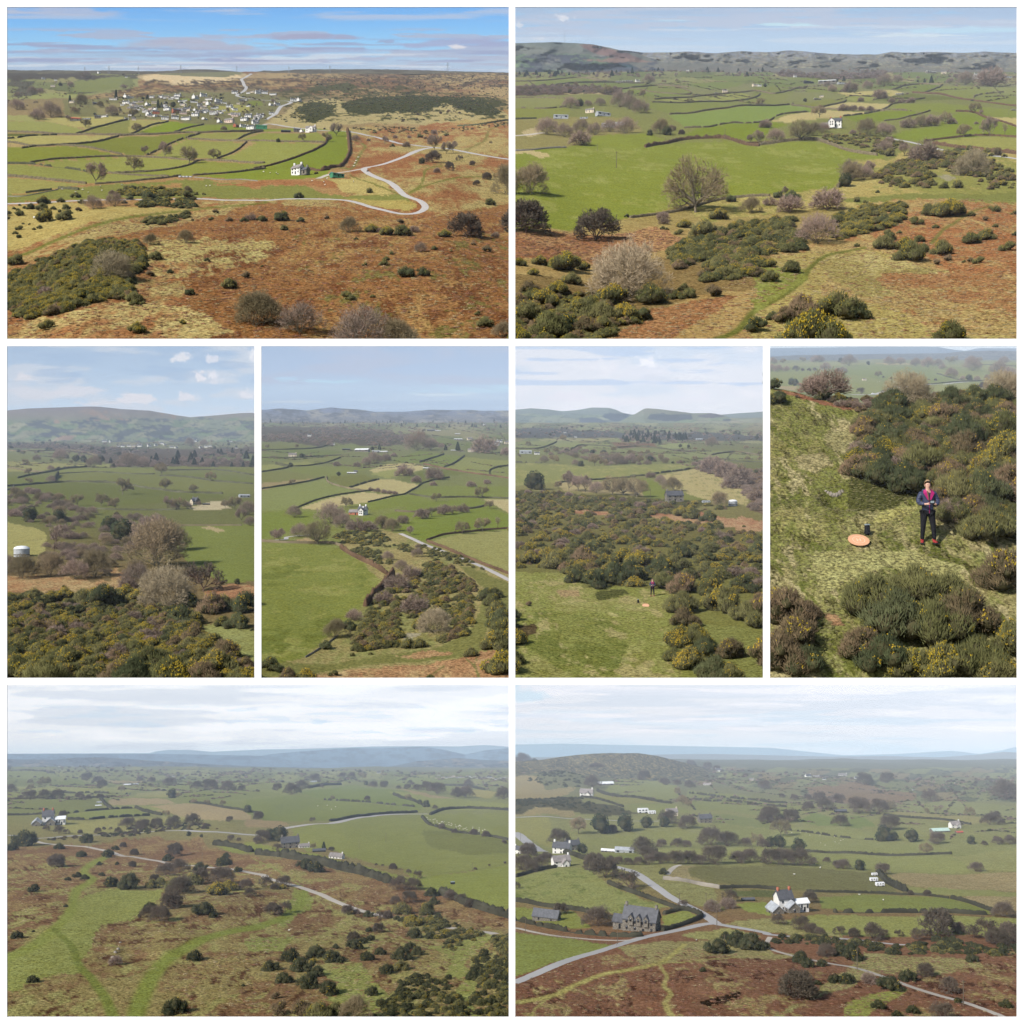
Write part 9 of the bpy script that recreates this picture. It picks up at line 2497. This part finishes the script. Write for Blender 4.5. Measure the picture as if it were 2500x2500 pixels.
hill(s,'d5 -1600 690 -60 680 200 665 500 635 800 620 1040 620 1240 640 1600 640 2000 650',1866,160,178,[('grad',[(1860,(88,108,122)),(1875,(88,108,118))],.3),('speck',(66,84,98),.5,40,.5,None)],label='low wooded blue ridge at the right, bottom right view',bump=.6)  # haze blue painted under the wood specks
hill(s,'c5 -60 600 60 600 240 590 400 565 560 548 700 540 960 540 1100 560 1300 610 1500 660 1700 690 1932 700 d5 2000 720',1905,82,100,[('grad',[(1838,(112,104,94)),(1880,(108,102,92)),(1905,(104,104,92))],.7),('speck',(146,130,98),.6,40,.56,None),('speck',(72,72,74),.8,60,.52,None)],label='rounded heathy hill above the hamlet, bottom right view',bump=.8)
R_=(('grey main road from the bottom left to the crossroads','c6 -120 1065 60 1005 300 910 500 830 700 775 900 715 1100 665 1300 625 1440 600 1540 595',24,20,'lane'),('grey road climbing left past the dark trees from the crossroads','c6 1540 600 1460 550 1350 490 1200 410 1050 320 940 250 860 210 780 180',20,15,'lane'),
 ('grey road leading right from the crossroads','c6 1540 600 1700 625 1900 655 d6 60 665 400 680 700 690 1000 710 1130 720',17,9,'lane'),('narrow lane running down to the right edge','c6 1932 680 d6 40 745 200 790 500 850 700 880 900 940 1100 1010 1300 1070 1500 1120 1700 1190 1900 1270 2100 1340',9,16,'track'),
 ('pale track between the stone house hedge and lower field','c6 -80 570 60 580 300 640 600 685 850 705 950 700',9,12,'track'),('road at the far left behind the hamlet','c5 -80 1080 60 1110 180 1180 260 1230',20,22,'lane'),('pale road crossing behind the hamlet trees','c5 -60 1030 300 1028 800 1035 1120 1045',12,10,'lane'),('pale farm track beside the paddock wall','c6 1170 270 1230 200 1270 180',12,8,'track'))
for lab,pt,a,b,k in R_: road(s,lab,pt,a,b,M[k])
hedges(s,'''
hedge_d 26 34 .05 : tall dark hedge along the lane below the stone house : c6 -60 520 60 530 300 590 600 650 900 680 1000 680
hedge_d 24 30 : dark hedge left of the stone outbuilding : c6 -60 400 100 415 250 440 480 470 700 530 820 555
hedge_d 22 26 : hedge sweeping up to the roadside gorse : c6 740 310 900 370 1100 440 1280 510
hedge_d 24 28 : clipped hedge curving round the stone house lawn : c6 1140 640 1300 600 1400 570 1420 545 1300 510 1150 530
hedge_d 20 24 : hedge at the top of the left pasture : c6 60 235 200 200 350 180
hedge_d 24 30 : thick hedge by the cream cottages : c6 420 40 540 100 620 130
stone 22 14 : dark stone wall along the paddock front : c6 1145 300 1300 315 1450 340 1560 355
hedge_d 20 22 : hedge right of the paddock : c6 1560 355 1760 345 1932 345 d6 120 350
hedge_d 14 16 : hedge between paddock and green field : d6 330 355 700 352 1000 355 1380 375
hedge_d 22 26 : dark hedge running right from the green field : d6 1400 375 1550 415 1700 465
hedge_d 24 28 .15 : trimmed dark hedge under the green field : d6 530 510 800 505 1200 500 1500 500 1700 500
hedge_d 30 36 : bushy hedge beside the three caravans : d6 860 190 920 250 980 290 1060 330
hedge_d 14 16 : long dark hedge of the upper fields right : d5 320 1235 600 1245 1000 1262 1400 1262
hedge_d 12 12 .2 : gappy hedge above the sheep field, bottom right view : d5 170 1095 380 1120 580 1140 820 1155
hedge_d 12 12 : hedge at left of upper green fields : c5 540 870 700 915 850 950
hedge_d 14 16 : dark hedge along the upper green field : c5 660 800 800 850 1000 885 1200 920
hedge_d 12 12 .2 : gappy hedge across the upper fields : c5 1300 860 1500 885 1750 915 1932 930 d5 180 945
hedge_d 12 12 .2 : gappy hedge high on the upper fields : c5 1340 815 1600 845 1932 885 d5 180 900
hedge_d 12 12 : hedge below the white field barns : d5 900 1010 1100 1035 1360 1055 1540 1080
''')
fence(s,'post and wire fence along the lower left field','c6 60 620 240 650 460 690 640 720 800 745',8,24)
plants(s,'''
@c5
copse 110 620 130 300 650 100 450 650 110 650 700 130 850 700 90
evergreen 195 625 60
copse 1350 640 90 1470 655 80 1540 670 60 1340 780 80 1250 760 60 1150 755 80 1000 730 110
copse 620 780 130
oak 1255 830 70 1290 930 90 1330 935 60
copse 380 1160 170 ; broad bare tree left of the hamlet
oak 520 1110 150 ; crooked bare tree behind the hamlet roofs
evergreen 690 1105 170 870 1095 150 1020 1080 100 1150 1075 90
thorn 770 1100 80
copse 1180 1060 150 1320 1080 150
copse 1490 1170 200 1620 1190 170 1750 1190 100 1880 1195 90
copse 1000 1262 190 ; large bare tree right of the long barn
oak 1840 1180 120
copse 1130 1190 90 1250 1190 100 1320 1195 80
evergreen 550 1255 90
copse 1910 1050 110
@d5
copse 60 1050 190
oak 140 1130 160 ; tall twin-trunked bare tree among upper fields
copse 210 1050 150
copse 340 970 100 470 970 130 420 880 110 340 870 70 560 890 110 240 870 70
copse 720 1000 190 870 990 150 580 1080 130
evergreen 900 1160 130 970 1160 80 1110 1170 110
copse 1290 1190 130 940 1100 170
oak 1215 1262 110 ; lone bare oak in the middle field
oak 955 940 80 1530 1010 90 1300 965 60 1220 970 50
copse 1720 1040 100 1680 1080 130 1770 1080 60
evergreen 1545 1200 70
copse 1640 1210 50 1740 1210 90 1830 1210 100
copse 150 845 50 20 800 100 760 780 140 920 770 120 1240 880 130 1800 880 220
evergreen 60 1190 90 130 1200 110 270 1230 110
@c6
thorn 640 200 170 ; dark round trees at road top
thorn 720 280 210 ; darkest round tree beside the road
copse 660 590 220 ; bare round tree left of the stone house
thorn 890 350 190 ; gorse and bramble patch on the verge
thorn 1290 490 80
dgorse 1150 265 80
fined 1690 740 190 1800 760 210 ; dark gorse mound beside the junction
fined 1545 800 190 ; long dark gorse mound below the junction
dgorse 1610 690 90
copse 100 170 170 180 200 130 230 160 140 290 120 110
thorn 150 60 130
copse 1020 60 130 1080 110 110
copse 760 160 90 815 165 90 890 170 80 960 170 90 1040 165 110 1130 160 130 1230 170 150 1330 160 150 1410 160 110
copse 1520 150 210 1700 140 140 1780 130 150
thorn 390 500 120
thorn 60 320 70
scrub 1500 520 140 1620 500 130 ; dark felled brushwood beside the road
thorn 1640 440 130
dgorse 1440 950 60
@d6
copse 60 140 170 160 140 190 280 140 190 ; dark leafless trees behind the paddock
evergreen 720 160 90 ; lone round evergreen
copse 560 150 90 600 155 110 380 110 60 480 90 60
copse 890 185 120 1580 160 110
thorn 1220 365 60 1095 360 50
copse 1780 510 170 ; rounded bush at the hedge end
copse 350 440 130
copse 290 630 150 360 650 110 430 660 80 120 600 110
thorn 570 660 90 680 670 90 820 680 160 1010 660 70 910 650 60
thorn 1290 660 260 ; largest dark spreading hawthorn by the road
thorn 1150 690 130 1450 640 110 1560 670 130 1660 660 190 1830 680 190 1740 720 170 1880 700 130
thorn 270 1110 270 ; big dark round bush on the bracken
thorn 1210 930 130 ; upright bare hawthorn above the lane
thorn 1380 1050 150 ; round-headed dark thorn beside the lane
copse 1330 1240 190 ; pale twiggy bush at the bottom
fined 1075 965 140 ; dark gorse hump near the lane
fined 940 1035 190 ; dark gorse spilling on the lane
dgorse 295 845 150 340 880 100 440 870 90
fined 580 790 130 650 820 200 ; dark gorse by the power pole
thorn 470 800 130
dgorse 540 990 110 620 990 130 410 1010 60 1115 1195 100 1000 1230 80 860 1170 110
dgorse 1440 1120 70 1550 840 100
scrub 790 990 130
fined 10 760 110
dgorse 1800 1150 100
''')
cover(s,'gorse_thicket','dark gorse hedge along the road right of the junction',[('fine',2),('fined',5)],'d6 60 720 150 680 380 670 560 700 900 705 920 770 700 760 500 730 300 720',(16,20),90,warp=2)
cover(s,'gorse_thicket','wide dark gorse thicket at the right of the common',[('fine',2),('fined',5)],'d6 930 740 1140 710 1260 680 1450 690 1560 740 2000 740 2000 810 1600 800 1240 780 940 780',(18,22),130,warp=2)
cover(s,'wood','hazy bare woods on the hill foot, bottom right view',[('copse',5),('scrub',2)],'c5 -60 630 600 650 1200 620 1932 690 d5 2000 720 2000 900 1400 860 1000 760 300 740 c5 1932 760 1400 760 900 700 -60 720',(7,10),420,warp=5)
cover(s,'gorse_cover','dark heathery mound and gorse slope left of the barn, bottom right view',[('dgorse',3),('fined',2)],'c5 140 740 340 690 460 700 560 740 660 780 400 780 200 775',(7,9),120,warp=1)
cover(s,'gorse_cover','dark gorse along the far common edge, bottom right view',[('dgorse',3),('fined',2)],'c5 -60 890 250 880 520 880 560 930 900 970 700 990 400 970 160 960 80 1010 -60 1010',(8,10),190,warp=3)
# the stone house
u,v=xy('c6',985,625);f=empty('stone_house',at1(s,u,v),-.42);block(f,1.9,.95,.92,.66,'rub','slate',wins=4,chim=2,gwin=2,ww=.12,wh=.17)
for x in (-.45,0,.42):
 W_=part(f,'dormer',gable_wall('dormer',.3,.26,.26,.17,M['rub']),(x,-.44,.55),math.pi/2);link('dormer_roof',gable_roof('dormer_roof',.32,.26,.26,.17,M['slate'],.03,.03),W_);link('window',_bm[('w',.12,.17,'glass')],W_).location=(-.158,0,.06);W_.children
 for q in bpy.data.objects:
  if q.parent==W_ and q.name.startswith('window'): q.rotation_euler=(0,0,math.pi/2)
block(f,.8,.6,.5,.35,'rub','slate',-1.2,.05,0,wins=1,floors=1,chim=0);f.scale=(44*pxm(s,v),)*3;tag(f,'large grey stone house with steep slate roof and three dormers','house')
u,v=xy('c6',285,535);f=empty('stone_outbuilding',at1(s,u,v),-.35);block(f,2.0,.9,.5,.5,'rub','slate',wins=2,floors=1,chim=0,gwin=1,winm='dark');f.scale=(32*pxm(s,v),)*3;tag(f,'low stone outbuilding with slate roof behind the dark hedge','outbuilding')
u,v=xy('d6',165,515);whitefarm(s,u,v,42,'white farmhouse with brick chimney and pale gabled sheds, right of the crossroads')
for c,x,y,w_,k,rz,lab in (('c6',390,165,150,'whiteg',.3,'white cottage with grey roof and small extension beside the left pasture'),('c5',400,1262,150,'white',-.3,'white hamlet house with flat-fronted gable below the stone one'),('c5',470,1200,130,'stone',.3,'grey stone house at the top of the hamlet'),('c5',740,1235,120,'wbarn',-.25,'white-roofed shed in the hamlet yard'),('c5',860,1245,160,'barn',-.2,'long grey-roofed barn at the right of the hamlet'),('c5',90,1265,100,'white',-.5,'white gabled house at the far left edge'),('c5',830,1195,70,'dbarn',-.2,'small dark shed with white roof edge above the barn'),('c5',720,765,130,'wbarn',.15,'pale open barn on the far green rise'),('c5',580,855,110,'whiteg',-.2,'white bungalow with grey roof below the dark mound'),('c5',1450,1045,110,'stone',.2,'grey farmhouse with dark windows behind the evergreens'),('c5',1205,1000,100,'cream',.2,'pale grey-roofed farm cottage near the two white vans'),('d5',1310,1125,150,'pbarn',.15,'long pale green-roofed barn in the right-hand fields'),('d5',1420,1105,90,'whiteg',.3,'pale house with grey roof beside the green-roofed barn'),('d5',1455,1132,60,'rbarn',.2,'blue and red farm shed beside the green-roofed barn'),('d5',580,990,100,'dbarn',.1,'dark low farm shed above the bright green field'),('c6',1770,430,110,'dbarn',.1,'black low shed behind the lawn left of the white farm')):
 u,v=xy(c,x,y);house(s,u,v,w_/ZF,k,rz,lab,'barn' if 'barn' in k else 'house')
for c,x,y,w_ in (('c5',1380,680,60),('c5',1095,650,40),('c5',1175,655,30),('c5',1470,760,60),('c5',1335,745,50),('c5',1550,680,50),('c5',1795,745,40),('c5',880,715,36),('c5',950,718,36),('c5',1010,725,34),('d5',340,715,50),('d5',400,712,50),('d5',595,700,70),('d5',460,750,30),('d5',385,755,24),('d5',700,725,40),('d5',1115,803,16),('d5',1430,775,20)):
 u,v=xy(c,x,y);house(s,u,max(v,1880),w_/ZF,r3.choice(('white','bungalow','cream')),r3.uniform(-.4,.4),group='far hazy houses')
def van(u,v,w,name,lab,rz=0):
 f=empty(name,at1(s,u,v),rz);part(f,'body',rbox('body',1.6,.6,.6,M['carw'],.14,.06));
 for x in (-.5,0,.45): part(f,'window',_bm.setdefault('vw',box_mesh('window',.28,.61,.2,M['glass'])),(x,0,.42))
 for x in (-.45,.45):
  for y in (-.29,.29): part(f,'wheel',_car['carw'][1],(x,y,.12))
 f.scale=(w*pxm(s,v)/1.6,)*3;tag(f,lab,'caravan')
u,v=xy('c5',135,1190);car(s,u,v,9,'carw',.3,'small silver car on the far left road')
u,v=xy('c5',565,1185);car(s,u,v,9,'carw',.1,'white car parked in the hamlet yard')
for c,x,y,w_,lab in (('d6',870,285,66,'lowest of the three white caravans beside the hedge'),('d6',825,250,60,'middle of the three white caravans beside the hedge'),('d6',830,205,44,'farthest and smallest of the three caravans beside the hedge'),('c5',995,980,80,'long white mobile home on the far green field'),('c5',1062,985,56,'shorter white caravan right of the long mobile home')): u,v=xy(c,x,y);van(u,v,w_/ZF,'caravan',lab,.1)
for c,x,y,h in (('c6',808,735,120),('c6',1540,625,140),('c6',1264,500,120),('c6',1460,490,110),('c6',1596,800,140),('c6',130,620,120),('d6',702,890,160),('d6',1485,1140,190),('c5',185,1210,70),('c6',1235,170,60),('c5',93,1150,60)): u,v=xy(c,x,y);pole(s,u,v,h/ZF,arms=1)
for i in range(22): u,v=xy('d5',r3.uniform(120,640),r3.uniform(1110,1195));sheep(s,u,v,2.6)
for c,x,y in (('d6',240,230),('d6',895,415),('d6',720,372),('c6',1390,712),('d6',430,165)): u,v=xy(c,x,y);sheep(s,u,v,7)
land(s,'''c6 985 560 stone house
c6 285 500 stone outbuilding
d6 165 450 white farm
c6 1540 600 crossroads
c6 390 130 white cottage
c5 600 1200 hamlet
c5 710 745 far open barn
c5 580 840 white bungalow
d5 1330 1110 green-roofed barn
d6 860 240 three caravans
d6 1290 600 largest hawthorn
d6 270 1050 big round bush
d6 1380 980 round-headed thorn
d6 940 1000 lane gorse
c6 1110 890 bracken path fork
c6 720 220 dark roadside trees
c6 1560 270 brown paddock
d6 1700 480 hedge end
d6 640 760 power pole
d5 580 970 dark field shed
d5 100 1060 twin-trunked tree
c5 1450 1020 grey farmhouse
c5 850 1060 evergreen row
d6 1700 700 right-hand thicket
c5 1300 680 hillside cottages
d5 400 720 far village
c6 150 120 left edge trees
d5 700 940 middle copse
d6 1100 1210 bottom edge''')
cover(s,'bracken_cover','dead red-brown bracken over the common, bottom right view',[('fernd',6),('fern',2),('straw',1)],'c6 -60 1070 400 900 900 790 1400 760 1932 820 d6 300 840 900 800 1300 790 2000 830 2000 1300 c6 -60 1300',(5,10),7000,warp=3,vary=.7,hs=.6,sink=.05)
cover(s,'hedgerow_scrub','broken hedgerows between the small fields, bottom right view',[('dgorse',3),('scrub',3),('thorn',1)],'c5 700 700 1932 720 d5 2000 760 2000 1200 1400 1180 900 1040 200 1060 c5 1932 1060 1400 1040 1200 900 700 850',(4,8),warp=0,vary=.5,hs=.8,rows=110)
haze(8,836,5100,51000,.24/46000,(.72,.84,1.0),-.3)
haze(836,1663,275,4950,.46/4000,(.72,.84,1.0),-.3)
haze(1663,2500,11.8,245,.78/220,(.72,.84,1.0),-.3)
# ================================================================ labels: look + what it stands beside + which view
def write_labels():
 todo={}
 for (o,s,u,v,look,size,kind) in REG:
  if o.get('label') and not look: continue
  L=LAND.get(s.key,[])
  c=[]
  for (n,lu,lv) in L:
   dx,dy=u-lu,(v-lv)*1.7;c.append((math.hypot(dx,dy),n,dx,dy))
  c.sort(key=lambda q: q[0]);dist,n,dx,dy=c[0] if c else (0,'middle',0,0)
  if dist<9: rel = 'at'
  elif abs(dx)>abs(dy): rel = 'left of' if dx<0 else 'right of'
  else: rel = 'above' if dy<0 else 'below'
  if rel != 'at': rel=('just ' if dist<28 else '' if dist<75 else 'well ')+rel
  todo.setdefault((s.key,look,rel,n),[]).append((o,u,v,size))
 ORD=['','second','third','fourth','fifth','sixth','seventh','eighth','ninth','tenth','eleventh','twelfth','thirteenth','fourteenth','fifteenth','sixteenth']
 for (k,look,rel,n),L in todo.items():
  s=VIEWS[k];L.sort(key=lambda q: q[1]);m=len(L)
  for i,(o,u,v,size) in enumerate(L):
   if m==1: pre = ''
   elif i==0: pre = 'leftmost '
   elif i==m-1: pre = 'rightmost '
   else: pre=ORD[min(i,15)]+' '
   if m>2 and 0<i<m-1: lab = '%s%s from left, %s the %s, %s' % (pre,look,rel,n,s.where)
   else: lab = '%s%s %s the %s, %s' % (pre,look,rel,n,s.where)
   w_=lab.split()
   if len(w_)>16: lab=lab.replace(' from left,',',').replace('dense ','').replace('small ','')
   if len(lab.split())>16: lab=lab.replace(', '+s.where,'')
   o['label']=lab
   g={'tree': 'bare trees of the ','bush': 'gorse bushes of the ','shrub': 'leafless shrubs of the ','sheep': 'sheep grazing in the ','pylon': 'pylons on the skyline of the ','utility pole': 'power poles of the ','house': 'houses of the ','barn': 'farm buildings of the ','shed': 'farm buildings of the '}.get(o.get('category'))
   if g and not o.get('group'): o['group']=g+s.where
write_labels()
